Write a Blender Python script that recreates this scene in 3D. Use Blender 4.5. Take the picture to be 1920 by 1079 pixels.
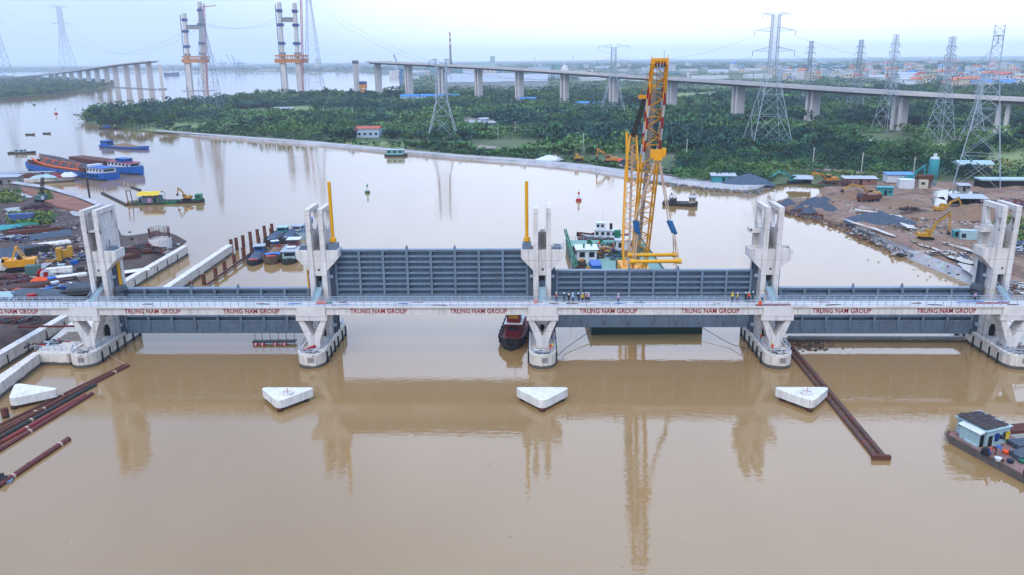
import bpy, bmesh, math, random
import numpy as np
from mathutils import Vector, Matrix

for _o in list(bpy.data.objects):
    bpy.data.objects.remove(_o, do_unlink=True)
sc = bpy.context.scene
col = sc.collection
rnd = random.Random(11)
PI = math.pi
R = math.radians

# ------------------------------------------------------------------ camera
FPX, PITCH, ROLL, HCAM = 1500.0, R(16.0), R(0.6), 53.5
_F = Vector((0, math.cos(PITCH), -math.sin(PITCH)))
_R0 = Vector((1, 0, 0))
_U0 = Vector((0, math.sin(PITCH), math.cos(PITCH)))
_U = _U0 * math.cos(ROLL) + _R0 * math.sin(ROLL)
_R = _R0 * math.cos(ROLL) - _U0 * math.sin(ROLL)
cam_d = bpy.data.cameras.new('camera')
cam = bpy.data.objects.new('camera', cam_d)
col.objects.link(cam)
cam_d.sensor_width = 36.0
cam_d.lens = 36.0 * FPX / 1920.0
cam_d.clip_start = 0.5
cam_d.clip_end = 90000
mw = Matrix.Identity(4)
for _i in range(3):
    mw[_i][0] = _R[_i]; mw[_i][1] = _U[_i]; mw[_i][2] = -_F[_i]
mw[2][3] = HCAM
cam.matrix_world = mw
sc.camera = cam

# ------------------------------------------------------------------ sky: overcast, thin cloud deck over a Nishita sky
SUN_EL, SUN_AZ, GLOW_AZ = R(50), R(200), R(18)          # azimuth measured from +Y towards +X
world = bpy.data.worlds.new('World')
sc.world = world
world.use_nodes = True
nt = world.node_tree
nt.nodes.clear()
_out = nt.nodes.new('ShaderNodeOutputWorld')
_bg = nt.nodes.new('ShaderNodeBackground')
_sky = nt.nodes.new('ShaderNodeTexSky')
_sky.sky_type = 'NISHITA'
_sky.sun_disc = False
_sky.sun_elevation = SUN_EL
_sky.sun_rotation = SUN_AZ
_sky.air_density = 1.0
_sky.dust_density = 2.0
_sky.ozone_density = 1.5
_tc = nt.nodes.new('ShaderNodeTexCoord')
_nz = nt.nodes.new('ShaderNodeTexNoise')
_nz.inputs['Scale'].default_value = 2.2
_nz.inputs['Detail'].default_value = 5
_nz.inputs['Roughness'].default_value = 0.5
_mp = nt.nodes.new('ShaderNodeMapping')
_mp.inputs['Scale'].default_value = (1.0, 1.0, 3.0)
_dot = nt.nodes.new('ShaderNodeVectorMath'); _dot.operation = 'DOT_PRODUCT'      # where the cloud is thinnest and brightest
_dot.inputs[1].default_value = (math.sin(GLOW_AZ) * math.cos(R(12)), math.cos(GLOW_AZ) * math.cos(R(12)), math.sin(R(12)))
_ad = nt.nodes.new('ShaderNodeMath'); _ad.operation = 'MULTIPLY_ADD'; _ad.inputs[1].default_value = 0.16; _ad.inputs[2].default_value = -0.08
_sm = nt.nodes.new('ShaderNodeMath'); _sm.operation = 'ADD'
_cr = nt.nodes.new('ShaderNodeValToRGB')
_cr.color_ramp.interpolation = 'EASE'
_cr.color_ramp.elements[0].position = 0.76
_cr.color_ramp.elements[0].color = (2.8, 3.55, 4.75, 1)      # thin blue-grey cloud
_cr.color_ramp.elements[1].position = 0.97
_cr.color_ramp.elements[1].color = (6.2, 6.7, 7.6, 1)    # thin bright cloud
_mx = nt.nodes.new('ShaderNodeMixRGB')
_mx.inputs['Fac'].default_value = 0.85
nt.links.new(_tc.outputs['Generated'], _mp.inputs['Vector'])
nt.links.new(_mp.outputs['Vector'], _nz.inputs['Vector'])
nt.links.new(_tc.outputs['Generated'], _dot.inputs[0])
nt.links.new(_nz.outputs['Fac'], _ad.inputs[0])
nt.links.new(_dot.outputs['Value'], _sm.inputs[0])
nt.links.new(_ad.outputs[0], _sm.inputs[1])
nt.links.new(_sm.outputs[0], _cr.inputs['Fac'])
nt.links.new(_sky.outputs['Color'], _mx.inputs[1])
_sz = nt.nodes.new('ShaderNodeSeparateXYZ')            # an overcast sky is brighter overhead than at the horizon
_cie = nt.nodes.new('ShaderNodeVectorMath'); _cie.operation = 'MULTIPLY_ADD'
_cie.inputs[1].default_value = (0.9, 1.25, 1.85); _cie.inputs[2].default_value = (1.0, 1.0, 1.0)
_mul = nt.nodes.new('ShaderNodeVectorMath'); _mul.operation = 'MULTIPLY'
nt.links.new(_tc.outputs['Generated'], _sz.inputs[0])
_pw = nt.nodes.new('ShaderNodeMath'); _pw.operation = 'POWER'; _pw.inputs[1].default_value = 0.6
_mz = nt.nodes.new('ShaderNodeMath'); _mz.operation = 'MAXIMUM'; _mz.inputs[1].default_value = 0.0
nt.links.new(_sz.outputs['Z'], _mz.inputs[0]); nt.links.new(_mz.outputs[0], _pw.inputs[0])
nt.links.new(_pw.outputs[0], _cie.inputs[0])
nt.links.new(_cr.outputs['Color'], _mul.inputs[0])
nt.links.new(_cie.outputs[0], _mul.inputs[1])
nt.links.new(_mul.outputs['Vector'], _mx.inputs[2])
nt.links.new(_mx.outputs['Color'], _bg.inputs['Color'])
_bg.inputs['Strength'].default_value = 0.15
nt.links.new(_bg.outputs['Background'], _out.inputs['Surface'])

sun_d = bpy.data.lights.new('sun', 'SUN')
sun_d.energy = 1.5
sun_d.angle = R(40)
sun_d.color = (1.0, 0.94, 0.85)
sun = bpy.data.objects.new('sun', sun_d)
col.objects.link(sun)
_sd = Vector((math.sin(SUN_AZ) * math.cos(SUN_EL), math.cos(SUN_AZ) * math.cos(SUN_EL), math.sin(SUN_EL)))
sun.rotation_euler = _sd.to_track_quat('Z', 'Y').to_euler()

sc.view_settings.view_transform = 'Standard'
sc.view_settings.look = 'None'
sc.view_settings.exposure = 0.45
sc.view_settings.gamma = 1.0
sc.cycles.use_denoising = True
sc.cycles.max_bounces = 6
sc.cycles.volume_bounces = 1
sc.cycles.diffuse_bounces = 3
sc.cycles.glossy_bounces = 3

# ------------------------------------------------------------------ where a line of sight meets a level of the place
def ray(px, py):
    return _F + _R * ((px - 960.0) / FPX) - _U * ((py - 539.5) / FPX)
def G(px, py, z=0.0):
    d = ray(px, py)
    t = (z - HCAM) / d.z
    return Vector((d.x * t, d.y * t, z))
def P(px, py, Y):
    d = ray(px, py)
    t = Y / d.y
    return Vector((d.x * t, Y, HCAM + d.z * t))
def ZAT(px, py, base):
    """height seen at pixel row py for a thing standing at ground point base"""
    d = ray(px, py)
    t = base.y / d.y
    return HCAM + d.z * t
def W2P(v):
    w = Vector(v) - Vector((0, 0, HCAM))
    dd = w.dot(_F)
    return (960 + FPX * w.dot(_R) / dd, 539.5 - FPX * w.dot(_U) / dd)

# ------------------------------------------------------------------ helpers: names, labels, parts
def thing(name, label, cat, loc=(0, 0, 0), rotz=0.0, group=None):
    o = bpy.data.objects.new(name, None)
    col.objects.link(o)
    o.empty_display_size = 0.3
    o.location = loc
    o.rotation_euler = (0, 0, rotz)
    o['label'] = label
    o['category'] = cat
    if group:
        o['group'] = group
    return o
def tag(o, label=None, cat=None, group=None, kind=None):
    if label: o['label'] = label
    if cat: o['category'] = cat
    if group: o['group'] = group
    if kind: o['kind'] = kind
    return o
_kids = {}
def link(name, mesh, parent=None, loc=(0, 0, 0), rot=(0, 0, 0), scale=None, mat=None):
    o = bpy.data.objects.new(name, mesh)
    col.objects.link(o)
    if parent is not None:
        o.parent = parent
        _kids.setdefault(parent.name, []).append(o)
    o.location = loc
    o.rotation_euler = rot
    if scale is not None:
        o.scale = scale
    if mat is not None and len(o.material_slots):
        o.material_slots[0].link = 'OBJECT'
        o.material_slots[0].material = mat
    return o
def copy_tree(o, parent=None):
    c = o.copy()
    col.objects.link(c)
    if parent is not None:
        c.parent = parent
        _kids.setdefault(parent.name, []).append(c)
    for ch in list(_kids.get(o.name, [])):
        copy_tree(ch, c)
    return c
def copies_of(root, loc, rotz, label=None, group=None, scale=None):
    c = copy_tree(root)
    c.location = loc
    c.rotation_euler = (0, 0, rotz)
    if label: c['label'] = label
    if group: c['group'] = group
    if scale: c.scale = scale
    return c

class MB:
    def __init__(s):
        s.v = []; s.f = []; s.m = []; s.mi = 0
    def add(s, vs, fs):
        n = len(s.v)
        s.v += [tuple(p) for p in vs]
        for f in fs:
            s.f.append(tuple(i + n for i in f)); s.m.append(s.mi)
        return s
    def box(s, x0, x1, y0, y1, z0, z1):
        return s.add([(x0,y0,z0),(x1,y0,z0),(x1,y1,z0),(x0,y1,z0),(x0,y0,z1),(x1,y0,z1),(x1,y1,z1),(x0,y1,z1)],
                     [(0,3,2,1),(4,5,6,7),(0,1,5,4),(1,2,6,5),(2,3,7,6),(3,0,4,7)])
    def obox(s, c, size, rz=0.0):
        cx, cy, cz = c; a, b, h = size[0]/2, size[1]/2, size[2]/2
        co, si = math.cos(rz), math.sin(rz)
        vs = []
        for z in (-h, h):
            for x, y in ((-a,-b),(a,-b),(a,b),(-a,b)):
                vs.append((cx + x*co - y*si, cy + x*si + y*co, cz + z))
        return s.add(vs, [(0,3,2,1),(4,5,6,7),(0,1,5,4),(1,2,6,5),(2,3,7,6),(3,0,4,7)])
    def beam(s, p, q, w, h=None, up=(0, 0, 1)):
        h = h or w
        p = Vector(p); q = Vector(q); d = (q - p)
        if d.length < 1e-6: return s
        d.normalize()
        u = Vector(up)
        if abs(d.dot(u)) > 0.98: u = Vector((0, 1, 0))
        a = d.cross(u).normalized() * (w/2); b = a.cross(d).normalized() * (h/2)
        vs = [p-a-b, p+a-b, p+a+b, p-a+b, q-a-b, q+a-b, q+a+b, q-a+b]
        return s.add(vs, [(0,3,2,1),(4,5,6,7),(0,1,5,4),(1,2,6,5),(2,3,7,6),(3,0,4,7)])
    def tube(s, p, q, r0, r1=None, n=8, cap=True):
        r1 = r0 if r1 is None else r1
        p = Vector(p); q = Vector(q); d = (q - p)
        if d.length < 1e-6: return s
        d.normalize()
        u = Vector((0, 0, 1)) if abs(d.z) < 0.95 else Vector((1, 0, 0))
        a = d.cross(u).normalized(); b = a.cross(d).normalized()
        vs = []
        for c, r in ((p, r0), (q, r1)):
            for i in range(n):
                t = 2*PI*i/n
                vs.append(c + a*(r*math.cos(t)) + b*(r*math.sin(t)))
        fs = [(i, (i+1) % n, n+(i+1) % n, n+i) for i in range(n)]
        if cap: fs += [tuple(range(n-1, -1, -1)), tuple(range(n, 2*n))]
        return s.add(vs, fs)
    def path(s, pts, r, n=6):
        for a, b in zip(pts[:-1], pts[1:]):
            s.tube(a, b, r, r, n)
        return s
    def prism(s, poly, z0, z1):
        """poly: list of (x,y), counter-clockwise from above"""
        n = len(poly)
        vs = [(x, y, z0) for x, y in poly] + [(x, y, z1) for x, y in poly]
        fs = [tuple(range(n-1, -1, -1)), tuple(range(n, 2*n))] + [(i, (i+1) % n, n+(i+1) % n, n+i) for i in range(n)]
        return s.add(vs, fs)
    def extr_y(s, poly, y0, y1):
        """poly in (x,z), clockwise or not, extruded along y"""
        n = len(poly)
        vs = [(x, y0, z) for x, z in poly] + [(x, y1, z) for x, z in poly]
        fs = [tuple(range(n)), tuple(range(2*n-1, n-1, -1))] + [(i, n+i, n+(i+1) % n, (i+1) % n) for i in range(n)]
        return s.add(vs, fs)
    def extr_x(s, poly, x0, x1):
        """poly in (y,z) extruded along x"""
        n = len(poly)
        vs = [(x0, y, z) for y, z in poly] + [(x1, y, z) for y, z in poly]
        fs = [tuple(range(n-1, -1, -1)), tuple(range(n, 2*n))] + [(i, (i+1) % n, n+(i+1) % n, n+i) for i in range(n)]
        return s.add(vs, fs)
    def lathe(s, prof, c=(0, 0, 0), n=12):
        """prof: list of (r,z) bottom to top"""
        vs = []
        for r, z in prof:
            for i in range(n):
                t = 2*PI*i/n
                vs.append((c[0]+r*math.cos(t), c[1]+r*math.sin(t), c[2]+z))
        fs = []
        for k in range(len(prof)-1):
            for i in range(n):
                j = (i+1) % n
                fs.append((k*n+i, k*n+j, (k+1)*n+j, (k+1)*n+i))
        fs.append(tuple(range(n-1, -1, -1)))
        m = (len(prof)-1)*n
        fs.append(tuple(range(m, m+n)))
        return s.add(vs, fs)
    def gable(s, x0, x1, y0, y1, z0, z1, over=0.0, axis='x'):
        """roof prism, ridge along axis"""
        x0 -= over; x1 += over; y0 -= over; y1 += over
        if axis == 'x':
            ym = (y0+y1)/2
            vs = [(x0,y0,z0),(x1,y0,z0),(x1,y1,z0),(x0,y1,z0),(x0,ym,z1),(x1,ym,z1)]
            fs = [(0,3,2,1),(0,1,5,4),(2,3,4,5),(1,2,5),(3,0,4)]
        else:
            xm = (x0+x1)/2
            vs = [(x0,y0,z0),(x1,y0,z0),(x1,y1,z0),(x0,y1,z0),(xm,y0,z1),(xm,y1,z1)]
            fs = [(0,3,2,1),(3,0,4,5),(1,2,5,4),(0,1,4),(2,3,5)]
        return s.add(vs, fs)
    def xf(s, fn):
        s.v = [tuple(fn(*p)) for p in s.v]
        return s
    def mesh(s, name, mats, smooth=False):
        me = bpy.data.meshes.new(name)
        me.from_pydata(s.v, [], s.f)
        if not isinstance(mats, (list, tuple)): mats = [mats]
        for m in mats: me.materials.append(m)
        if len(mats) > 1: me.polygons.foreach_set('material_index', s.m)
        bm = bmesh.new(); bm.from_mesh(me)
        bmesh.ops.recalc_face_normals(bm, faces=bm.faces)
        bm.to_mesh(me); bm.free()
        if smooth:
            me.polygons.foreach_set('use_smooth', [True]*len(me.polygons))
            try: me.set_sharp_from_angle(angle=R(40))
            except Exception: pass
        me.update()
        return me
    def build(s, name, mats, parent=None, loc=(0, 0, 0), smooth=False):
        return link(name, s.mesh(name, mats, smooth), parent, loc)

# ------------------------------------------------------------------ materials
ALB = 0.68          # eye-matched swatches to reflectance
def lin(c):
    c = c / 255.0
    return c / 12.92 if c <= 0.04045 else ((c + 0.055) / 1.055) ** 2.4
def S(r, g, b):
    return (lin(r)*ALB, lin(g)*ALB, lin(b)*ALB, 1.0)
_mc = {}
def M(name, rgb, rough=0.75, var=0.18, scale=0.6, dirt=None, dirt_amt=0.0, streak=False, metal=0.0, bump=0.0, spec=0.3, band=None, joints=0.0):
    """weathered paint / concrete / steel: colour broken up by two scales of noise, optional dirt, run-off streaks, waterline"""
    if name in _mc: return _mc[name]
    m = bpy.data.materials.new(name)
    m.use_nodes = True
    t = m.node_tree; b = t.nodes['Principled BSDF']
    N = t.nodes.new; L = t.links.new
    b.inputs['Roughness'].default_value = rough
    b.inputs['Metallic'].default_value = metal
    b.inputs['Specular IOR Level'].default_value = spec
    geo = N('ShaderNodeNewGeometry')
    n1 = N('ShaderNodeTexNoise'); n1.inputs['Scale'].default_value = scale; n1.inputs['Detail'].default_value = 6
    n1.inputs['Roughness'].default_value = 0.62
    L(geo.outputs['Position'], n1.inputs['Vector'])
    base = S(*rgb)
    ramp = N('ShaderNodeValToRGB')
    e = ramp.color_ramp.elements
    e[0].position = 0.30; e[1].position = 0.70
    e[0].color = tuple(c * (1 - var) for c in base[:3]) + (1,)
    e[1].color = tuple(min(1, c * (1 + var)) for c in base[:3]) + (1,)
    L(n1.outputs['Fac'], ramp.inputs['Fac'])
    out = ramp.outputs['Color']
    if dirt is not None and dirt_amt > 0:
        n2 = N('ShaderNodeTexNoise'); n2.inputs['Scale'].default_value = scale * (1.4 if streak else 0.5)
        n2.inputs['Detail'].default_value = 8; n2.inputs['Roughness'].default_value = 0.7
        if streak:
            mp = N('ShaderNodeMapping'); mp.inputs['Scale'].default_value = (2.2, 2.2, 0.16)
            L(geo.outputs['Position'], mp.inputs['Vector']); L(mp.outputs['Vector'], n2.inputs['Vector'])
        else:
            L(geo.outputs['Position'], n2.inputs['Vector'])
        r2 = N('ShaderNodeValToRGB')
        r2.color_ramp.elements[0].position = 0.48; r2.color_ramp.elements[0].color = (0, 0, 0, 1)
        r2.color_ramp.elements[1].position = 0.72; r2.color_ramp.elements[1].color = (dirt_amt,)*3 + (1,)
        L(n2.outputs['Fac'], r2.inputs['Fac'])
        mx = N('ShaderNodeMixRGB')
        L(r2.outputs['Color'], mx.inputs['Fac']); L(out, mx.inputs[1]); mx.inputs[2].default_value = S(*dirt)
        out = mx.outputs['Color']
    if joints > 0:                             # lift lines left by the formwork
        sj = N('ShaderNodeSeparateXYZ'); L(geo.outputs['Position'], sj.inputs[0])
        wv = N('ShaderNodeMath'); wv.operation = 'PINGPONG'; wv.inputs[1].default_value = joints/2; L(sj.outputs['Z'], wv.inputs[0])
        jr = N('ShaderNodeMapRange'); jr.inputs['From Min'].default_value = 0.03; jr.inputs['From Max'].default_value = 0.09; jr.inputs['To Min'].default_value = 0.35; jr.inputs['To Max'].default_value = 0.0
        L(wv.outputs[0], jr.inputs['Value'])
        mj = N('ShaderNodeMixRGB'); L(jr.outputs[0], mj.inputs['Fac']); L(out, mj.inputs[1]); mj.inputs[2].default_value = S(110, 106, 104)
        out = mj.outputs['Color']
    if band is not None:                       # tide mark: growth on whatever stands in the river, up to a ragged level
        zt, brgb = band
        sx = N('ShaderNodeSeparateXYZ'); L(geo.outputs['Position'], sx.inputs[0])
        ma = N('ShaderNodeMath'); ma.operation = 'MULTIPLY_ADD'; ma.inputs[1].default_value = 0.5; ma.inputs[2].default_value = -0.25
        L(n1.outputs['Fac'], ma.inputs[0])
        ad = N('ShaderNodeMath'); ad.operation = 'ADD'; L(sx.outputs['Z'], ad.inputs[0]); L(ma.outputs[0], ad.inputs[1])
        mr = N('ShaderNodeMapRange'); mr.inputs['From Min'].default_value = zt; mr.inputs['From Max'].default_value = zt + 0.12
        mr.inputs['To Min'].default_value = 0.92; mr.inputs['To Max'].default_value = 0.0
        L(ad.outputs[0], mr.inputs['Value'])
        mx = N('ShaderNodeMixRGB'); L(mr.outputs[0], mx.inputs['Fac']); L(out, mx.inputs[1]); mx.inputs[2].default_value = S(*brgb)
        out = mx.outputs['Color']
    L(out, b.inputs['Base Color'])
    if bump > 0:
        bp = N('ShaderNodeBump'); bp.inputs['Strength'].default_value = 0.6; bp.inputs['Distance'].default_value = bump
        L(n1.outputs['Fac'], bp.inputs['Height']); L(bp.outputs['Normal'], b.inputs['Normal'])
    _mc[name] = m
    return m

CONC = M('concrete', (236, 227, 218), 0.85, 0.12, 0.45, (132, 126, 122), 0.6, True, joints=2.9)
CONC_W = M('concrete_pier', (238, 226, 210), 0.85, 0.12, 0.6, (134, 116, 100), 0.65, True, band=(0.55, (74, 70, 60)))
CONC_D = M('concrete_dark', (150, 146, 142), 0.9, 0.15, 0.6, (90, 86, 82), 0.5, True)
CONC_B = M('concrete_white', (246, 238, 226), 0.8, 0.12, 0.7, (146, 132, 116), 0.6, True)
DECKM = M('deck_concrete', (240, 232, 224), 0.85, 0.10, 0.6, (160, 140, 128), 0.5)
GATEM = M('gate_paint', (120, 140, 158), 0.45, 0.12, 0.5, (96, 96, 98), 0.7, True, spec=0.4)
GATE_D = M('gate_guide_steel', (88, 102, 118), 0.5, 0.12, 0.8, (60, 60, 62), 0.4, True)
GALV = M('galvanised_rail', (176, 190, 204), 0.5, 0.08, 1.0)
LETTER = M('red_lettering', (166, 18, 30), 0.6, 0.08, 1.0)
YEL = M('yellow_cylinder_paint', (246, 176, 14), 0.4, 0.06, 0.7, (190, 120, 20), 0.3, True)
YELD = M('machine_yellow', (206, 150, 40), 0.6, 0.15, 1.0, (96, 78, 54), 0.7)
ORNG = M('crane_orange', (252, 172, 14), 0.5, 0.08, 0.8, (190, 110, 20), 0.35)
GREYB = M('winch_grey', (112, 128, 146), 0.5, 0.1, 0.8)
RUBBER = M('rubber', (28, 28, 30), 0.8, 0.2, 1.0)
DARK = M('dark_and_opening_shade', (24, 24, 26), 0.9, 0.2, 1.0)  # near-black; also paints shade where no opening is cut
RUST = M('rusty_steel', (108, 62, 48), 0.85, 0.25, 1.2, (62, 44, 40), 0.7)
RUST_W = M('rusty_pile', (116, 66, 50), 0.85, 0.25, 1.2, (70, 46, 40), 0.7, True, band=(0.35, (60, 48, 40)))
PIPE_R = M('red_brown_pipe', (112, 52, 48), 0.6, 0.2, 0.8, (86, 58, 48), 0.7)
WHITE = M('white_paint', (228, 230, 232), 0.5, 0.06, 1.0, (170, 160, 150), 0.35, True)
BLUE = M('boat_blue', (24, 100, 186), 0.5, 0.12, 0.5, (30, 62, 110), 0.5, True)
BLUE_D = M('deep_blue', (18, 60, 130), 0.5, 0.15, 0.8)
BLUE_T = M('tarp_blue', (30, 128, 226), 0.5, 0.1, 0.8)
SLING_B = M('sling_block_blue', (16, 92, 140), 0.45, 0.1, 0.8)
RED = M('red_paint', (190, 30, 34), 0.5, 0.12, 1.0)
REDB = M('red_brown_paint', (112, 36, 32), 0.6, 0.2, 0.8)
TEAL = M('teal_paint', (58, 160, 164), 0.6, 0.15, 0.8, (70, 104, 100), 0.6)
MINT = M('mint_panel', (176, 204, 204), 0.5, 0.08, 0.8, (130, 150, 150), 0.4, True)
GREEN = M('green_paint', (30, 120, 84), 0.5, 0.15, 0.8, (40, 80, 66), 0.4)
DECKG = M('barge_deck_green', (118, 166, 150), 0.55, 0.2, 0.3, (92, 104, 96), 0.8)
GREEND = M('hull_green', (18, 66, 50), 0.5, 0.15, 0.5)
GLASS = M('dark_glass', (34, 44, 56), 0.15, 0.1, 1.0, spec=0.6)
WOOD = M('boat_wood', (112, 88, 66), 0.8, 0.2, 0.7, (70, 58, 48), 0.5)
WOODD = M('dark_hull', (52, 54, 54), 0.7, 0.2, 0.6, (84, 70, 58), 0.5)
GRAVEL = M('blue_gravel', (84, 100, 118), 0.95, 0.3, 2.2, bump=0.25)
COAL = M('dark_gravel', (80, 90, 104), 0.95, 0.35, 1.6, bump=0.3)
SANDM = M('sand_heap', (146, 116, 92), 0.95, 0.2, 0.7, (112, 88, 72), 0.5, bump=0.2)
TIN = M('tin_roof', (176, 182, 188), 0.5, 0.12, 0.5, (120, 100, 86), 0.4)
TINB = M('blue_tin_roof', (56, 136, 196), 0.5, 0.12, 0.4, (110, 150, 180), 0.4)
TINR = M('red_tile_roof', (196, 98, 80), 0.8, 0.15, 0.3)
THATCH = M('dark_thatch', (92, 84, 84), 0.95, 0.3, 3.0, bump=0.15)
SKIN = M('skin', (176, 128, 100), 0.6, 0.05, 3.0)
ORV = M('orange_vest', (242, 92, 30), 0.7, 0.08, 3.0)
YLV = M('yellow_vest', (232, 196, 40), 0.7, 0.08, 3.0)
NAVY = M('navy_cloth', (34, 42, 66), 0.8, 0.1, 3.0)
PINK = M('pink_shirt', (206, 160, 196), 0.8, 0.08, 3.0)
LBLUE = M('light_blue_shirt', (170, 206, 232), 0.8, 0.08, 3.0)
DGRN = M('green_shirt', (24, 92, 80), 0.8, 0.1, 3.0)
BLKC = M('black_cloth', (34, 32, 36), 0.8, 0.1, 3.0)
HELM = M('white_helmet', (238, 238, 236), 0.4, 0.03, 3.0)
HELY = M('yellow_helmet', (238, 200, 50), 0.4, 0.03, 3.0)
ROPE = M('pale_rope', (206, 176, 150), 0.8, 0.1, 2.0)
CABLE = M('dark_cable', (48, 46, 46), 0.7, 0.1, 2.0)
TARP = M('grey_tarpaulin', (84, 94, 104), 0.7, 0.15, 0.8)
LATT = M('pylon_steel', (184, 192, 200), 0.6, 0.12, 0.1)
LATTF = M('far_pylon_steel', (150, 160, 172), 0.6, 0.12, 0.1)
FORMY = M('yellow_formwork', (214, 138, 54), 0.7, 0.2, 0.1)
BRDG = M('viaduct_concrete', (222, 214, 208), 0.85, 0.08, 0.05, (150, 146, 144), 0.4, True)
BRDD = M('viaduct_girder', (142, 142, 146), 0.85, 0.1, 0.05, (120, 120, 122), 0.4)
# ================================================================== SETTING
def ground_mat(name, stops, scale, rough=0.9, bump=0.3, detail=8, dist=None):
    m = bpy.data.materials.new(name); m.use_nodes = True
    t = m.node_tree; b = t.nodes['Principled BSDF']; N = t.nodes.new; L = t.links.new
    b.inputs['Roughness'].default_value = rough
    b.inputs['Specular IOR Level'].default_value = 0.2
    geo = N('ShaderNodeNewGeometry')
    n = N('ShaderNodeTexNoise'); n.inputs['Scale'].default_value = scale; n.inputs['Detail'].default_value = detail
    n.inputs['Roughness'].default_value = 0.65; n.inputs['Distortion'].default_value = 0.6
    L(geo.outputs['Position'], n.inputs['Vector'])
    r = N('ShaderNodeValToRGB')
    while len(r.color_ramp.elements) < len(stops): r.color_ramp.elements.new(0.5)
    for e, (p, c) in zip(r.color_ramp.elements, stops):
        e.position = p; e.color = S(*c)
    L(n.outputs['Fac'], r.inputs['Fac']); 
    n2 = N('ShaderNodeTexNoise'); n2.inputs['Scale'].default_value = scale * 9; n2.inputs['Detail'].default_value = 6
    L(geo.outputs['Position'], n2.inputs['Vector'])
    mx = N('ShaderNodeMixRGB'); mx.blend_type = 'OVERLAY'; mx.inputs['Fac'].default_value = 0.45
    L(r.outputs['Color'], mx.inputs[1]); L(n2.outputs['Color'], mx.inputs[2])
    hs = N('ShaderNodeHueSaturation'); hs.inputs['Saturation'].default_value = 0.9
    L(mx.outputs['Color'], hs.inputs['Color'])
    L(hs.outputs['Color'], b.inputs['Base Color'])
    if bump:
        bp = N('ShaderNodeBump'); bp.inputs['Distance'].default_value = bump; bp.inputs['Strength'].default_value = 0.7
        L(n2.outputs['Fac'], bp.inputs['Height']); L(bp.outputs['Normal'], b.inputs['Normal'])
    return m

# ---- river: muddy water with small wind ripples
wm = bpy.data.materials.new('muddy_water'); wm.use_nodes = True
_t = wm.node_tree; _b = _t.nodes['Principled BSDF']; _N = _t.nodes.new; _L = _t.links.new
_b.inputs['Roughness'].default_value = 0.04
_b.inputs['IOR'].default_value = 1.55
_geo = _N('ShaderNodeNewGeometry')
_n0 = _N('ShaderNodeTexNoise'); _n0.inputs['Scale'].default_value = 0.03; _n0.inputs['Detail'].default_value = 7; _n0.inputs['Distortion'].default_value = 1.2
_mp0 = _N('ShaderNodeMapping'); _mp0.inputs['Scale'].default_value = (1.0, 0.35, 1.0); _mp0.inputs['Rotation'].default_value = (0, 0, R(-14))
_L(_geo.outputs['Position'], _mp0.inputs['Vector']); _L(_mp0.outputs['Vector'], _n0.inputs['Vector'])      # silt streaks along the current
_r0 = _N('ShaderNodeValToRGB')
_r0.color_ramp.elements[0].position = 0.3; _r0.color_ramp.elements[0].color = S(161, 126, 80)
_r0.color_ramp.elements[1].position = 0.7; _r0.color_ramp.elements[1].color = S(169, 134, 88)
_L(_n0.outputs['Fac'], _r0.inputs['Fac']); _L(_r0.outputs['Color'], _b.inputs['Base Color'])
_mpw = _N('ShaderNodeMapping'); _mpw.inputs['Scale'].default_value = (0.55, 1.25, 1.0); _mpw.inputs['Rotation'].default_value = (0, 0, R(12))
_L(_geo.outputs['Position'], _mpw.inputs['Vector'])
_n1 = _N('ShaderNodeTexNoise'); _n1.inputs['Scale'].default_value = 0.95; _n1.inputs['Detail'].default_value = 3; _n1.inputs['Roughness'].default_value = 0.5
_L(_mpw.outputs['Vector'], _n1.inputs['Vector'])
_n2 = _N('ShaderNodeTexNoise'); _n2.inputs['Scale'].default_value = 0.03; _n2.inputs['Detail'].default_value = 2      # calm and ruffled patches
_L(_geo.outputs['Position'], _n2.inputs['Vector'])
_mrw = _N('ShaderNodeMapRange'); _mrw.inputs['From Min'].default_value = 0.35; _mrw.inputs['From Max'].default_value = 0.65
_mrw.inputs['To Min'].default_value = 0.35; _mrw.inputs['To Max'].default_value = 1.0
_L(_n2.outputs['Fac'], _mrw.inputs['Value'])
_bw = _N('ShaderNodeBump'); _bw.inputs['Distance'].default_value = 0.026
_L(_mrw.outputs[0], _bw.inputs['Strength']); _L(_n1.outputs['Fac'], _bw.inputs['Height']); _L(_bw.outputs['Normal'], _b.inputs['Normal'])

_w = MB(); _w.add([(-12000, -200, 0), (12000, -200, 0), (12000, 15900, 0), (-12000, 15900, 0)], [(0, 1, 2, 3)])
tag(_w.build('water', wm), kind='structure')

# ---- land sheets
GRASS = ground_mat('grass_and_scrub', [(0.25, (58, 72, 46)), (0.5, (88, 104, 60)), (0.7, (112, 118, 72)), (0.85, (98, 90, 68))], 0.02)
FARLAND = ground_mat('far_plain', [(0.3, (52, 74, 58)), (0.5, (70, 92, 66)), (0.65, (104, 120, 92)), (0.8, (80, 96, 80))], 0.0016, bump=0)
MUD = ground_mat('mud_and_sand', [(0.32, (96, 76, 66)), (0.43, (128, 98, 78)), (0.52, (158, 122, 95)), (0.6, (132, 102, 84)), (0.70, (200, 172, 146))], 0.06)
YARD = ground_mat('yard_mud', [(0.3, (66, 54, 50)), (0.44, (100, 80, 70)), (0.53, (84, 68, 62)), (0.62, (132, 108, 96)), (0.74, (184, 172, 168))], 0.1)
SANDR = ground_mat('red_fill_sand', [(0.3, (128, 78, 58)), (0.5, (150, 94, 70)), (0.75, (168, 114, 88))], 0.12)
REVET = ground_mat('pale_revetment', [(0.3, (158, 156, 158)), (0.5, (186, 182, 182)), (0.75, (204, 200, 196))], 0.08)
ROCKM = ground_mat('rubble_rock', [(0.3, (84, 82, 84)), (0.5, (116, 110, 108)), (0.75, (160, 152, 146))], 0.3, bump=0.5)
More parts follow.
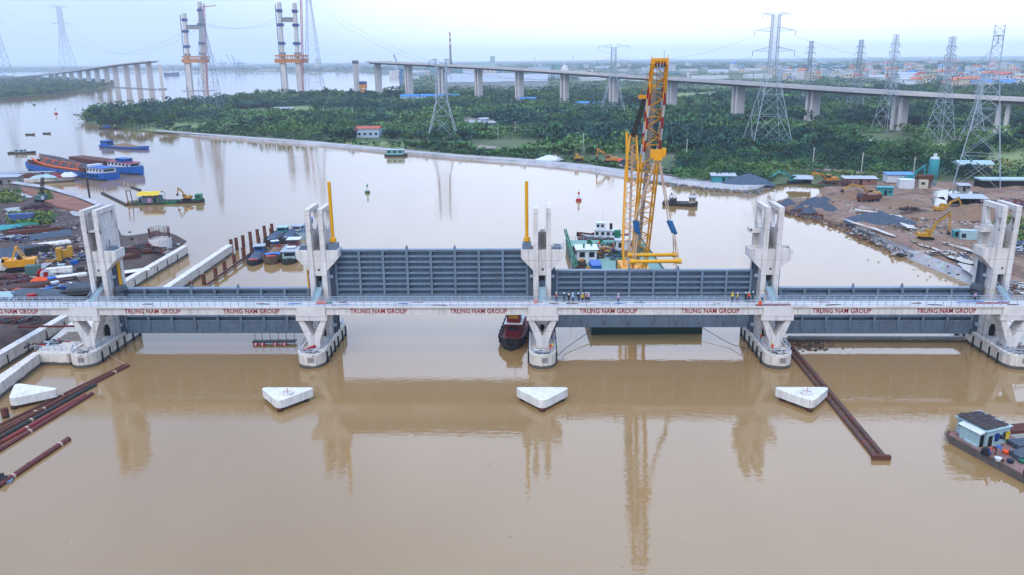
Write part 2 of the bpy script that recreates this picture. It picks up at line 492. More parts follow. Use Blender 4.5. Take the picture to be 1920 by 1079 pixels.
FIELD = ground_mat('pale_green_field', [(0.3, (104, 124, 66)), (0.5, (132, 146, 82)), (0.75, (152, 152, 96))], 0.015)
TRACK = ground_mat('dirt_track', [(0.3, (130, 112, 98)), (0.5, (160, 142, 128)), (0.75, (182, 168, 156))], 0.05)

def poly_pts(pix, z=0.0):
    return [(lambda g: (g.x, g.y))(G(px, py, z)) for px, py in pix]
def clean(poly):
    a = sum(p[0]*q[1]-q[0]*p[1] for p, q in zip(poly, poly[1:]+poly[:1]))
    return poly if a > 0 else poly[::-1]
def sheet(name, poly, z, mat, skirt=2.5, slope=0.0):
    poly = clean(poly); mb = MB(); n = len(poly)
    vs = [(x, y, z) for x, y in poly] + [(x, y, z-skirt) for x, y in poly]
    fs = [tuple(range(n))] + [((i+1) % n, i, n+i, n+(i+1) % n) for i in range(n)]
    mb.add(vs, fs)
    me = bpy.data.meshes.new(name); me.from_pydata(mb.v, [], mb.f); me.materials.append(mat); me.update()
    o = link(name, me); o['kind'] = 'structure'
    return o

# barrage frame: x along the barrage, y upstream
TH = R(1.8)
BO = G(1017, 648.5, 2.7)
def B(x, y, z=0.0):
    return Vector((BO.x + x*math.cos(TH) + y*math.sin(TH), BO.y - x*math.sin(TH) + y*math.cos(TH), z))

SHORE = [(160,229),(180,237),(240,244),(295,250),(420,259),(600,273),(720,285),(860,298),(1000,308),(1100,319),(1180,333),
         (1260,344),(1340,353),(1400,357),(1440,351),(1490,346),(1545,352),(1562,362)]
SITE_EDGE = [(1450,378),(1462,394),(1500,403),(1545,416),(1600,434),(1660,464),(1700,482),(1760,507),(1820,536)]
BACK = [(165,214),(210,206),(330,198),(420,187),(480,182),(560,176),(640,178),(720,176),(745,168),(775,160),(762,148)]
_near = poly_pts(SHORE) + poly_pts([(1580,385),(1640,418),(1700,446),(1780,478),(1860,512)])
_p5 = [tuple(B(85.5, 14)[:2]), tuple(B(87, -14)[:2]), (420, 90), (5000, 400), (12000, 5000), (12000, 16000), (-1200, 16000)]
_back = poly_pts(BACK)[::-1]
_bk = poly_pts([(735,141),(690,137),(600,134.5),(450,134),(300,131.5),(100,135),(-300,139),(-900,143)])
MAINLAND = _near + _p5 + [tuple(_bk[0])] + _back
sheet('land', MAINLAND, 0.9, GRASS)
sheet('far_bank', _bk + [(-12000, 6000), (-12000, 16000), (-1300, 16000)], 1.2, FARLAND)
LEFTB = poly_pts([(-500,205),(0,187),(100,179),(180,169),(218,160),(205,155),(100,148),(0,145),(-500,150)])
sheet('left_bank', LEFTB, 1.0, GRASS)

# heightfields for the two building sites
def inside_np(poly, X, Y):
    c = np.zeros(X.shape, bool); n = len(poly)
    for i in range(n):
        x1, y1 = poly[i]; x2, y2 = poly[(i+1) % n]
        if y1 == y2: continue
        cond = ((y1 > Y) != (y2 > Y)) & (X < (x2-x1)*(Y-y1)/(y2-y1)+x1)
        c ^= cond
    return c
def dist_np(poly, X, Y, closed=True):
    d = np.full(X.shape, 1e9); n = len(poly)
    for i in range(n if closed else n-1):
        ax, ay = poly[i]; bx, by = poly[(i+1) % n]
        L2 = (bx-ax)**2+(by-ay)**2
        if L2 == 0: continue
        t = np.clip(((X-ax)*(bx-ax)+(Y-ay)*(by-ay))/L2, 0, 1)
        d = np.minimum(d, np.hypot(X-(ax+t*(bx-ax)), Y-(ay+t*(by-ay))))
    return d
_rs = np.random.RandomState(5)
_vt = {}
def vnoise(X, Y, s, seed=0):
    if seed not in _vt: _vt[seed] = np.random.RandomState(seed).rand(257, 257)
    T = _vt[seed]
    x = X/s; y = Y/s; xi = np.floor(x).astype(int); yi = np.floor(y).astype(int)
    fx = x-xi; fy = y-yi; fx = fx*fx*(3-2*fx); fy = fy*fy*(3-2*fy)
    a = T[xi % 256, yi % 256]; b_ = T[(xi+1) % 256, yi % 256]; c = T[xi % 256, (yi+1) % 256]; d = T[(xi+1) % 256, (yi+1) % 256]
    return (a*(1-fx)+b_*fx)*(1-fy)+(c*(1-fx)+d*fx)*fy
def field(name, poly, cell, hfun, mat):
    xs = [p[0] for p in poly]; ys = [p[1] for p in poly]
    nx = int((max(xs)-min(xs))/cell)+2; ny = int((max(ys)-min(ys))/cell)+2
    gx = min(xs)+np.arange(nx)*cell; gy = min(ys)+np.arange(ny)*cell
    X, Y = np.meshgrid(gx, gy, indexing='ij')
    ins = inside_np(poly, X, Y); D = dist_np(poly, X, Y)
    Z = hfun(X, Y, np.where(ins, D, -D))
    keep = np.where(ins, D, -D) > -2*cell
    idx = np.full(X.shape, -1); idx[keep] = np.arange(keep.sum())
    V = np.stack([X[keep], Y[keep], Z[keep]], 1)
    q = keep[:-1,:-1] & keep[1:,:-1] & keep[1:,1:] & keep[:-1,1:]
    F = np.stack([idx[:-1,:-1][q], idx[1:,:-1][q], idx[1:,1:][q], idx[:-1,1:][q]], 1)
    me = npmesh(name, V, F, mat); me.polygons.foreach_set('use_smooth', np.ones(len(F), bool))
    o = link(name, me); o['kind'] = 'structure'
    return o
def npmesh(name, V, F, mat, cols=None):
    me = bpy.data.meshes.new(name); k = F.shape[1]
    me.vertices.add(len(V)); me.vertices.foreach_set('co', np.ascontiguousarray(V, dtype=np.float32).ravel())
    me.loops.add(F.size); me.loops.foreach_set('vertex_index', np.ascontiguousarray(F, dtype=np.int32).ravel())
    me.polygons.add(len(F)); me.polygons.foreach_set('loop_start', np.arange(0, F.size, k, dtype=np.int32))
    try: me.polygons.foreach_set('loop_total', np.full(len(F), k, dtype=np.int32))
    except Exception: pass
    me.materials.append(mat)
    if cols is not None:
        at = me.color_attributes.new('Col', 'FLOAT_COLOR', 'POINT')
        at.data.foreach_set('color', np.ascontiguousarray(cols, dtype=np.float32).ravel())
    me.update(calc_edges=True)
    return me

SITE = poly_pts(SITE_EDGE) + [tuple(B(86, 16)[:2]), tuple(B(150, 14)[:2])] + \
       poly_pts([(2050,400),(1990,350),(1860,340),(1760,338),(1640,340),(1560,342),(1530,352),(1546,362),(1510,370)], 1.0)
PONDS = [poly_pts(p, 1.2) for p in (
    [(1752,358),(1790,352),(1835,360),(1840,372),(1800,378),(1770,372),(1748,366)],
    [(1745,372),(1770,370),(1776,382),(1752,386)], [(1716,372),(1732,371),(1731,380),(1718,378)])]
def _site_h(X, Y, d):
    z = 1.5 + 1.5*(vnoise(X, Y, 19, 1)-0.5) + 1.0*(vnoise(X, Y, 7, 2)-0.5) + 0.5*(vnoise(X, Y, 2.7, 3)-0.5)
    pd = np.minimum.reduce([np.where(inside_np(p, X, Y), -dist_np(p, X, Y), dist_np(p, X, Y)) for p in PONDS])
    z = np.where(pd < 6, z*np.clip(pd/6, 0, 1)**0.6 + 0.9*(1-np.clip(pd/6, 0, 1)**0.6), z)
    z = np.maximum(z, np.where(pd < 0, 0.92, 1.02))
    return np.where(d > 0, np.minimum(z, -0.4 + d*0.55 + 0.6*(vnoise(X, Y, 3, 8)-0.5)), -0.9)
field('construction_ground', SITE, 1.4, _site_h, MUD)
YARDP = [(-93.9, 205)] + poly_pts([(353,452),(300,441),(255,452),(232,446),(222,425),(205,400),(192,389),(150,371),(85,353),(30,346),(-100,341)]) + \
        [(-330, 330), (-330, 118), (-97, 118)]
def _yard_h(X, Y, d):
    z = 2.45 + 0.6*(vnoise(X, Y, 15, 21)-0.5) + 0.5*(vnoise(X, Y, 5, 22)-0.5) + 0.3*(vnoise(X, Y, 2.2, 23)-0.5)
    return np.where(d > 0, np.minimum(z, -0.2 + d*0.8), -0.9)
field('yard_ground', YARDP, 1.4, _yard_h, YARD)
def strip(name, pix_a, pix_b, za, zb, mat):
    a = [G(*p, za) for p in pix_a]; b = [G(*p, zb) for p in pix_b]
    mb = MB(); n = len(a)
    mb.add([tuple(p) for p in a]+[tuple(p) for p in b], [(i, i+1, n+i+1, n+i) for i in range(n-1)])
    o = mb.build(name, mat); o['kind'] = 'structure'
    return o
# pale embankment along the near side of the peninsula, a sloping apron and a flat crest
RA = [(293,250),(420,261),(600,275),(720,287),(860,300),(1000,311),(1100,322),(1180,336),(1260,347),(1340,356),(1400,361),(1446,352)]
RB = [(293,246),(420,256),(600,269),(720,281),(860,293.5),(1000,303),(1100,313.5),(1180,326),(1260,337),(1340,346),(1400,351),(1446,345)]
RC = [(293,244),(420,253.5),(600,266),(720,277.5),(860,290),(1000,299),(1100,308.5),(1180,320),(1260,331),(1340,340),(1400,346),(1446,341)]
strip('embankment_slope', RA, RB, -0.3, 1.55, REVET)
strip('embankment_crest', RB, RC, 1.55, 1.6, REVET)
# sloping stone apron of the construction ground near the barrage
SA = [(1600,436),(1640,456),(1700,487),(1760,512),(1825,541)]
SB = [(1612,430),(1655,446),(1722,472),(1785,496),(1850,520)]
strip('stone_apron', SA, SB, -0.3, 2.2, REVET)
# red sand fill and pale bund on the left bank
sheet('red_sand_fill', poly_pts([(38,352),(85,357),(140,371),(180,388),(150,396),(110,388),(70,370),(42,360)], 3.2), 3.25, SANDR, 1.0)
strip('pale_bund', [(20,344),(85,353),(150,372),(198,392)], [(26,340),(90,348.5),(156,367),(206,388)], 3.0, 3.6, REVET)
PUD = bpy.data.materials.new('puddle_water'); PUD.use_nodes = True
_pb = PUD.node_tree.nodes['Principled BSDF']; _pb.inputs['Base Color'].default_value = S(130, 118, 100); _pb.inputs['Roughness'].default_value = 0.05; _pb.inputs['IOR'].default_value = 1.7
def puddle(pix, z):
    p = clean(poly_pts(pix, z)); q = []
    for i in range(len(p)):                       # ragged rim
        a, b_ = p[i], p[(i+1) % len(p)]
        for t in (0, .33, .66):
            q.append((a[0]+(b_[0]-a[0])*t+rnd.uniform(-.5, .5), a[1]+(b_[1]-a[1])*t+rnd.uniform(-.9, .9)))
    me = bpy.data.meshes.new('puddle'); me.from_pydata([(x, y, z) for x, y in q], [], [tuple(range(len(q)))]); me.materials.append(PUD)
    o = link('puddle', me); o['kind'] = 'structure'
for pz in PONDS:
    me = bpy.data.meshes.new('pond'); pp = clean([(p[0], p[1]) for p in pz]); c0 = (sum(p[0] for p in pp)/len(pp), sum(p[1] for p in pp)/len(pp))
    me.from_pydata([(c0[0]+(x-c0[0])*1.15, c0[1]+(y-c0[1])*1.25, 0.99) for x, y in pp], [], [tuple(range(len(pp)))]); me.materials.append(PUD)
    o = link('pond', me); o['kind'] = 'structure'
puddle([(128,398),(150,390),(172,388),(178,398),(160,408),(140,405)], 3.0)
puddle([(14,357),(40,360),(66,366),(60,371),(34,368)], 3.0)
puddle([(8,392),(40,388),(42,398),(15,402)], 3.0)
puddle([(64,500),(92,490),(110,482),(100,494),(76,506)], 3.0)
puddle([(1668,402),(1690,404),(1700,412),(1684,416)], 2.4)
puddle([(1690,418),(1716,424),(1722,430),(1700,428)], 2.4)
puddle([(1766,470),(1800,480),(1830,494),(1820,497),(1780,484)], 2.4)
puddle([(1795,492),(1835,503),(1842,520),(1830,520),(1805,505)], 2.4)
puddle([(1598,256),(1622,259),(1650,271),(1640,275),(1600,264)], 1.2)
puddle([(1572,408),(1600,416),(1640,428),(1680,442),(1678,444),(1638,430),(1598,418)], 2.3)
puddle([(1690,446),(1730,458),(1780,474),(1778,477),(1728,461)], 2.3)
puddle([(1600,392),(1650,398),(1652,400),(1602,394)], 2.3)
puddle([(1760,452),(1800,462),(1840,474),(1838,477),(1798,465)], 2.3)
# ================================================================== TIDAL BARRAGE
SP = 42.0
PX = [-2*SP, -SP, 0.0, SP, 2*SP]
ORD = ['leftmost', 'second from the left', 'middle', 'second from the right', 'rightmost']

def arc(cx, cy, r, a0, a1, n):
    return [(cx + r*math.cos(a0+(a1-a0)*i/n), cy + r*math.sin(a0+(a1-a0)*i/n)) for i in range(n+1)]
post_me = MB().box(-.045, .045, -.045, .045, 0, 1.1).mesh('post', GALV)
def railing(parent, pts, step=1.43, h=1.1, rails=(1.08, .72, .36), pname='post', r=.045):
    """rails along a polyline in local coordinates of parent, posts as sub-parts"""
    mb = MB()
    for a, b in zip(pts[:-1], pts[1:]):
        for rz in rails:
            mb.beam((a[0], a[1], a[2]+rz*h/1.1), (b[0], b[1], b[2]+rz*h/1.1), r*2)
    ra = mb.build('railing', GALV, parent)
    for a, b in zip(pts[:-1], pts[1:]):
        n = max(1, int(round(math.hypot(b[0]-a[0], b[1]-a[1])/step)))
        for i in range(n):
            t = i/n
            link(pname, post_me, ra, (a[0]+(b[0]-a[0])*t, a[1]+(b[1]-a[1])*t, a[2]+(b[2]-a[2])*t), scale=(1, 1, h/1.1))
    return ra

fender_me = MB().tube((0, 0, -.4), (0, 0, 1.9), .16, .16, 10).mesh('fender', RUBBER, True)
blk_me = MB().box(-.5, .5, -.04, .1, 0, .9).mesh('plate', CONC_D)

def pier(i, x):
    hw = 2.42
    lab = ['whitewashed concrete pier base with railing, leftmost, joined to the lock platform',
           'long boat shaped concrete pier base with red pipe on it, second from the left',
           'blunt round nosed pier base seen end on, middle of the barrage',
           'boat shaped pier base with one orange vested worker on its nose, right of centre',
           'concrete pier base against the right bank, cut by the picture edge'][i]
    t = thing('barrage_pier', lab, 'pier', B(x, 0), -TH, 'piers of the tidal barrage')
    yb = 15.6
    poly = arc(0, -2.5, hw, PI, 2*PI, 12) + arc(0, yb-hw, hw, 0, PI, 10)
    if i == 4:
        poly = arc(0, -2.5, hw, PI, 1.5*PI, 7) + [(1.2, -4.8), (5, -5.2), (9, -5.2), (9, yb), (0, yb)] + arc(0, yb-hw, hw, .5*PI, PI, 6)[1:]
    MB().prism(poly, -4, 2.45).build('base', CONC_W, t)
    # raised kerb
    inner = [(px*.87, -2.5+(py+2.5)*.92) if i != 4 else (px*.9+.3, py*.95) for px, py in poly]
    kb = MB(); n = len(poly)
    for k in range(n):
        a, b = poly[k], poly[(k+1) % n]; c, d = inner[k], inner[(k+1) % n]
        kb.add([(a[0]*1.012, a[1], 2.43), (b[0]*1.012, b[1], 2.43), (d[0], d[1], 2.43), (c[0], c[1], 2.43),
                (a[0]*1.012, a[1], 2.75), (b[0]*1.012, b[1], 2.75), (d[0], d[1], 2.75), (c[0], c[1], 2.75)],
               [(4, 5, 6, 7), (0, 1, 5, 4), (2, 3, 7, 6)])
    kb.build('kerb', CONC_B, t)
    for sx in ((-1, 1) if i not in (0, 4) else ((1,) if i == 0 else (-1,))):
        for y in (-1.6, 1.2, 4.0, 6.8, 10.2, 13.0):
            link('fender', fender_me, t, (sx*(hw+.13), y, 0.2))
    rp = [(px*.93, -2.5+(py+2.5)*.96, 2.75) for px, py in poly]
    if i != 4:
        railing(t, rp[18:19] + [p for p in rp[:13]] + [(hw*.93, 4.6, 2.75)] if False else [(-hw*.93, 4.6, 2.75)] + rp[:13:3] + [(hw*.93, 4.6, 2.75)], 1.3, 1.0, (1.05, .6))
        railing(t, [(-hw*.93, 11.5, 2.75), (-hw*.93, yb-hw, 2.75)] , 1.3, 1.0, (1.05, .6))
        railing(t, [(hw*.93, 11.5, 2.75), (hw*.93, yb-hw, 2.75)], 1.3, 1.0, (1.05, .6))
    else:
        railing(t, [(-hw*.93, 4.6, 2.75)] + rp[:9:2] + [(8.4, -4.9, 2.75)], 1.3, 1.0, (1.05, .6))
    link('plate', blk_me, t, (0.35, -2.5-hw*1.0, 1.25))
    # V strut
    zc, zt = 4.75, 7.9
    v = MB().extr_y([(-1.12, 2.6), (1.12, 2.6), (1.12, 3.9), (2.62, zt), (1.62, zt), (0, zc), (-1.62, zt), (-2.62, zt), (-1.12, 3.9)], -.9, 1.5)
    v.build('v_strut', CONC, t)
    MB().box(-2.85, 2.85, -1.15, 2.0, zt, 8.88).build('cap_beam', CONC, t)
    return t
piers = [pier(i, x) for i, x in enumerate(PX)]

# ---- towers
def plate_mesh(filled):
    """side plate of a tower: profile in (y,z), thickness .9 along x, centred; window with round sill"""
    y0, y1, z0, zt = 5.4, 12.0, 2.5, 27.2
    hy0, hy1 = 6.6, 10.9; cy = (hy0+hy1)/2; r = (hy1-hy0)/2; hz = 26.3; zc = 22.9 + r
    mb = MB()
    mb.extr_x([(y0, z0), (y1, z0), (y1, 22.9-.25), (y0, 22.9-.25)], -.45, .45)
    lo = [(cy + r*math.cos(PI+PI*k/14), zc + r*math.sin(PI+PI*k/14)) for k in range(15)]
    hole = [(hy0, hz)] + lo + [(hy1, hz)]
    outer = [(y0, hz)] + [(y0 + (y1-y0)*k/14, 22.65) if 0 < k < 14 else ((y0, zc) if k == 0 else (y1, zc)) for k in range(15)] + [(y1, hz)]
    n = len(hole)
    for xs, fl in ((-.45, 0), (.45, 1)):
        vs = [(xs, a, b) for a, b in outer] + [(xs, a, b) for a, b in hole]
        mb.add(vs, [(k, k+1, n+k+1, n+k) for k in range(n-1)])
    vs = [(-.45, a, b) for a, b in hole] + [(.45, a, b) for a, b in hole]
    mb.add(vs, [(k, k+1, n+k+1, n+k) for k in range(n-1)])
    vs = [(-.45, y0, 22.65), (.45, y0, 22.65), (.45, y0, hz), (-.45, y0, hz)]; mb.add(vs, [(0, 1, 2, 3)])
    vs = [(-.45, y1, 22.65), (.45, y1, 22.65), (.45, y1, hz), (-.45, y1, hz)]; mb.add(vs, [(0, 1, 2, 3)])
    # corner fillets of the outline between column feet and head beam
    mb.add([(-.45, y0, 22.65), (-.45, y0, zc), (-.45, hy0, zc)], [(0, 1, 2)])
    mb.extr_x([(y0, hz), (y1, hz), (y1, zt), (y0, zt)], -.45, .45)
    if filled:
        mb.box(-.2, .2, hy0-.1, hy1+.1, 22.9, hz+.1)
    return mb.mesh('side_plate', CONC)
plate_o, plate_f = plate_mesh(False), plate_mesh(True)
corb = MB()
corb.extr_y([(1.6, 18.9), (3.95, 18.9), (3.95, 17.9), (1.6, 15.4)], 5.6, 9.0)
corb.box(1.6, 3.95, 5.6, 5.9, 18.9, 19.45); corb.box(1.6, 3.95, 8.7, 9.0, 18.9, 19.45); corb.box(3.65, 3.95, 5.9, 8.7, 18.9, 19.45)
corb_me = corb.mesh('corbel', CONC)
corbL_me = corb.xf(lambda x, y, z: (-x, y, z)).mesh('corbel', CONC)
fw = MB()
fw.box(-.76, .76, 5.75, 6.1, 2.5, 12.2); fw.box(-.76, -.62, 5.75, 6.1, 12.2, 14.5); fw.box(.62, .76, 5.75, 6.1, 12.2, 14.5)
fw.box(-.76, .76, 5.75, 6.1, 14.5, 15.4); fw.box(-.76, -.1, 5.75, 6.1, 15.4, 15.85); fw.box(.3, .76, 5.75, 6.1, 15.4, 15.85)
fw.box(-.76, .76, 5.75, 6.1, 15.85, 19.3)
fw_me = fw.mesh('front_wall', CONC)
door_frame_me = MB().box(.42, .5, 6.2, 6.25, 12.2, 14.1).box(-.6, .6, 6.9, 6.95, 12.2, 13.2).mesh('inner_rail', GREYB)
bw_me = MB().box(-.76, .76, 11.4, 11.8, 2.5, 21.6).mesh('back_wall', CONC)
lnd_me = MB().box(-.76, .76, 6.1, 11.4, 18.95, 19.2).mesh('landing', CONC)
lnd2_me = MB().box(-.76, .76, 5.8, 8.2, 23.0, 23.25).mesh('upper_landing', CONC)
st = MB()
for k in range(12):
    st.box(-.4, .55, 7.0+.24*k, 7.26+.24*k, 19.2+.27*k, 19.28+.27*k+.1)
st_me = st.mesh('stair', CONC_D)
strail_me = MB().beam((.5, 7.0, 20.2), (.5, 9.9, 23.3), .06).beam((-.38, 7.0, 20.2), (-.38, 9.9, 23.3), .06).beam((-.38, 7, 19.2), (-.38, 7, 20.2), .06).beam((-.38, 8.4, 20.7), (-.38, 8.4, 21.7), .06).mesh('stair_rail', GALV)
arch_me = MB().extr_y([(-.6, 2.6), (.6, 2.6), (.6, 4.0), (.3, 4.9), (-.3, 4.9), (-.6, 4.0)], 5.70, 5.748).mesh('foot_opening_shade', DARK)  # dark plate on the solid wall, painted shade of an arched opening
guide = MB(); guide.box(1.66, 2.15, 7.6, 9.4, 2.5, 18.6); guide.box(2.15, 2.45, 7.6, 7.75, 2.5, 18.6); guide.box(2.15, 2.45, 9.25, 9.4, 2.5, 18.6)
guide_me = guide.mesh('gate_guide', GATE_D)
roll_me = MB().box(1.5, 2.3, 6.9, 7.6, -.25, .25).mesh('guide_block', GALV)
gangway = MB().beam((0, 1.95, 10.62), (0, 5.8, 12.3), 1.25, .08)
gangway_me = gangway.mesh('gangway', M('gangway_plate', (150, 176, 178), .6, .1, 1.0))
gr = MB()
for sx in (-.62, .62):
    gr.beam((sx, 1.95, 11.6), (sx, 5.6, 13.2), .07); gr.beam((sx, 1.95, 11.1), (sx, 5.6, 12.7), .05); gr.beam((sx, 1.95, 10.66), (sx, 5.6, 12.26), .07, .2)
    for k in range(5):
        gr.beam((sx, 1.95+.9*k, 10.62+.39*k), (sx, 1.95+.9*k, 11.6+.39*k), .05)
gr_me = gr.mesh('gangway_rail', GALV)
balc_me = MB().box(-3.4, -1.62, 8.2, 10.7, 21.9, 22.2).box(-3.4, -3.15, 8.2, 10.7, 22.2, 22.7).box(-3.4, -1.62, 8.2, 8.45, 22.2, 22.7).mesh('balcony', CONC)
leg_me = MB().box(-2.35, -1.62, 9.6, 10.7, 2.5, 21.9).mesh('rear_shaft', CONC)
def tower(i, x):
    lab = ['leftmost gate tower, pale concrete with blind recessed window panels at its top',
           'gate tower with two window frames and a tall yellow cylinder rising on its right bracket',
           'middle gate tower seen head on with two slim prongs',
           'gate tower with two arched openings and an empty bracket on each side, second from right',
           'rightmost gate tower with two wide arched openings and a grey balcony'][i]
    t = thing('gate_tower', lab, 'tower', B(x, 0), -TH, 'gate towers of the tidal barrage')
    me = plate_f if i == 0 else plate_o
    link('side_plate', me, t, (-1.2, 0, 0)); link('side_plate', me, t, (1.2, 0, 0))
    link('front_wall', fw_me, t); link('back_wall', bw_me, t); link('landing', lnd_me, t)
    link('stair', st_me, t); link('stair_rail', strail_me, t); link('foot_opening_shade', arch_me, t); link('inner_rail', door_frame_me, t)
    link('gangway', gangway_me, t); link('gangway_rail', gr_me, t)
    if i == 0: link('upper_landing', lnd2_me, t)
    for sx in ((1,) if i == 0 else (-1,) if i == 4 else (-1, 1)):
        link('corbel', corb_me if sx > 0 else corbL_me, t)
        link('gate_guide', guide_me, t, rot=(0, 0, 0), scale=(sx, 1, 1))
        for z in (4.3, 9.0, 14.0, 17.4):
            link('guide_block', roll_me, t, (0, 0, z), scale=(sx, 1, 1))
    if i in (3, 4):
        link('balcony', balc_me, t); link('rear_shaft', leg_me, t)
    if i == 0:
        link('rear_shaft', leg_me, t, (-.0, 0, 0))
    return t
towers = [tower(i, x) for i, x in enumerate(PX)]

# dark guide boxes beside the outermost towers, wrapped hydraulic heads
for i, sx, lab in ((0, 1, 'grey wrapped hydraulic head beside the leftmost tower above the gate end'), (4, -1, 'grey wrapped hydraulic head beside the rightmost tower above the gate end')):
    mb = MB()
    for k in range(3):
        mb.lathe([(.05, 0), (.55, .15), (.62, .7), (.4, 1.25), (.08, 1.4)], (sx*(2.4+.55*k), 7.2+.2*k, 10.8+.15*k), 9)
    t = thing('hydraulic_power_unit', lab, 'machine', B(PX[i], 0), -TH, 'wrapped hydraulic heads')
    mb.build('wrapping', TARP, t, smooth=True)
    MB().box(sx*2.9-.8, sx*2.9+.8, 6.8, 7.9, 10.1, 10.85).build('bracket', GATE_D, t)

# ---- hydraulic cylinders
def cylinder(i, sx, z0, z1, lab, block=True, x=2.85, y=7.2, r=.32):
    t = thing('hydraulic_cylinder', lab, 'cylinder', B(PX[i] + sx*x, y, z0), -TH, 'yellow hydraulic gate cylinders')
    mb = MB().tube((0, 0, 2.1 if block else 0), (0, 0, z1-z0), r, r, 14)
    mb.build('barrel', YEL, t, smooth=True)
    if block:
        for z in ((z1-z0)*.45, (z1-z0)*.7):
            MB().tube((0, 0, z), (0, 0, z+.2), r*1.12, r*1.12, 14).build('collar', YEL, t, smooth=True)
        MB().lathe([(r*1.3, 1.75), (r*1.9, 1.8), (r*1.9, 2.5), (r*1.2, 2.6)], n=14).build('flange', YEL, t)
        MB().box(-.85, .85, -1.0, 1.0, -.02, 1.55).build('pedestal', GREYB, t)
        MB().extr_y([(-.5, 1.55), (.5, 1.55), (.25, 2.0), (-.25, 2.0)], -.45, .45).build('cradle', GREYB, t)
    return t
cylinder(1, 1, 18.95, 32.0, 'tall yellow hydraulic cylinder on the tower left of the raised middle gate')
_c = cylinder(2, -1, 18.95, 31.9, 'tall yellow hydraulic cylinder on the tower right of the raised middle gate')
_a = MB().tube((0, 0, 13), (0, 0, 14.2), .04, .03, 5).build('antenna', CABLE, None)
bpy.data.objects.remove(_a)
cylinder(0, 1, 11.5, 16.9, 'yellow cylinder hanging under the bracket of the leftmost tower', False, 2.7, 8.1, .3)
cylinder(1, -1, 11.5, 16.6, 'yellow cylinder hanging under the left bracket of the second tower', False, 2.7, 8.1, .22)

# small winch sets on the brackets without a tall cylinder
for i, sx, lab in ((0, 1, 'grey winch motor on the bracket of the leftmost tower'), (1, -1, 'grey winch motor on the left bracket of the second tower'),
                   (2, 1, 'railed platform with winch on the right bracket of the middle tower')):
    t = thing('winch', lab, 'winch', B(PX[i]+sx*2.8, 7.2, 18.95), -TH, 'winches on the tower brackets')
    MB().box(-.7, .7, -.8, .8, 0, .75).build('body', GREYB, t)
    MB().tube((-.6, 0, .95), (.6, 0, .95), .35, .35, 10).build('drum', GREYB, t, smooth=True)
    if i == 2:
        railing(t, [(-1.0, -1.5, .5), (1.2, -1.5, .5), (1.2, 1.5, .5)], .55, 1.1, (1.05, .6))
    if i == 0:
        MB().tube((-.75, .4, 0), (-.75, .4, 2.3), .1, .1, 8).build('exhaust', GREYB, t)

# ---- gates
def gate(xc, z0, h, lab, lip=2.3):
    t = thing('lift_gate', lab, 'gate', B(xc, 7.9, z0), -TH, 'grey steel lift gates')
    W = 37.0; hx = W/2
    MB().box(-hx, hx, .75, .85, 0, h).build('skin_plate', GATEM, t)
    n = 8; xs = [-hx + .35 + (W-.7)*k/n for k in range(n+1)]
    # lower lip: smooth plate set forward
    MB().extr_x([(.74, .02), (.12, .02), (-.05, lip), (.74, lip)], -hx, hx).build('lip_plate', GATEM, t)
    rows = int((h-lip)/1.12); gm = {}
    for r in range(rows+1):
        z = lip + .25 + (h - lip - .35)*r/rows
        top = r == rows
        for k in range(n):
            a, b = xs[k]+.12, xs[k+1]-.12; w = b-a
            key = (round(w, 3), top)
            if key not in gm:
                mb = MB().box(-w/2, w/2, .05, .75, -.04, .04)
                mb.box(-w/2, w/2, -.06, .05, -.2, .2)
                gm[key] = mb.mesh('girder', GATEM)
            link('girder', gm[key], t, ((a+b)/2, 0, z))
    web = MB().extr_x([(.75, .3), (.1, .3), (-.12, lip*.55), (-.12, h), (.75, h)], -.06, .06)
    web.box(-.22, .22, -.24, -.12, lip*.5, h)
    wm_ = web.mesh('stiffener', GATEM)
    for x in xs: link('stiffener', wm_, t, (x, 0, 0))
    MB().box(-hx, hx, -.2, .95, h, h+.12).build('top_plate', GATEM, t)
    lug = MB().extr_y([(-.3, 0), (.3, 0), (.12, .75), (-.12, .75)], -.08, .08).mesh('lifting_lug', GATEM)
    for k in (3, 5): link('lifting_lug', lug, t, (xs[k], .3, h+.12))
    for sx in (-1, 1):
        MB().box(sx*hx-.25, sx*hx+.25, -.1, 1.0, 0, h).build('end_frame', GATE_D, t)
    return t
gate(-1.5*SP, 2.3, 9.1, 'grey steel gate in the leftmost bay, lowered close to the water')
gate(-.5*SP, 7.6, 11.3, 'tall grey ribbed steel gate raised high in the bay left of centre')
gate(.5*SP, 3.5, 11.3, 'grey ribbed steel gate hanging from the crane in the bay right of centre')
gate(1.5*SP, 2.2, 9.1, 'grey steel gate in the rightmost bay, lowered close to the water')

# ---- service bridge
br = thing('service_bridge', 'narrow white concrete service bridge with red lettering and steel railings', 'bridge', B(0, 0, 0), -TH)
edges = [-126, -84, -42, 0, 42, 84, 112]
for a, b in zip(edges[:-1], edges[1:]):
    x0 = a+2.6 if a > -126 else a; x1 = b-2.6 if b < 112 else b
    mb = MB().box(x0, x1, -.78, 1.6, 8.9, 10.28)
    mb.build('span', CONC, br)
    MB().box(x0+.02, x1-.02, -1.1, 1.95, 10.28, 10.58).build('deck_slab', DECKM, br)
for x in PX:
    MB().box(x-2.58, x+2.58, -1.12, 1.97, 8.885, 10.6).build('pier_head', DECKM, br)
railing(br, [(-101, -1.02, 10.58), (98, -1.02, 10.58)], 1.43, 1.05, (1.06, .72, .38))
for a, b in ((-101, -84.7), (-83.3, -42.7), (-41.3, -.7), (.7, 41.3), (42.7, 83.3), (84.7, 98)):
    railing(br, [(a, 1.86, 10.58), (b, 1.86, 10.58)], 1.43, 1.05, (1.06, .72, .38))
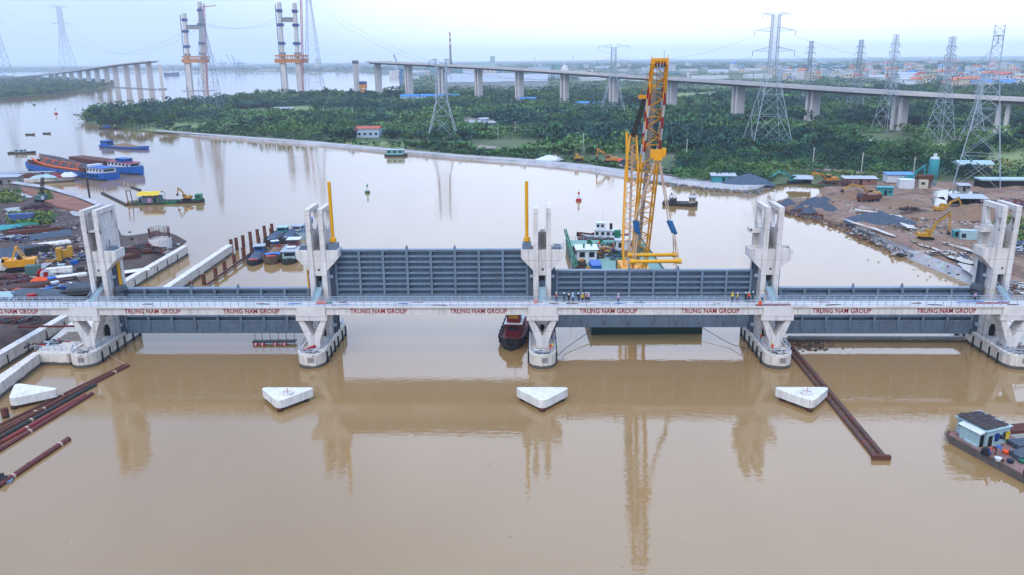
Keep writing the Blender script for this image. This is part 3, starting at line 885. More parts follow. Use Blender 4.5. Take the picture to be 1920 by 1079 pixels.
# red lettering on the girder faces
tc_ = bpy.data.curves.new('lettering_curve', 'FONT'); tc_.body = 'TRUNG NAM GROUP'
tc_.size = 1.0; tc_.offset = 0.014; tc_.extrude = 0.02; tc_.align_x = 'CENTER'; tc_.space_character = 1.06; tc_.resolution_u = 3
_to = bpy.data.objects.new('tmp_text', tc_); col.objects.link(_to)
bpy.context.view_layer.update()
let_me = bpy.data.meshes.new_from_object(_to.evaluated_get(bpy.context.evaluated_depsgraph_get()))
bpy.data.objects.remove(_to)
let_me.name = 'lettering'; let_me.materials.clear(); let_me.materials.append(LETTER)
_xs = [v.co.x for v in let_me.vertices]; _ys = [v.co.y for v in let_me.vertices]
tw, thh = max(_xs)-min(_xs), max(_ys)-min(_ys)
for v in let_me.vertices:
    v.co.x = (v.co.x-(max(_xs)+min(_xs))/2)/tw*10.35; v.co.y = (v.co.y-min(_ys))/thh*.86
for px in (20.5, 286, 471, 710, 897, 1140.5, 1331.5, 1578, 1774):
    g = P(px, 586, BO.y - .8)
    for _ in range(3):
        xl = (g.x-BO.x)*math.cos(TH) - (g.y-BO.y)*math.sin(TH)
        g = P(px, 586, B(xl, -.8).y)
    xl = (g.x-BO.x)*math.cos(TH) - (g.y-BO.y)*math.sin(TH)
    link('lettering', let_me, br, (xl, -.805, 9.2), (PI/2, 0, 0))

# ---- lock walls, left
lw = thing('lock_wall', 'long pale concrete lock wall with black fenders beside the scrap yard', 'wall', (-93.9, 170, 0))
MB().box(-.5, 1.0, -75, 54, -4, 2.55).build('wall_body', CONC_W, lw)
MB().box(-.5, 1.12, -75, 54.1, 2.55, 2.8).build('coping', CONC, lw)
for k in range(17):
    link('fender', fender_me, lw, (1.14, -58+6.5*k, .6), scale=(.6, .6, .8))
lw2 = thing('lock_wall', 'long pale concrete lock wall running upstream from the leftmost tower', 'wall', (-81.2, 190, 0))
MB().box(-.75, .75, -38, 35, -4, 2.4).build('wall_body', CONC_W, lw2)
MB().box(-.85, .85, -38, 35.1, 2.4, 2.7).build('coping', CONC, lw2)
MB().box(-.95, .95, 9, 11, -4, 2.75).build('buttress', CONC_W, lw2)
# platform between lock and leftmost pier
pf = thing('lock_platform', 'low concrete platform with pale parapet between the lock and the leftmost pier', 'platform', (0, 0, 0))
def poly_box(name, pix, z0, z1, mat, parent, zz=None):
    p = clean(poly_pts(pix, z1)); return MB().prism(p, z0, z1).build(name, mat, parent)
poly_box('slab', [(64,663),(128,664),(150,655),(205,620),(165,590),(140,598)], -4, 2.3, CONC_W, pf)
poly_box('wing_wall', [(64,660),(72,664),(-30,742),(-60,742)], -4, 2.4, CONC_W, pf)
railing(pf, [tuple(G(66, 658, 2.3)), tuple(G(128, 659, 2.3))], 1.2, 1.0, (1.05, .6))
poly_box('inner_pit', [(105,640),(150,640),(165,622),(128,622)], 2.2, 2.36, M('pit_floor', (150, 132, 112), .95, .2, .5), pf)

# ---- triangular pile caps in front
def pilecap(px, lab, topped, py=777):
    g = G(px, py, 0)
    t = thing('pile_cap', lab, 'pile cap', (g.x, g.y, 0), -TH, 'white triangular pile caps')
    c = [(0, .3), (4.7, 6.1), (-4.7, 6.1)]
    poly = []
    for k in range(3):
        p0 = Vector(c[k-1]); p1 = Vector(c[k]); p2 = Vector(c[(k+1) % 3])
        a = p1 + (p0-p1).normalized()*1.4; b = p1 + (p2-p1).normalized()*1.4
        for s in (0, .25, .5, .75, 1): 
            q = a*(1-s)**2 + p1*2*s*(1-s) + b*s*s; poly.append((q.x, q.y))
    MB().prism(clean(poly), .6, 1.95).build('cap', CONC_B, t)
    for x, y in ((0, 1.15), (3.1, 5.2), (-3.1, 5.2)):
        MB().tube((x, y, -4), (x, y, .62), .5, .5, 14).build('pile', RUST_W, t, smooth=True)
    if topped:
        MB().lathe([(.95, 1.94), (.95, 2.2), (.7, 2.22), (.7, 2.05)], (topped, 3.6, 0), 14).build('ring', CONC, t)
        MB().tube((topped, 3.6, 1.9), (topped+.1, 3.6, 2.9), .05, .05, 5).build('rod', RED, t)
    return t
pilecap(16, 'plain white triangular pile cap at the left beside the floating pipes', 0, 772).rotation_euler.z = R(-16)
pilecap(521, 'white triangular pile cap with a concrete ring, left of centre', .6)
pilecap(1017, 'plain white triangular pile cap below the middle pier', 0)
pilecap(1523, 'white triangular pile cap with a ring beside the rusty twin pipes', .1)
# ================================================================== CRANE BARGE AND CRANE
def hull_mesh(L, W, D, z0, bow=.3, stern=.12, sheer=.6, mats=None, deck_in=.25, name='hull', bowrise=None):
    """boat hull, bow towards +x, lofted; top rim (bulwark) and a sunk deck"""
    n = 14; secs = []
    bowrise = sheer if bowrise is None else bowrise
    for k in range(n+1):
        u = k/n; x = -L/2 + L*u
        wf = 1.0
        if u > 1-bow: wf = math.sqrt(max(0, 1-((u-(1-bow))/bow)**2.0))*.97+.03
        if u < stern: wf = .72+.28*math.sin(PI/2*u/stern)
        sh = bowrise*max(0, (u-.55)/.45)**2 + sheer*.5*max(0, (.25-u)/.25)**2
        secs.append((x, W/2*wf, z0+D+sh, wf))
    mb = MB(); vs = []
    for x, w, zt, wf in secs:
        wb = w*(.72 if wf > .9 else .45)
        vs += [(x, -wb, z0-.6), (x, -w*.96, z0+.35*D), (x, -w, zt), (x, -w*.9, zt), (x, -w*.9, zt-deck_in),
               (x, w*.9, zt-deck_in), (x, w*.9, zt), (x, w, zt), (x, w*.96, z0+.35*D), (x, wb, z0-.6)]
    m = 10; fs = []; mi = []
    for k in range(n):
        for j in range(m-1):
            fs.append((k*m+j, (k+1)*m+j, (k+1)*m+j+1, k*m+j+1)); mi.append(1 if j == 4 else 0)
    fs.append(tuple(range(m))); mi.append(0)
    fs.append(tuple(n*m+j for j in range(m-1, -1, -1))); mi.append(0)
    mb.v = vs; mb.f = fs; mb.m = mi
    return mb.mesh(name, mats)
def cabin(parent, x0, x1, w, z0, h, wall, roof, nwin=3, over=.25, name='cabin', glass=None):
    c = MB().box(x0, x1, -w/2, w/2, z0, z0+h).build(name, wall, parent)
    MB().box(x0-over, x1+over, -w/2-over, w/2+over, z0+h, z0+h+.14).build('roof', roof, c)
    wl = (x1-x0)/nwin
    for k in range(nwin):
        for s in (-1, 1):
            a = x0+wl*(k+.22); b = x0+wl*(k+.78)
            y = s*w/2
            MB().box(a, b, min(y, y+s*.03), max(y, y+s*.03), z0+h*.42, z0+h*.82).build('window', glass or GLASS, c)
    for xx, s in ((x0, -1), (x1, 1)):
        MB().box(min(xx, xx+s*.03), max(xx, xx+s*.03), -w*.36, w*.36, z0+h*.45, z0+h*.82).build('window', glass or GLASS, c)
    return c
def heap_mesh(L, W, H, seed, mat, n=14, name='heap'):
    rs = random.Random(seed); mb = MB(); vs = []; fs = []
    for i in range(n+1):
        for j in range(n+1):
            u = i/n*2-1; v = j/n*2-1
            r = min(1, (abs(u)**2.2+abs(v)**2.2)**(1/2.2))
            z = H*max(0, 1-r)**.85*(1+rs.uniform(-.18, .18)) + (rs.uniform(-.02, .04)*H if r < .97 else -.1)
            vs.append((u*L/2*(1+rs.uniform(-.02, .02)), v*W/2*(1+rs.uniform(-.02, .02)), z))
    for i in range(n):
        for j in range(n):
            a = i*(n+1)+j; fs.append((a, a+n+1, a+n+2, a+1))
    mb.add(vs, fs)
    me = mb.mesh(name, mat); me.polygons.foreach_set('use_smooth', [True]*len(me.polygons))
    return me
def ring_mesh(r, t, mat, name='tyre', n=12, k=6):
    mb = MB(); vs = []; fs = []
    for i in range(n):
        for j in range(k):
            a = 2*PI*i/n; b = 2*PI*j/k
            vs.append(((r+t*math.cos(b))*math.cos(a), t*math.sin(b), (r+t*math.cos(b))*math.sin(a)))
    for i in range(n):
        for j in range(k):
            fs.append((i*k+j, ((i+1) % n)*k+j, ((i+1) % n)*k+(j+1) % k, i*k+(j+1) % k))
    mb.add(vs, fs); return mb.mesh(name, mat, True)
tyre_me = ring_mesh(.42, .17, RUBBER)

BX0, BX1, BY0, BY1, BZ = 15.8, 38.0, 151.5, 228.0, 2.3
cb = thing('crane_barge', 'large flat green decked crane barge moored behind the hanging gate', 'barge', ((BX0+BX1)/2, BY0, 0))
hw = (BX1-BX0)/2; ln = BY1-BY0
MB().extr_x([(0, -.6), (0, BZ-.12), (ln, BZ-.12), (ln, .8), (ln-4, -.6)], -hw, hw).build('hull', GREEND, cb)
MB().box(-hw, hw, .01, ln, BZ-.12, BZ).build('deck', DECKG, cb)
for k in range(6):
    MB().box(-hw+.05, hw-.05, 8+11.5*k, 8.25+11.5*k, BZ+.002, BZ+.02).build('deck_seam', GREEN, cb)
for s in (-1, 1):
    MB().box(s*hw-.15, s*hw+.15, .2, ln, BZ, BZ+.28).build('bulwark', GREEND, cb)
railing(cb, [(-hw+.3, 40, BZ+.2), (-hw+.3, ln-1, BZ+.2), (hw-.3, ln-1, BZ+.2)], 2.4, 1.1, (1.05, .6))
def on_barge(px, py, z=BZ):
    return G(px, py, z)

# lattice crane ---------------------------------------------------------
def lattice(parent, p, q, secs, mat, chord_r, brace_r, nb, up=(1, 0, 0), stripe=None, lace=True):
    """four-chord lattice boom from p to q; secs: list of (t, halfwidth_u, halfwidth_v)"""
    p = Vector(p); q = Vector(q); d = (q-p); L = d.length; d.normalize()
    u = Vector(up); u = (u - d*u.dot(d)).normalized(); v = d.cross(u).normalized()
    def sec(t):
        for (a, ua, va), (b, ub, vb) in zip(secs[:-1], secs[1:]):
            if a <= t <= b:
                s = (t-a)/(b-a); return ua+(ub-ua)*s, va+(vb-va)*s
        return secs[-1][1:]
    def corner(t, k):
        a, b = sec(t); su, sv = ((-1, -1), (1, -1), (1, 1), (-1, 1))[k]
        return p + d*(L*t) + u*(a*su) + v*(b*sv)
    ts = sorted(set([s[0] for s in secs] + [i/nb for i in range(nb+1)]))
    for k in range(4):
        if stripe:
            t0, t1, ns = stripe
            MB().path([corner(t, k) for t in [x for x in ts if x < t0] + [t0]], chord_r, 6).build('chord', mat, parent)
            for i in range(ns):
                a = t0+(t1-t0)*i/ns; b = t0+(t1-t0)*(i+1)/ns
                MB().path([corner(a, k), corner(b, k)], chord_r, 6).build('chord_band', WHITE if i % 2 == 0 else RED, parent)
            MB().path([corner(t1, k), corner(1, k)], chord_r, 6).build('chord', mat, parent)
        else:
            MB().path([corner(t, k) for t in ts], chord_r, 6).build('chord', mat, parent)
    if lace:
        for k in range(4):
            k2 = (k+1) % 4
            for i in range(nb):
                a, b = i/nb, (i+1)/nb
                x, y = (k, k2) if i % 2 == 0 else (k2, k)
                MB().tube(corner(a, x), corner(b, y), brace_r, brace_r, 5, False).build('brace', mat, parent)
                if i % 3 == 0:
                    MB().tube(corner(a, k), corner(a, k2), brace_r, brace_r, 5, False).build('brace', mat, parent)
    return corner

foot = Vector((28.6, 176, 4.2)); tip = P(1237, 118, 150.5)
bt = Vector((28.6, 176, BZ))
cr = thing('lattice_crane', 'tall orange lattice crane with striped boom standing on the green barge', 'crane', bt)
fl = Vector((0, 0, foot.z-BZ)); tl = tip-bt
boomc = lattice(cr, fl, tl, [(0, .8, .8), (.12, 1.55, 1.35), (.5, 1.6, 1.4), (.55, 1.6, 1.4), (.93, 1.35, 1.2), (1, 1.3, .9)], ORNG, .2, .1, 26,
                stripe=(.62, .90, 6))
# head with sheaves
MB().beam(tl+Vector((-1.5, 0, .3)), tl+Vector((1.5, 0, .3)), 1.3, 1.0).build('boom_head', ORNG, cr)
MB().beam(tl+Vector((-1.1, -.1, -1.0)), tl+Vector((-1.1, .1, .4)), .3, .9).beam(tl+Vector((1.1, -.1, -1.0)), tl+Vector((1.1, .1, .4)), .3, .9).build('head_bracket', ORNG, cr)
for s in (-1.45, 1.45):
    MB().beam(tl+Vector((s, 0, .6)), tl+Vector((s, 0, 1.3)), .12).build('head_post', ORNG, cr)
MB().tube(tl+Vector((.75, 0, .8)), tl+Vector((.75, 0, 2.2)), .04, .03, 5).build('antenna', CABLE, cr)
for s in (-.8, -.3, .3, .8):
    MB().tube(tl+Vector((s-.09, -.7, -.2)), tl+Vector((s+.09, -.7, -.2)), .55, .55, 14).build('sheave', RUST, cr, smooth=True)
# grey walkway inside the boom
d_ = (tl-fl); MB().beam(fl+d_*.1+Vector((-.25, .9, 0)), fl+d_*.9+Vector((-.25, .9, 0)), .8, .1, up=(0, 1, 0)).build('walkway', M('walkway_mesh', (180, 168, 160), .7, .15, .5), cr)
# mast behind
mtop = P(1187, 256, 197) - bt; mfoot = Vector((-1.5, 4, 2.2))
mastc = lattice(cr, mfoot, mtop, [(0, .7, .6), (.2, 1.55, .8), (.75, 1.5, .8), (1, .75, .5)], ORNG, .19, .095, 18)
MB().beam(mtop+Vector((-.9, 0, .2)), mtop+Vector((.9, 0, .2)), .8, .7).build('mast_head', RUST, cr)
MB().beam(fl+(mtop-mfoot)*.05+Vector((-1.5, 3.5, 0)), mtop+Vector((0, .6, -2)), .6, .1, up=(0, 1, 0)).build('mast_walkway', M('walkway_mesh', (150, 146, 150)), cr)
arm = P(1210, 184, 158) - bt
pr = MB()
for k in range(8):
    pr.tube(mtop+Vector((-.55+.16*k, 0, .4)), arm+Vector((-.5+.14*k, 0, 0)), .06, .06, 5, False)
pr.build('pendant_rope', CABLE, cr)
MB().beam(arm+Vector((-1.3, 0, .2)), arm+Vector((1.2, 0, .2)), .5, .7).build('pendant_yoke', ORNG, cr)
MB().tube(arm+Vector((-1.0, 0, .4)), tl+Vector((-1.4, .3, -.5)), .07, .07, 5).build('backstay', ORNG, cr)
bs0 = P(1175, 248, 190) - bt; bs1 = P(1176, 340, 188) - bt
MB().tube(bs1, bs0, .3, .3, 10).build('back_stop', ORNG, cr, smooth=True)
MB().path([bs1, P(1172, 420, 188)-bt, P(1168, 500, 186)-bt], .05, 5).build('stay_rope', ROPE, cr)
# superstructure
MB().box(-3.2, 3.2, -.5, 11, .9, 4.2).build('machine_house', ORNG, cr)
MB().box(-3.1, 3.1, 11, 14, 1.2, 3.6).build('counterweight', CABLE, cr)
for s in (-3.6, 3.6):
    MB().extr_x([(-4, .45), (-3.2, 0), (8.2, 0), (9, .45), (8.2, 1.1), (-3.2, 1.1)], s-.6, s+.6).build('crawler', RUBBER, cr)
# hook block on its falls
hk = P(1233, 288, 151) - bt
fr = MB()
for k in range(6):
    fr.tube(hk+Vector((-.55+.2*k, 0, .9)), tl+Vector((-.6+.24*k, -.6, -.5)), .035, .035, 4, False)
fr.build('hoist_rope', CABLE, cr)
MB().box(hk.x-1.35, hk.x+1.35, hk.y-.45, hk.y+.45, hk.z-.7, hk.z+.7).build('hook_block', ORNG, cr)
MB().box(hk.x-.8, hk.x+.8, hk.y-.5, hk.y+.5, hk.z-1.3, hk.z-.69).build('hook_frame', ORNG, cr)
MB().box(hk.x+.8, hk.x+1.5, hk.y-.55, hk.y+.55, hk.z-.2, hk.z+.95).build('hook_cheek', ORNG, cr)

# spreader beams, slings (a thing hanging from the hook)
hw_ = hk+bt + Vector((0, 0, -1.2))
sp = thing('spreader_rig', 'two thick yellow spreader tubes on pale slings with blue shackles above the gate', 'lifting gear', (hw_.x, 149, 15.5))
so = Vector((hw_.x, 149, 15.5))
def spreader(pa, pb, Y, nm):
    a = P(*pa, Y)-so; b = P(*pb, Y)-so
    MB().tube(a, b, .36, .36, 14).build(nm, YEL, sp, smooth=True)
    dd = (b-a).normalized()
    for e, s in ((a, 1), (b, -1)):
        MB().tube(e-dd*s*.15, e+dd*s*1.0, .5, .5, 14).build('end_collar', YEL, sp, smooth=True)
    return a, b
ra_, rb_ = spreader((1178, 479), (1270, 478), 151.0, 'spreader_tube')
fa_, fb_ = spreader((1182, 491), (1276, 490), 147.8, 'spreader_tube')
top = hw_-so
for (px, side) in ((1195, 0), (1258, 1)):
    m1 = P(px-3, 412, 150)-so; m2 = P(px+5 if side else px-2, 438, 149.5)-so
    for k, off in enumerate((-.28, .28)):
        MB().tube(top+Vector((off*.3+(-.35 if side == 0 else .35), 0, 0)), m1+Vector((off, off, 0)), .13, .13, 6).build('sling', ROPE, sp)
        MB().tube(m1+Vector((off, off, -.1-.25*k)), m2+Vector((off+.2, off, .2-.45*k)), .38, .38, 12).build('blue_coupler', SLING_B, sp, smooth=True)
    for (e, yy) in ((ra_ if side == 0 else rb_, 1), (fa_ if side == 0 else fb_, -1)):
        ee = e + Vector((.6 if side == 0 else -.6, 0, 0))
        for off in (-.12, .25):
            MB().tube(m2+Vector((off, 0, -.2)), ee+Vector((off*1.2, 0, .3)), .09, .09, 6).build('sling', ROPE, sp)
for e in (ra_+Vector((.8, 0, 0)), fa_+Vector((.6, 0, 0)), rb_-Vector((.6, 0, 0)), fb_-Vector((.8, 0, 0))):
    MB().tube(e, (e.x, e.y, -1.2), .08, .08, 6).build('drop_strap', M('orange_strap', (226, 120, 70), .8, .1, 1.0), sp)

# deck gear of the barge
def at_barge(px, py): return G(px, py, BZ)
g = at_barge(1107, 500)
dh = thing('deck_house', 'white deck house with flat pale roof on the crane barge', 'cabin', (18.6, 204, BZ))
cabin(dh, -1.6, 3.4, 5.5, 0, 3.4, WHITE, WHITE, 2, .5)
MB().tube((0.2, -1, 3.5), (0.2, -1, 4.6), .25, .25, 8).build('vent', GREEN, dh)
MB().tube((2.4, 1.5, 3.5), (2.4, 1.5, 4.8), .25, .25, 8).build('vent', GREEN, dh)
def container(loc, rz, L, mat, lab, nm='shipping_container', group=None, W=2.44, Hh=2.6):
    t = thing(nm, lab, 'container', loc, rz, group)
    MB().box(-L/2, L/2, -W/2, W/2, 0, Hh).build('body', mat, t)
    rib = MB().box(-.09, .09, -W/2-.03, W/2+.03, .15, Hh-.15).mesh('rib', mat)
    n = int(L/.55)
    for k in range(n): link('rib', rib, t, (-L/2+.3+(L-.6)*k/(n-1), 0, 0))
    for s in (-.3, .3):
        MB().box(L/2, L/2+.05, s*W-.5, s*W+.5, .1, Hh-.15).build('door', mat, t)
    MB().box(-L/2-.02, L/2+.06, -W/2-.045, W/2+.045, Hh-.1, Hh+.02).build('roof', mat, t)
    return t
gc = G(1119, 506, BZ)
container((20.6, 191, BZ), R(-90), 6.0, BLUE, 'blue shipping container at the near end of the crane barge deck')
def winch_machine(loc, rz, lab, mat=YELD):
    t = thing('winch_machine', lab, 'winch', loc, rz, 'winches on the crane barge')
    MB().box(-2, 2, -1.2, 1.2, 0, .5).build('frame', WOODD, t)
    MB().tube((-.8, -1.1, 1.2), (-.8, 1.1, 1.2), .8, .8, 14).build('drum', CABLE, t, smooth=True)
    for s in (-1.1, 1.1): MB().tube((-.8, s-.08, 1.2), (-.8, s+.08, 1.2), 1.2, 1.2, 14).build('flange', RUST, t, smooth=True)
    MB().box(.5, 1.9, -.9, .9, .5, 1.7).build('motor', mat, t)
    MB().box(.9, 1.5, -.3, .3, 1.7, 2.1).build('gearbox', mat, t)
    return t
winch_machine((17.6, 188.5, BZ), R(20), 'dark cable winch with yellow motor beside the blue container')
winch_machine((17.4, 196, BZ), R(70), 'dark cable winch with yellow motor beside the white deck house')
winch_machine((18.6, 211, BZ), R(10), 'yellow motor winch behind the white deck house')
t = thing('deck_mast', 'leaning green lattice derrick on the left edge of the crane barge', 'derrick', (16.3, 184, BZ))
lattice(t, (0, 0, 0), (-1.8, 28, 6.5), [(0, .35, .35), (1, .25, .25)], GREEN, .12, .06, 14)
t = thing('white_deck_house', 'small white pitched deck house behind the boom', 'cabin', (30.6, 214, BZ)); 
t.name = 'deck_cabin'
cabin(t, -2.2, 3.2, 4.5, 0, 3.4, WHITE, WHITE, 2, .3)
MB().tube((-1.5, 1, 3.4), (-1.5, 1, 5.6), .9, .9, 12).build('funnel', GREEN, t, smooth=True)
for k, (x, y) in enumerate(((22, 222), (25.5, 223), (20.4, 214), (33.5, 224))):
    t = thing('bollard_drum', ['green drum on the far left corner of the crane barge', 'green drum at the far end of the crane barge beside the boat', 'green drum by the deck house of the crane barge', 'green drum on the far right corner of the crane barge'][k], 'drum', (x, y, BZ))
    MB().tube((0, 0, 0), (0, 0, 1.3), .55, .55, 12).build('barrel', GREEN, t, smooth=True)
    MB().tube((0, 0, 1.3), (0, 0, 1.45), .62, .62, 12).build('lid', GREEND, t, smooth=True)

# ================================================================== BOATS
def tug(name, lab, loc, rz, L, W, hullm, superm, lower, D=1.9, roofm=None, mast=True, two=True, glass=None):
    t = thing(name, lab, 'boat', loc, rz)
    link('hull', hull_mesh(L, W, D, 0, .35, .18, .9, [hullm, DECKM if lower is None else lower], .5), t)
    n = int(L/2.2)
    for k in range(n):
        u = k/(n-1); x = -L*.44+L*.8*u
        w = W/2*(1 if x < L*.12 else math.sqrt(max(.05, 1-((x-L*.12)/(L*.40))**2)))
        for s in (-1, 1):
            link('tyre', tyre_me, t, (x, s*(w+.12), D-.2), (0, 0, 0))
    link('tyre', tyre_me, t, (L/2+.05, 0, D+.3), (0, 0, PI/2), (1.3, 1.3, 1.3))
    c = cabin(t, -L*.28, L*.16, W*.6, D-.5, 2.4, superm, roofm or WHITE, 4)
    if two:
        cabin(t, -L*.04, L*.13, W*.5, D+2.0, 2.0, superm, roofm or WHITE, 2, name='wheelhouse', glass=glass)
    MB().tube((-L*.16, 0, D+1.9), (-L*.16, 0, D+3.8), .45, .4, 12).build('funnel', RUBBER, t, smooth=True)
    if mast:
        MB().tube((0, 0, D+4), (0, 0, D+7.5), .08, .05, 6).build('mast', WHITE, t)
    return t
g = G(968, 656, 0)
tug('tug_boat', 'dark red tug boat with tyre fenders moored left of the middle pier', (g.x-.2, g.y+7.5, 0), R(-97), 17, 5.2, WOODD, M('tug_red', (128, 34, 40), .55, .12, .8, (90, 40, 36), .4), REDB, 1.6, glass=YELD)
g = G(1064, 500, 0)
tug('tug_boat', 'blue and white tug boat between the middle tower and the crane barge', (g.x-1.2, 178, 0), R(-100), 19, 5.6, WOODD, WHITE, BLUE, 1.9, BLUE)
g = G(1130, 458, 0)
tug('work_boat', 'brown hulled work boat with white wheelhouse lying at the far end of the crane barge', (g.x, 233, 0), R(170), 15, 5, REDB, WHITE, MINT, 2.4, WHITE)

def cargo_boat(lab, loc, rz, L, W, hullm, load, loadh, cab=None, tarpm=None, D=1.1, cabm=None, group='gravel boats moored by the rusty piles', cabx=-.36, roofm=None, name='cargo_boat', bowdeck=None):
    t = thing(name, lab, 'boat', loc, rz, group)
    link('hull', hull_mesh(L, W, D, 0, .28, .1, .5, [hullm, WOOD], .45, bowrise=.9), t)
    if load is not None:
        link('cargo', heap_mesh(L*.66, W*.9, loadh*1.15, int(L*10)+len(lab), load, name='cargo'), t, (L*.06, 0, D-.35))
    if cab:
        cabin(t, L*cabx-L*.075, L*cabx+L*.075, W*.62, D-.4, 1.7, cabm or WHITE, roofm or TIN, 2, .35)
    if bowdeck is not None:
        MB().box(L*.33, L*.41, -W*.25, W*.25, D+.1, D+.55).build('bow_bundle', bowdeck, t)
    for s in (-1, 1):
        for u in (-.3, -.1, .1): link('tyre', tyre_me, t, (L*u, s*(W/2+.1), D-.35), (0, 0, 0))
    gk = random.Random(int(L*7+W*31+len(lab))); gm = [RUST, BLUE_T, WHITE, REDB, GREEN, WOODD]
    for k in range(9):
        x = gk.choice([gk.uniform(.28, .42), gk.uniform(-.48, -.24)])*L; y = gk.uniform(-.3, .3)*W; q = gk.uniform(.15, .45)
        MB().obox((x, y, D-.1+q/2+gk.uniform(0, .3)), (q*1.6, q, q), gk.uniform(0, 3)).build('deck_gear', gk.choice(gm), t)
    MB().beam((-L*.3, W*.3, D+.3), (L*.3, W*.36, D+.5), .12).build('punt_pole', WOOD, t)
    if tarpm is not None:
        mb = MB(); vs = []
        for i in range(9):
            for j in range(4):
                vs.append((L*.26+(j-1.5)*.6, (i-4)/4*W*.4, D+.5+rnd.uniform(0, .35)))
        mb.add(vs, [(i*4+j, (i+1)*4+j, (i+1)*4+j+1, i*4+j+1) for i in range(8) for j in range(3)])
        mb.build('tarpaulin', tarpm, t, smooth=True)
    return t
def gb(px, py): return G(px, py, 0)
RB_ = R(-92)
g = gb(465, 499); cargo_boat('narrow gravel boat with red bow gear moored against the front rusty piles', (g.x-.3, g.y+9, 0), R(-80), 19, 4.4, WOODD, GRAVEL, 1.5, True, None, .8, BLUE, bowdeck=RED)
g = gb(500, 497); cargo_boat('wooden boat full of brown sand with a blue tarpaulin at its bow', (g.x, g.y+9.5, 0), R(-84), 20, 5.2, WOOD, SANDM, 1.6, False, BLUE_T, 1.5, bowdeck=RED)
g = gb(533, 497); t = cargo_boat('grey open decked house boat with a water tank on its roof', (g.x+.3, g.y+7, 0), R(-86), 15, 4.8, WOODD, None, 0, False, None, .9)
cabin(t, -5.5, 3.0, 4.0, .5, 2.2, MINT, TIN, 3, .5); MB().tube((-.5, -1.2, 3.1), (-.5, 1.2, 3.1), .55, .55, 12).build('water_tank', M('steel_tank', (190, 196, 204), .35, .05, 1, metal=.6), t, smooth=True)
cabin(t, -6.5, -3.4, 3.0, 2.85, 1.8, M('maroon_wall', (120, 60, 62), .6, .1, 1), WHITE, 2, .4, 'wheelhouse')
g = gb(497, 462); cargo_boat('boat with blue grey gravel and white blue cabin, second rank from the piles', (g.x+.8, g.y+10, 0), R(-90), 20, 4.8, WOODD, GRAVEL, 1.7, True, None, 1.1, TEAL, roofm=MINT)
g = gb(528, 462); cargo_boat('boat with white canopy and gravel beside the second tower', (g.x, g.y+12, 0), R(-90), 20, 5, WOODD, GRAVEL, 2.0, True, None, 1.1, WHITE)
g = gb(560, 452); cargo_boat('gravel boat with mint wheelhouse half hidden behind the second tower', (g.x, g.y+14, 0), R(-88), 24, 5.6, MINT, GRAVEL, 2.0, True, None, 1.2, MINT, roofm=BLUE)
g = gb(518, 470); t = cargo_boat('small boat with bright blue box cabin and white roof among the gravel boats', (g.x-1, g.y+3, 0), R(-60), 8, 2.6, RED, None, 0, True, None, .8, BLUE_T, cabx=-.05, roofm=WHITE)

# blue barges on the left
def big_barge(lab, px0, py0, px1, py1, W, D, cabm, extra=None):
    a = gb(px0, py0); b = gb(px1, py1); c = (a+b)/2; L = (b-a).length
    rz = math.atan2(b.y-a.y, b.x-a.x)
    t = thing('blue_barge', lab, 'barge', (c.x, c.y, 0), rz, 'blue cargo barges at the left bank')
    link('hull', hull_mesh(L, W, D, 0, .2, .08, 1.4, [BLUE, RUST], .3, bowrise=1.6), t)
    return t, L
t, L = big_barge('long blue barge loaded with a grey plate and an orange truss', 212, 338, 55, 317, 11, 3.0, None)
cabin(t, -L*.47, -L*.30, 7, 2.7, 2.8, WHITE, BLUE, 5, .4)
MB().box(-L*.34, -L*.30, -3, 3, 5.6, 6.6).build('wheelhouse', WHITE, t)
pl = MB().extr_y([(-L*.22, 3.2), (L*.36, 3.2), (L*.36, 8.6), (L*.10, 8.0), (-L*.22, 5.6)], -1.2, -.8); pl.build('plate_load', M('load_grey', (112, 112, 120), .6, .1, .3), t)
MB().box(-L*.30, -L*.24, -4.5, 4.5, 3, 5.0).build('bulkhead', RUST, t)
cabin(t, L*.37, L*.43, 5, 3.2, 2.4, RUST, TIN, 2, .3, 'bow_shelter')
for s in range(6): link('tyre', tyre_me, t, (-L*.45+2.5*s, 5.6, 2.2), (0, 0, 0))
tr = thing('orange_truss', 'curved orange tube truss lying on the long blue barge', 'truss', t.location, t.rotation_euler.z)
pts = [(-L*.22+L*.57*k/12, 3.4, 3.6+2.4*(1-math.cos(PI*.5*(k/12)**2.2))+(0.9 if k > 11 else 0)) for k in range(13)]
orm = M('truss_orange', (240, 104, 24), .5, .1, .5)
MB().path(pts, .42, 8).build('main_tube', orm, tr)
up_ = [(x, 1.2, z+2.3+(.5*(k % 2))) for k, (x, y, z) in enumerate(pts)]
for k in range(1, 12):
    MB().tube(pts[k], up_[k] if k % 2 else up_[k-1], .16, .16, 6).build('strut', orm, tr)
    MB().tube(up_[k], up_[min(11, k+1)], .14, .14, 6).build('strut', orm, tr)
t, L = big_barge('blue barge with white red roofed wheelhouse lying outside the long barge', 140, 311, 269, 329, 9, 3.0, None)
cabin(t, -L*.02+L*.12, L*.40, 6, 2.9, 2.6, WHITE, M('roof_red', (176, 60, 66), .6, .1, 1), 6, .4)
cabin(t, L*.2, L*.32, 4.5, 5.6, 1.6, BLUE, BLUE, 3, .3, 'wheelhouse')
MB().box(-L*.46, L*.08, -3.8, 3.8, 3.0, 5.4).build('hold_cover', RUST, t)
for s in range(5): link('tyre', tyre_me, t, (L*.02+3*s, -4.6, 2.0))
a = gb(193, 276); b = gb(278, 281); c = (a+b)/2; L = (b-a).length
t = thing('sand_barge', 'low blue barge heaped with pale sand out on the river', 'barge', (c.x, c.y, 0), math.atan2(b.y-a.y, b.x-a.x))
link('hull', hull_mesh(L, 8.5, 1.5, 0, .16, .06, .6, [BLUE, WOOD], .2), t)
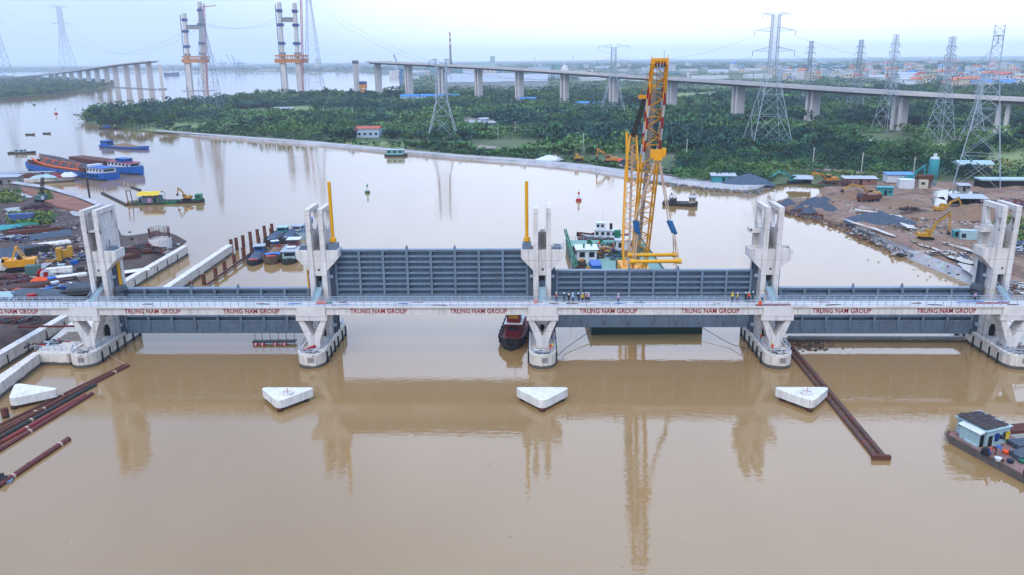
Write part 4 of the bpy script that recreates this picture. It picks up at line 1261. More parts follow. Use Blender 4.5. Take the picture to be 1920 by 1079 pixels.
link('cargo', heap_mesh(L*.6, 7, 2.2, 91, SANDM, name='cargo'), t, (L*.02, 0, 1.2))
cabin(t, -L*.47, -L*.33, 5, 1.3, 3.0, BLUE, BLUE, 3, .3)
# small boats
def sampan(lab, px, py, L, W, rz, hullm, cabm=None, roofm=None, group='small boats on the river', nm='small_boat'):
    g = gb(px, py); t = thing(nm, lab, 'boat', g, rz, group)
    link('hull', hull_mesh(L, W, .9, 0, .35, .15, .5, [hullm, WOOD], .3), t)
    if cabm is not None: cabin(t, -L*.25, L*.12, W*.8, .5, 1.9, cabm, roofm or cabm, 2, .25)
    return t
sampan('small grey covered boat alone on the river at the far left', 42, 288, 16, 4, R(5), WOODD, MINT, TIN)
sampan('tiny blue boat close to the tip of the green peninsula', 203, 242, 14, 4, R(5), WOODD, BLUE)
sampan('tiny dark boat under the cable stayed tower', 342, 188, 22, 5, 0, WOODD, WOODD)
sampan('floating speck of a skiff far left below the buoys', 57, 253.5, 7, 2, 0, WOODD)
sampan('second tiny skiff left of the blue sand barge', 88, 251.5, 6, 2, 0, WOODD)
sampan('slim green skiff beside the floating work shed', 295, 383, 17, 2.6, R(8), GREEN)
g = gb(743, 293); t = thing('house_boat', 'floating house with mint walls and roof beside the embankment', 'house boat', g, R(-3))
link('hull', hull_mesh(13, 6, 1.0, 0, .2, .1, .3, [WOODD, WOOD], .2), t)
cabin(t, -5.2, 4.4, 5, .9, 2.8, M('mint_wall', (130, 190, 180), .6, .1, .6), MINT, 3, .5)
a = gb(1238, 384); b = gb(1303, 387); c = (a+b)/2; L = (b-a).length
t = thing('dredger_boat', 'low black dredging barge with rusty deck gear lying right of the crane', 'barge', (c.x+1, c.y, 0), math.atan2(b.y-a.y, b.x-a.x))
link('hull', hull_mesh(L, 5, 1.2, 0, .2, .08, .5, [WOODD, WOODD], .2), t)
cabin(t, L*.26, L*.43, 3.8, 1.1, 2.3, M('pale_wall', (196, 184, 170), .7, .1, .6), TIN, 2, .4)
MB().box(-L*.3, -L*.12, -1.6, 1.6, 1.1, 2.5).build('pump_house', WOODD, t)
MB().beam((-L*.36, 0, 1.1), (-L*.27, 0, 4.6), .2).beam((-L*.2, 0, 1.1), (-L*.27, 0, 4.6), .2).beam((-L*.27, 0, 4.6), (-L*.1, 0, 2.6), .15).build('gantry', WOODD, t)
# buoys
def buoy(px, py, mat, lab, s=1.0):
    g = gb(px, py); t = thing('buoy', lab, 'buoy', g, 0, 'channel buoys'); t.scale = (s, s, s)
    MB().lathe([(.9, -.3), (1.1, .1), (1.1, .7), (.7, .95)], n=12).build('float', mat, t, smooth=True)
    MB().lathe([(.5, .95), (.25, 2.6), (.22, 2.7)], n=8).build('cone', WHITE, t, smooth=True)
    MB().lathe([(.42, 2.7), (.42, 3.3), (.1, 3.5)], n=8).build('lantern', mat, t)
    MB().tube((0, 0, 3.4), (0, 0, 4.3), .05, .05, 5).build('staff', CABLE, t)
buoy(689, 362, GREEN, 'green channel buoy in the river left of centre')
buoy(1085, 377, RED, 'red channel buoy in the river right of the middle tower')
buoy(64, 197, GREEN, 'tiny green buoy off the far left bank', 1.6)
buoy(105, 214, RED, 'tiny red buoy off the far left bank', 1.6)
buoy(203, 209, GREEN, 'tiny green buoy off the tip of the peninsula', 1.3)
# floating work shed and pontoon excavator handled with machines
# ================================================================== VIADUCT AND RIVER BRIDGE
def tower_pts(plist):
    out = []
    for px, pb, pt in plist:
        b = G(px, pb, 0); out.append((b, ZAT(px, pt, b)))
    return out
VP = [(2090,262,205),(1875,253,194.5),(1683,246,183.5),(1521,229,172.5),(1382,219,162.5),(1259,205,154),(1150,198,147),(1058,196,140.5),(974,192,135),(898,187,130.5),
      (829,186,127),(768,186,123.5),(711,181,120.5)]
via = thing('viaduct', 'long pale expressway viaduct on twin piers crossing the green delta', 'viaduct', (0, 0, 0))
vp = tower_pts(VP)
def catmull(pts, n=8):
    out = []
    for i in range(len(pts)-1):
        p0 = pts[max(0, i-1)]; p1 = pts[i]; p2 = pts[i+1]; p3 = pts[min(len(pts)-1, i+2)]
        for k in range(n):
            t = k/n
            out.append(.5*((2*p1)+(p2-p0)*t+(2*p0-5*p1+4*p2-p3)*t*t+(-p0+3*p1-3*p2+p3)*t**3))
    out.append(pts[-1]); return out
def deck(parent, pts, hw_, mats, depth, extra=0):
    line = catmull(pts, 6)
    if extra:
        d = (line[-1]-line[-2]).normalized(); line.append(line[-1]+d*extra)
    n = len(line); tops = []
    prof = [(-hw_, 0), (-hw_, -.5), (-hw_*.45, -depth*.55), (-hw_*.42, -depth), (hw_*.42, -depth), (hw_*.45, -depth*.55), (hw_, -.5), (hw_, 0)]
    for seg in range(0, n-1, 6):
        part_ = line[seg:min(n, seg+7)]
        mb = MB(); vs = []; m = len(prof)
        for k, p in enumerate(part_):
            i = seg+k
            d = (line[min(n-1, i+1)]-line[max(0, i-1)]); d.z = 0; d.normalize(); s = Vector((d.y, -d.x, 0))
            for a, z in prof: vs.append(p + s*a + Vector((0, 0, z)))
        mb.add(vs, [(k*m+j, k*m+(j+1) % m, (k+1)*m+(j+1) % m, (k+1)*m+j) for k in range(len(part_)-1) for j in range(m)] + [tuple(range(m)), tuple((len(part_)-1)*m+j for j in range(m-1, -1, -1))])
        mb.build('deck_segment', mats[0], parent)
        pb = MB()
        for sgn in (-1, 1):
            vs = []
            for k, p in enumerate(part_):
                i = seg+k
                d = (line[min(n-1, i+1)]-line[max(0, i-1)]); d.z = 0; d.normalize(); s = Vector((d.y, -d.x, 0))
                a = sgn*(hw_+.03)
                vs += [p+s*a+Vector((0, 0, -.9)), p+s*a+Vector((0, 0, 1.1)), p+s*(a-sgn*.4)+Vector((0, 0, 1.1)), p+s*(a-sgn*.4)+Vector((0, 0, .02))]
            pb.add(vs, [(k*4+j, (k+1)*4+j, (k+1)*4+j+1, k*4+j+1) for k in range(len(part_)-1) for j in range(3)])
        pb.build('parapet', mats[1], parent)
    return line
deck(via, [Vector((b.x, b.y, z+3.2)) for b, z in vp], 11.0, (BRDD, BRDG), 3.2, 22)
def twin_pier(parent, b, z, dx, dy, name='pier', w=3.4, t=4.6, gap=2.3):
    for s in (-1, 1):
        mb = MB()
        cx, cy = b.x + dx*gap*s, b.y + dy*gap*s
        mb.obox((cx, cy, z/2-.5), (w, t, z+1.0), math.atan2(dy, dx))
        mb.build(name, BRDG, parent)
for i, (b, z) in enumerate(vp[1:], 1):
    n_ = vp[min(len(vp)-1, i+1)][0]; p_ = vp[i-1][0]
    d = (p_-n_); d.z = 0; d.normalize()
    nx, ny = d.y, -d.x                     # across the road
    w = 2.6
    twin_pier(via, b, z, d.x, d.y, w=2.6, t=8.0 if i > 4 else 9.0, gap=2.6)
lone = G(670, 180, 0)
t = thing('bridge_pier', 'lone tall pier standing ahead of the unfinished viaduct end', 'pier', lone)
MB().obox((0, 0, 24), (6, 10, 49), R(30)).build('shaft', BRDG, t); MB().obox((0, 0, 50), (6.6, 10.6, 5), R(30)).build('formwork', M('formwork_dark', (110, 110, 116), .8, .2, .1), t)

lv = thing('approach_viaduct', 'unfinished approach viaduct rising from the far left bank', 'viaduct', (0, 0, 0))
LP_ = [(-60,160,152),(20,157,147.5),(70,155,143.5),(98,154,140.5),(108,153,139.5),(122,154,138),(136,155,136.6),(152,157,134.8),(168,158,132.8),(185,160,130.3),(203,162,128),(220,163.5,125.7),(241,165,123.2),(262,166.5,121),(284,167.5,118.8)]
lp = tower_pts(LP_)
deck(lv, [Vector((b.x, b.y, z+3)) for b, z in lp], 11.0, (BRDD, BRDG), 3.2, 30)
for i, (b, z) in enumerate(lp[2:], 2):
    d = (lp[i-1][0]-lp[min(len(lp)-1, i+1)][0]); d.z = 0; d.normalize()
    MB().obox((b.x, b.y, z/2-.5), (4.4, 11, z+1), math.atan2(d.y, d.x)).build('pier', BRDG, lv)
b = G(305, 168, 0); z = ZAT(302, 122, b)
t = thing('bridge_pier', 'lone tall pier in the river just past the left viaduct end', 'pier', b)
MB().obox((0, 0, z/2), (6, 12, z), R(20)).build('shaft', BRDG, t); MB().obox((0, 0, .8), (16, 18, 2.4), R(20)).build('footing', CONC_D, t)
w_ = G(225, 164, 0)
t = thing('work_causeway', 'thin dark working causeway linking the left viaduct piers', 'causeway', (0, 0, 0))
MB().beam(G(212, 163.5, 1), G(292, 167.5, 1), 6, 1.2).build('slab', CONC_D, t)

# cable-stayed bridge towers under construction
def pylon_tower(lab, legs, ybase, cross, plat, tops, cranex, craney, Yd=None):
    b0 = G(legs[0][0], ybase, 0); Y = b0.y
    t = thing('bridge_tower', lab, 'tower', (b0.x, Y, 0))
    def W(px, py): return P(px, py, Y) - Vector((b0.x, Y, 0))
    for (xb, xt), tp in zip(legs, tops):
        a = W(xb, ybase+1); m = W(xb+(xt-xb)*.45, plat[1]-2); c = W(xt, tp)
        MB().beam(a, m, 8.5, 9, up=(0, 1, 0)).beam(m, c, 5.5, 7, up=(0, 1, 0)).build('leg', BRDG, t)
        for f, s in ((.12, 9), (.3, 10.5), (.62, 9.5), (.86, 8)):
            q = m.lerp(c, f); MB().obox(q, (s, 9, 4.5)).build('climbing_form', BLUE_D if f > .2 else CONC_D, t)
    xa = legs[0][0]+(legs[0][1]-legs[0][0])*.8; xb = legs[1][0]+(legs[1][1]-legs[1][0])*.8
    MB().beam(W(xa, cross), W(xb, cross), 6, 6, up=(0, 1, 0)).build('cross_beam', CONC_D, t)
    MB().beam(W(xa, cross-2), W(xb, cross-2), 5, 2.2, up=(0, 1, 0)).build('cross_form', BLUE_D, t)
    x0, x1 = plat[2]
    for yy, h in ((plat[0]+1, 2.6), (plat[1]-3.5, 3.5), (plat[1], 4.0)):
        mb = MB().beam(W(x0, yy), W(x1, yy), h, 13, up=(0, 1, 0)); mb.build('formwork_truss', FORMY, t)
    for k in range(14):
        xx = x0+(x1-x0)*(k+.5)/14
        MB().beam(W(xx, plat[0]), W(xx+rnd.uniform(-2, 2), plat[1]), 1.0, 1.0).build('formwork_post', FORMY, t)
    MB().obox(W((legs[0][0]+legs[1][0])/2, ybase+1), ((legs[1][0]-legs[0][0]+24)/1500*Y, 26, 3.5)).build('footing', CONC_D, t)
    # tower crane beside the leg
    cbm = M('tower_crane_red', (190, 96, 84), .6, .15, .1)
    k = thing('tower_crane', 'slim red tower crane climbing beside ' + ('the left' if legs[0][0] < 450 else 'the right') + ' bridge tower', 'crane', (b0.x, Y-8, 0))
    p = W(cranex, ybase); q = W(cranex-(cranex-960)*-.012, craney)
    for a in (-1.3, 1.3):
        for c in (-1.3, 1.3):
            MB().beam(p+Vector((a, c, 0)), q+Vector((a, c, 0)), .5).build('mast_chord', cbm, k)
    mb = MB(); n = 34
    for i in range(n):
        a = p.lerp(q, i/n); c = p.lerp(q, (i+1)/n); s = 1 if i % 2 else -1
        mb.beam(a+Vector((-1.3*s, -1.3, 0)), c+Vector((1.3*s, -1.3, 0)), .4); mb.beam(a+Vector((-1.3, 0, 0)), a+Vector((1.3, 0, 0)), .4)
    mb.build('mast_lacing', cbm, k)
    jb = q+Vector((0, 0, -6)); MB().beam(jb+Vector((-9, 0, 0)), jb+Vector((22, 0, 3)), 1.2).build('jib', cbm, k)
    MB().obox(jb+Vector((-8, 0, -1)), (4, 3, 3)).build('counterweight', CONC_D, k)
    # hoist mast on the left
    e0 = W(legs[0][0]-5, ybase); e1 = W(legs[0][1]-6, tops[0]+3)
    h = thing('hoist_mast', 'thin dark hoist mast along ' + ('the left' if legs[0][0] < 450 else 'the right') + ' bridge tower', 'hoist', (b0.x, Y-4, 0))
    MB().beam(e0, e1, 1.4).build('mast', LATTF, h)
    MB().obox(e0.lerp(e1, .04), (3, 3, 5)).build('cage', CONC_D, h)
pylon_tower('left unfinished cable stayed bridge tower with yellow formwork platform', ((358, 345), (386, 374)), 171, 52, (106, 116, (343, 391)), (25, 4), 392, 8)
pylon_tower('right unfinished cable stayed bridge tower with yellow formwork platform', ((536, 523), (564, 552)), 176, 38, (104, 116, (517, 576)), (5, 6), 571, -14)
# work platforms near the viaduct head
g = G(682, 181, 0)
t = thing('batching_tower', 'yellow batching tower beside the lone viaduct pier', 'plant', g)
for x in (-4, 4):
    for y in (-4, 4): MB().beam((x, y, 0), (x, y, 14), .8).build('leg', CONC_D, t)
MB().box(-5, 5, -5, 5, 12, 18).build('hopper', FORMY, t); MB().box(-4, 4, -4, 4, 2, 11).build('mixer', FORMY, t); MB().box(-5, 5, -5, 5, 18, 22).build('head_box', BLUE_D, t)

# ================================================================== PYLONS AND LINES
def pylon(lab, px, py_base, py_top, wbase, wtop, arms, mat=LATT, rot=0.0, cap=True, thin=.16, group='power line pylons', waist=.62, nb=9):
    thin *= .52
    b = G(px, py_base, 0); H = ZAT(px, py_top, b)
    t = thing('power_pylon', lab, 'pylon', (b.x, b.y, .5), rot, group)
    def half(z):
        f = z/H
        return (wbase+(wtop-wbase)*(f/waist))/2 if f < waist else wtop/2*(1-.12*(f-waist)/(1-waist))
    zs = [0.0]
    for i in range(nb*2):
        zs.append(zs[-1]+max(2.2, half(zs[-1])*1.55))
        if zs[-1] > H: break
    zs = [z*H/zs[-1] for z in zs]
    cr_ = [(-1, -1), (1, -1), (1, 1), (-1, 1)]
    for sx, sy in cr_:
        MB().path([(sx*half(z), sy*half(z), z) for z in zs], thin*1.35, 4).build('leg', mat, t)
    mb = MB()
    for i in range(len(zs)-1):
        a, c = zs[i], zs[i+1]; ha, hc = half(a), half(c)
        for k in range(4):
            p, q = cr_[k], cr_[(k+1) % 4]
            mb.beam((p[0]*ha, p[1]*ha, a), (q[0]*hc, q[1]*hc, c), thin); mb.beam((q[0]*ha, q[1]*ha, a), (p[0]*hc, p[1]*hc, c), thin)
            if i: mb.beam((p[0]*ha, p[1]*ha, a), (q[0]*ha, q[1]*ha, a), thin*.9)
    mb.build('bracing', mat, t)
    ends = []
    for f, L, d in arms:
        z = f*H; h = half(z)
        for s in (-1, 1):
            m2 = MB(); tipp = (s*L, 0, z+d)
            for sy in (-1, 1):
                m2.beam((s*h, sy*h, z), tipp, thin); m2.beam((s*h, sy*h, z+L*.22), tipp, thin)
                for kk in range(1, 5):
                    u = kk/5; lo = Vector((s*h, sy*h, z)).lerp(Vector(tipp), u); hi = Vector((s*h, sy*h, z+L*.22)).lerp(Vector(tipp), u-.2)
                    m2.beam(lo, hi, thin*.7)
            m2.build('cross_arm', mat, t)
            MB().tube((s*L, 0, z+d), (s*L, 0, z+d-3.0), .14, .14, 5).build('insulator', CABLE, t)
            ends.append((s, z+d-3.0, L))
    return t, H, ends
AR = lambda L: [(.60, L, .5), (.74, L*1.05, .5), (.88, L*.95, .5), (.985, L*.8, 1.0)]
pA = pylon('tall lattice pylon with wide arms right of the crane', 1437, 274, 28, 24, 4.5, [(.56, 11, .5), (.72, 12.5, .5), (.87, 12, .5), (.985, 8, 1.5)], thin=.3)
pB = pylon('large lattice pylon standing at the back of the right construction ground', 1830, 352, 50, 17, 3.8, [(.93, 3.0, .5)], thin=.24, rot=R(60), waist=.75)
pC = pylon('squat lattice pylon rising from the forest in front of the viaduct, left of centre', 831, 262, 112, 20, 7.6, [(.56, 6.0, 0), (.80, 6.5, 0), (.97, 7.5, .5)], thin=.34, waist=.48)
pD = pylon('pale lattice pylon behind the forest left of the crane boom', 1148, 219, 89, 24, 4.5, [(.62, 13, .5), (.79, 15, .5), (.985, 14, 1.5)], thin=.3)
AN = [(.62, 4.6, .4), (.72, 5.6, .4), (.82, 5.0, .4), (.90, 4.2, .4)]
pE = pylon('slim lattice pylon second from the right, in front of the viaduct', 1760, 268, 70, 13, 2.8, AN, thin=.24, rot=R(25))
pF = pylon('slim lattice pylon touching the viaduct third from the right', 1660, 249, 66, 14, 2.8, AN, thin=.24, rot=R(25))
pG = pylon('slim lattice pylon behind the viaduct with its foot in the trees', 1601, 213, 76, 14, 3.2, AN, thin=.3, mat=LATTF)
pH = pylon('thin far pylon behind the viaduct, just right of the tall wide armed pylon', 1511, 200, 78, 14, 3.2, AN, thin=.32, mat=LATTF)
pI = pylon('short lattice pylon half hidden behind the large one at the right', 1822, 270, 150, 11, 2.6, [(.8, 4, .4), (.92, 4, .4)], thin=.24)
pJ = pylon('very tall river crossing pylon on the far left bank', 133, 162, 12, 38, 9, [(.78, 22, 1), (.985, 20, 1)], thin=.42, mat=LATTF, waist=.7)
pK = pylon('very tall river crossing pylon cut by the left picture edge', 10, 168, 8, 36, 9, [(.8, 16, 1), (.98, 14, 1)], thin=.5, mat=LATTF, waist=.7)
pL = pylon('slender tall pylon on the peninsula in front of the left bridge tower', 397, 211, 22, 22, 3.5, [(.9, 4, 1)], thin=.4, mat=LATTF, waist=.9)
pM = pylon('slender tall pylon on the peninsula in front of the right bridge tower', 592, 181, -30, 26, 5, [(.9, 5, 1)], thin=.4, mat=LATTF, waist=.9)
def armtip(pl, k):
    t, H, ends = pl; s, z, L = ends[k]; a = t.rotation_euler.z
    return Vector((t.location.x+math.cos(a)*s*L, t.location.y+math.sin(a)*s*L, z+.5))
def wire(a, b, sag, r, lab, group):
    mb = MB(); n = 24; pts = []
    for k in range(n+1):
        u = k/n; p = a.lerp(b, u); p.z -= sag*4*u*(1-u); pts.append(p)
    o = mb.path(pts, r, 3).build('power_line', CABLE)
    tag(o, lab, 'cable', group)
for nm, a, b, ks, sag, lab in (
        ('A-E', pA, pE, (1, 3, 5), 5, 'thin power line sagging from the wide armed pylon to the second pylon from the right'),
        ('E-B', pE, pB, (0, 1, 0), 3, 'thin power line between the two rightmost pylons'),
        ('F-E', pF, pE, (1, 3, 5), 3, 'thin power line between the two slim pylons in front of the viaduct'),
        ('G-F', pG, pF, (1, 3, 5), 4, 'thin power line between the slim pylons behind the viaduct'),
        ('H-G', pH, pG, (1, 3, 5), 4, 'thin far power line between the two pylons behind the viaduct'),
        ('D-A', pD, pA, (0, 2, 4), 10, 'thin power line from the pylon left of the crane to the wide armed one'),
        ('C-D', pC, pD, (0, 2, 2), 10, 'thin power line behind the viaduct head from pylon to pylon'),
        ('J-L', pJ, pL, (1, 0, 1), 46, 'long faint river crossing line between the far left pylon and the peninsula'),
        ('K-J', pK, pJ, (1, 3, 3), 30, 'faint power line between the two far left pylons'),
        ('L-M', pL, pM, (0, 1, 1), 20, 'faint power line between the two slender peninsula pylons'),
        ('M-D', pM, pD, (1, 0, 1), 40, 'long faint power line from the right bridge tower to the pylon left of the crane')):
    for k in sorted(set(ks)):
        ka = min(k, len(a[2])-1); kb = min(k, len(b[2])-1)
        if True: wire(armtip(a, ka), armtip(b, kb), sag*(1+.03*k), .05 if nm not in ('J-L', 'K-J', 'L-M', 'M-D') else .10, lab, 'lines ' + nm.replace('-', ' '))
# right side: lines leaving the picture
for k in (0, 1):
    wire(armtip(pE, 1+2*k), Vector((560, 380, 64-6*k)), 4, .05, 'thin power line leaving the picture at the right edge', 'lines leaving right')

# ================================================================== FAR WORKS AND TOWN
def far_box(name, lab, cat, px, py, w, d, h, wall, roof, rz=0.0, group=None, style='flat', nwin=0, floors=1):
    g = G(px, py, 1.0); t = thing(name, lab, cat, g, rz, group)
    MB().box(-w/2, w/2, -d/2, d/2, -.5, h).build('wall', wall, t)
    if style == 'gable': MB().gable(-w/2, w/2, -d/2, d/2, h, h+d*.18, .6).build('roof', roof, t)
    else: MB().box(-w/2-.3, w/2+.3, -d/2-.3, d/2+.3, h, h+.6).build('roof', roof, t)
    if nwin:
        wm_ = MB().box(-.9, .9, -.06, .06, 0, 1.6).mesh('window', GLASS)
        for f in range(floors):
            for k in range(nwin):
                link('window', wm_, t, (-w/2+w*(k+.5)/nwin, -d/2-.05, 1.6+f*3.4))
    return t
HOUSEW = [M('house_white', (226, 224, 222), .8, .06, .05), M('house_cream', (224, 206, 178), .8, .06, .05), M('house_pale_blue', (186, 204, 220), .8, .06, .05)]
far_box('warehouse', 'very wide white warehouse roof behind the viaduct left of centre', 'warehouse', 905, 166, 150, 80, 12, TIN, TIN, R(-6), style='gable')
far_box('warehouse', 'white warehouse with plain front right beside the wide one', 'warehouse', 985, 167, 80, 60, 14, TIN, TIN, R(-6), style='gable')
for px, w in ((770, 24), (806, 34), (845, 22)):
    far_box('blue_shed', {770: 'low shed with blue roof under the viaduct, left one', 806: 'long low blue roofed shed under the viaduct', 845: 'small blue roofed shed beside the squat pylon'}[px], 'shed', px, 188, w, 16, 5, HOUSEW[2], TINB, R(-4), style='gable')
far_box('blue_shed', 'narrow blue roofed shed in the forest behind the viaduct', 'shed', 990, 193, 20, 10, 5, HOUSEW[2], TINB, 0, style='gable')
far_box('blue_shed', 'long pale blue roof in the forest left of the crane', 'shed', 1106, 200, 34, 10, 4, HOUSEW[2], TINB, R(8), style='gable')
g = G(846, 150, 0)
t = thing('chimney', 'tall grey chimney with red and white bands on the skyline', 'chimney', g)
Hc = ZAT(846, 61, g)
MB().lathe([(4.2, 0), (2.4, Hc*.68)], n=14).build('shaft', CONC_D, t, smooth=True)
for k in range(5):
    a = Hc*.68+Hc*.32*k/5; b_ = Hc*.68+Hc*.32*(k+1)/5
    MB().lathe([(2.4-.08*k, a), (2.3-.08*k, b_)], n=14).build('band', RED if k % 2 == 0 else WHITE, t, smooth=True)
t = far_box('grain_silo', 'mint topped grain silo block on the skyline left of centre', 'silo', 908, 150, 62, 24, 30, CONC, MINT, 0)
MB().box(-30, 16, -8, 8, 30.6, 42).build('gallery', MINT, t); MB().box(16, 28, -8, 8, 30.6, 58).build('elevator_tower', MINT, t)
for k in range(6): MB().tube((-26+10.5*k, -13, 0), (-26+10.5*k, -13, 30), 5, 5, 12).build('silo_cell', CONC, t, smooth=True)
t = far_box('factory_block', 'grey factory block with domed silo on the skyline right of centre', 'factory', 1035, 146, 70, 30, 18, CONC_D, TIN, 0, nwin=6, floors=2)
MB().lathe([(11, 0), (11, 22), (6, 30), (2, 33), (2, 40)], (34, -8, 0), 14).build('dome_silo', CONC, t, smooth=True)
MB().box(6, 20, -9, 9, 18, 34).build('conveyor_tower', M('teal_far', (120, 168, 166), .7, .1, .1), t)
far_box('office_block', 'pale tower block on the far shore behind the right bridge tower', 'building', 596, 129, 36, 30, 60, HOUSEW[0], TIN, 0, nwin=6, floors=10)
# port: quay, ship, cranes
def quay_crane(lab, px, py, s=1.0):
    g = G(px, py, 0); t = thing('quay_crane', lab, 'crane', g, R(8), 'container cranes on the far quay'); bm = M('crane_blue_far', (60, 110, 160), .6, .1, .1)
    for x in (-9, 9):
        for y in (-9, 9): MB().beam((x*s, y*s, 0), (x*s, y*s, 42*s), 2.2*s).build('leg', bm, t)
    MB().beam((-34*s, 0, 42*s), (30*s, 0, 42*s), 5*s, 4*s).build('girder', bm, t)
    MB().beam((-34*s, 0, 42*s), (-52*s, 0, 96*s), 3.5*s, 3*s).build('raised_boom', bm, t)
    MB().beam((-9*s, 0, 42*s), (-9*s, 0, 66*s), 2*s).beam((-9*s, 0, 66*s), (28*s, 0, 42*s), 1.2*s).build('apex_frame', bm, t)
quay_crane('left blue container crane on the far quay', 418, 131.5); quay_crane('right blue container crane on the far quay', 444, 131.5); quay_crane('blue container crane next to the rightmost one on the far quay', 452, 131.5, .95)
g = G(322, 141, 0); t = thing('cargo_ship', 'small blue ship with derrick on the far river', 'ship', g, R(10))
link('hull', hull_mesh(60, 16, 9, 0, .3, .15, 3, [BLUE_D, RUST], 1), t); cabin(t, -26, -12, 12, 9, 12, WHITE, WHITE, 4, .5); MB().beam((8, 0, 9), (8, 0, 34), 1.5).beam((8, 0, 30), (-14, 0, 42), 1.2).build('derrick', RUST, t)
g = G(1062+0, 110, 0)
t = thing('port_crane', 'blue harbour crane with slanting jib behind the viaduct head', 'crane', G(752, 152, 0)); bm = M('crane_blue_far', (60, 110, 160))
MB().obox((0, 0, 12), (8, 8, 24)).build('base', bm, t); MB().beam((0, 0, 24), (-16, 0, 66), 2.5).build('jib', bm, t); MB().obox((4, 0, 27), (10, 6, 6)).build('house', bm, t)
# town: houses
hs = random.Random(21)
ROOFS = [('red', M('far_roof_red', (206, 118, 100), .8, .12, .1)), ('pale grey', TIN), ('blue', TINB), ('white', WHITE), ('orange', M('far_roof_orange', (214, 128, 92), .8, .1, .1))]
proto = {}
def house_proto(kind, wi, floors):
    k = (kind, wi, floors)
    if k in proto: return proto[k]
    w, d, h = (9, 12, 3.6*floors+.4)
    wall = MB().box(-w/2, w/2, -d/2, d/2, -.5, h).mesh('wall', HOUSEW[wi])
    rm = ROOFS[kind][1]
    roof = (MB().gable(-w/2, w/2, -d/2, d/2, h, h+2.6, .5, 'y') if kind in (0, 4, 2) else MB().box(-w/2-.3, w/2+.3, -d/2-.3, d/2+.3, h, h+.5)).mesh('roof', rm)
    win = MB().box(-.9, .9, -.05, .05, 0, 1.7).mesh('window', GLASS)
    proto[k] = (wall, roof, win, w, d, h); return proto[k]
def town(n, xr, yr, group, lab2, seed, kinds=(0, 1, 1, 2, 3, 3, 4)):
    r = random.Random(seed); made = 0
    while made < n:
        px = r.uniform(*xr); u = r.random(); py = yr[0]+(yr[1]-yr[0])*u**.8
        g = G(px, py+(960-px)*.0105*0, 1.0)
        kind = r.choice(kinds); wi = r.choice((0, 0, 0, 1, 2)); fl = r.choice((1, 1, 2, 2, 3))
        wall, roof, win, w, d, h = house_proto(kind, wi, fl)
        s = r.uniform(1.1, 1.8) * (1.25 if g.y > 2500 else 1)
        rn = ROOFS[kind][0]
        t = thing('town_house', ('%s roofed house ' % rn) + lab2, 'house', g, r.uniform(-.5, .5), group + ' with %s roofs' % rn); t.scale = (s, s, s)
        o = link('wall', wall, t); link('roof', roof, t)
        for f in range(fl):
            for x in (-2.4, 2.4): link('window', win, o, (x, -d/2-.04, 1.2+3.5*f))
        made += 1
town(230, (1440, 1960), (122, 152), 'town houses on the right', 'in the dense far town behind the right end of the viaduct', 5, (0, 1, 1, 2, 3, 3, 3, 3, 4))
town(60, (1690, 1960), (150, 166), 'near town houses on the right', 'at the near edge of the town on the right', 6, (0, 1, 1, 3, 3, 3, 4))
town(30, (1120, 1450), (122, 138), 'houses behind the crane', 'far behind the viaduct near the crane boom', 7, (1, 1, 2, 3))
town(22, (480, 720), (124, 131), 'houses on the far shore', 'on the far shore behind the bridge tower', 8, (1, 3, 3, 2))
town(18, (880, 1110), (126, 140), 'works sheds on the skyline', 'among the works on the skyline left of the crane', 9, (1, 1, 2, 3))
fw_r = random.Random(31)
SHED = [(1010,131,1),(1075,128,3),(1130,132,1),(1180,134,3),(1240,136,2),(1290,134,3),(1345,139,1),(1400,133,3),(1110,151,3),(1185,152,3),(1560,130,2),(1640,152,1),(1700,151,1),(1780,118,0),(1860,152,1),
        (1700,158,1),(1830,166,2),(1905,164,2),(545,127,3),(640,129,3),(870,143,1),(790,140,1),(1330,148,3),(1420,147,3),(500,133,3)]
for k, (px, py, kind) in enumerate(SHED):
    g = G(px, py, 1); w = fw_r.uniform(50, 110) * (.6 if py > 150 else 1)
    far_box('factory_shed', '%s roofed long shed in the far plain, %s' % (ROOFS[kind][0], ['left half of the skyline', 'right half of the skyline'][px > 960]), 'shed', px, py, w, fw_r.uniform(22, 40), fw_r.uniform(6, 10), HOUSEW[0], ROOFS[kind][1], fw_r.uniform(-.2, .2),
            'far sheds %s %s' % (ROOFS[kind][0], 'right' if px > 960 else 'left'), 'gable' if kind != 3 else 'flat')
# villa block and individual houses
t = far_box('villa', 'cream villa with orange hipped roofs at the edge of the town on the right', 'house', 1806, 166, 44, 22, 12, HOUSEW[1], ROOFS[4][1], R(-5), style='gable', nwin=8, floors=3)
MB().box(-14, 14, -14, -8, 0, 15).build('porch', HOUSEW[1], t); MB().gable(-15, 15, -15, -7, 15, 18, .5).build('porch_roof', ROOFS[4][1], t)
t = far_box('villa', 'small cream house with orange roof left of the large villa', 'house', 1776, 163, 18, 14, 6, HOUSEW[1], ROOFS[4][1], R(-5), style='gable', nwin=3)
t = far_box('farm_house', 'white house with red roof among the trees behind the embankment', 'house', 693, 257, 16, 9, 6, HOUSEW[2], TINR, R(-6), style='gable', nwin=4, floors=1)
MB().box(-13, -8, -4, 3, 0, 4).build('annex', HOUSEW[2], t); MB().gable(-13, -8, -4, 3, 4, 5, .4, 'y').build('annex_roof', TINR, t)
far_box('farm_shed', 'small brown shed with tin roof in the clearing left of the red roofed house', 'shed', 533, 211, 20, 8, 4, M('shed_wall', (136, 116, 104), .9, .1, .2), TIN, 0, style='gable')
far_box('farm_shed', 'tiny grey hut on the grassy tip of the peninsula', 'shed', 434, 243, 10, 6, 3.5, CONC_D, TIN, R(10), style='gable')
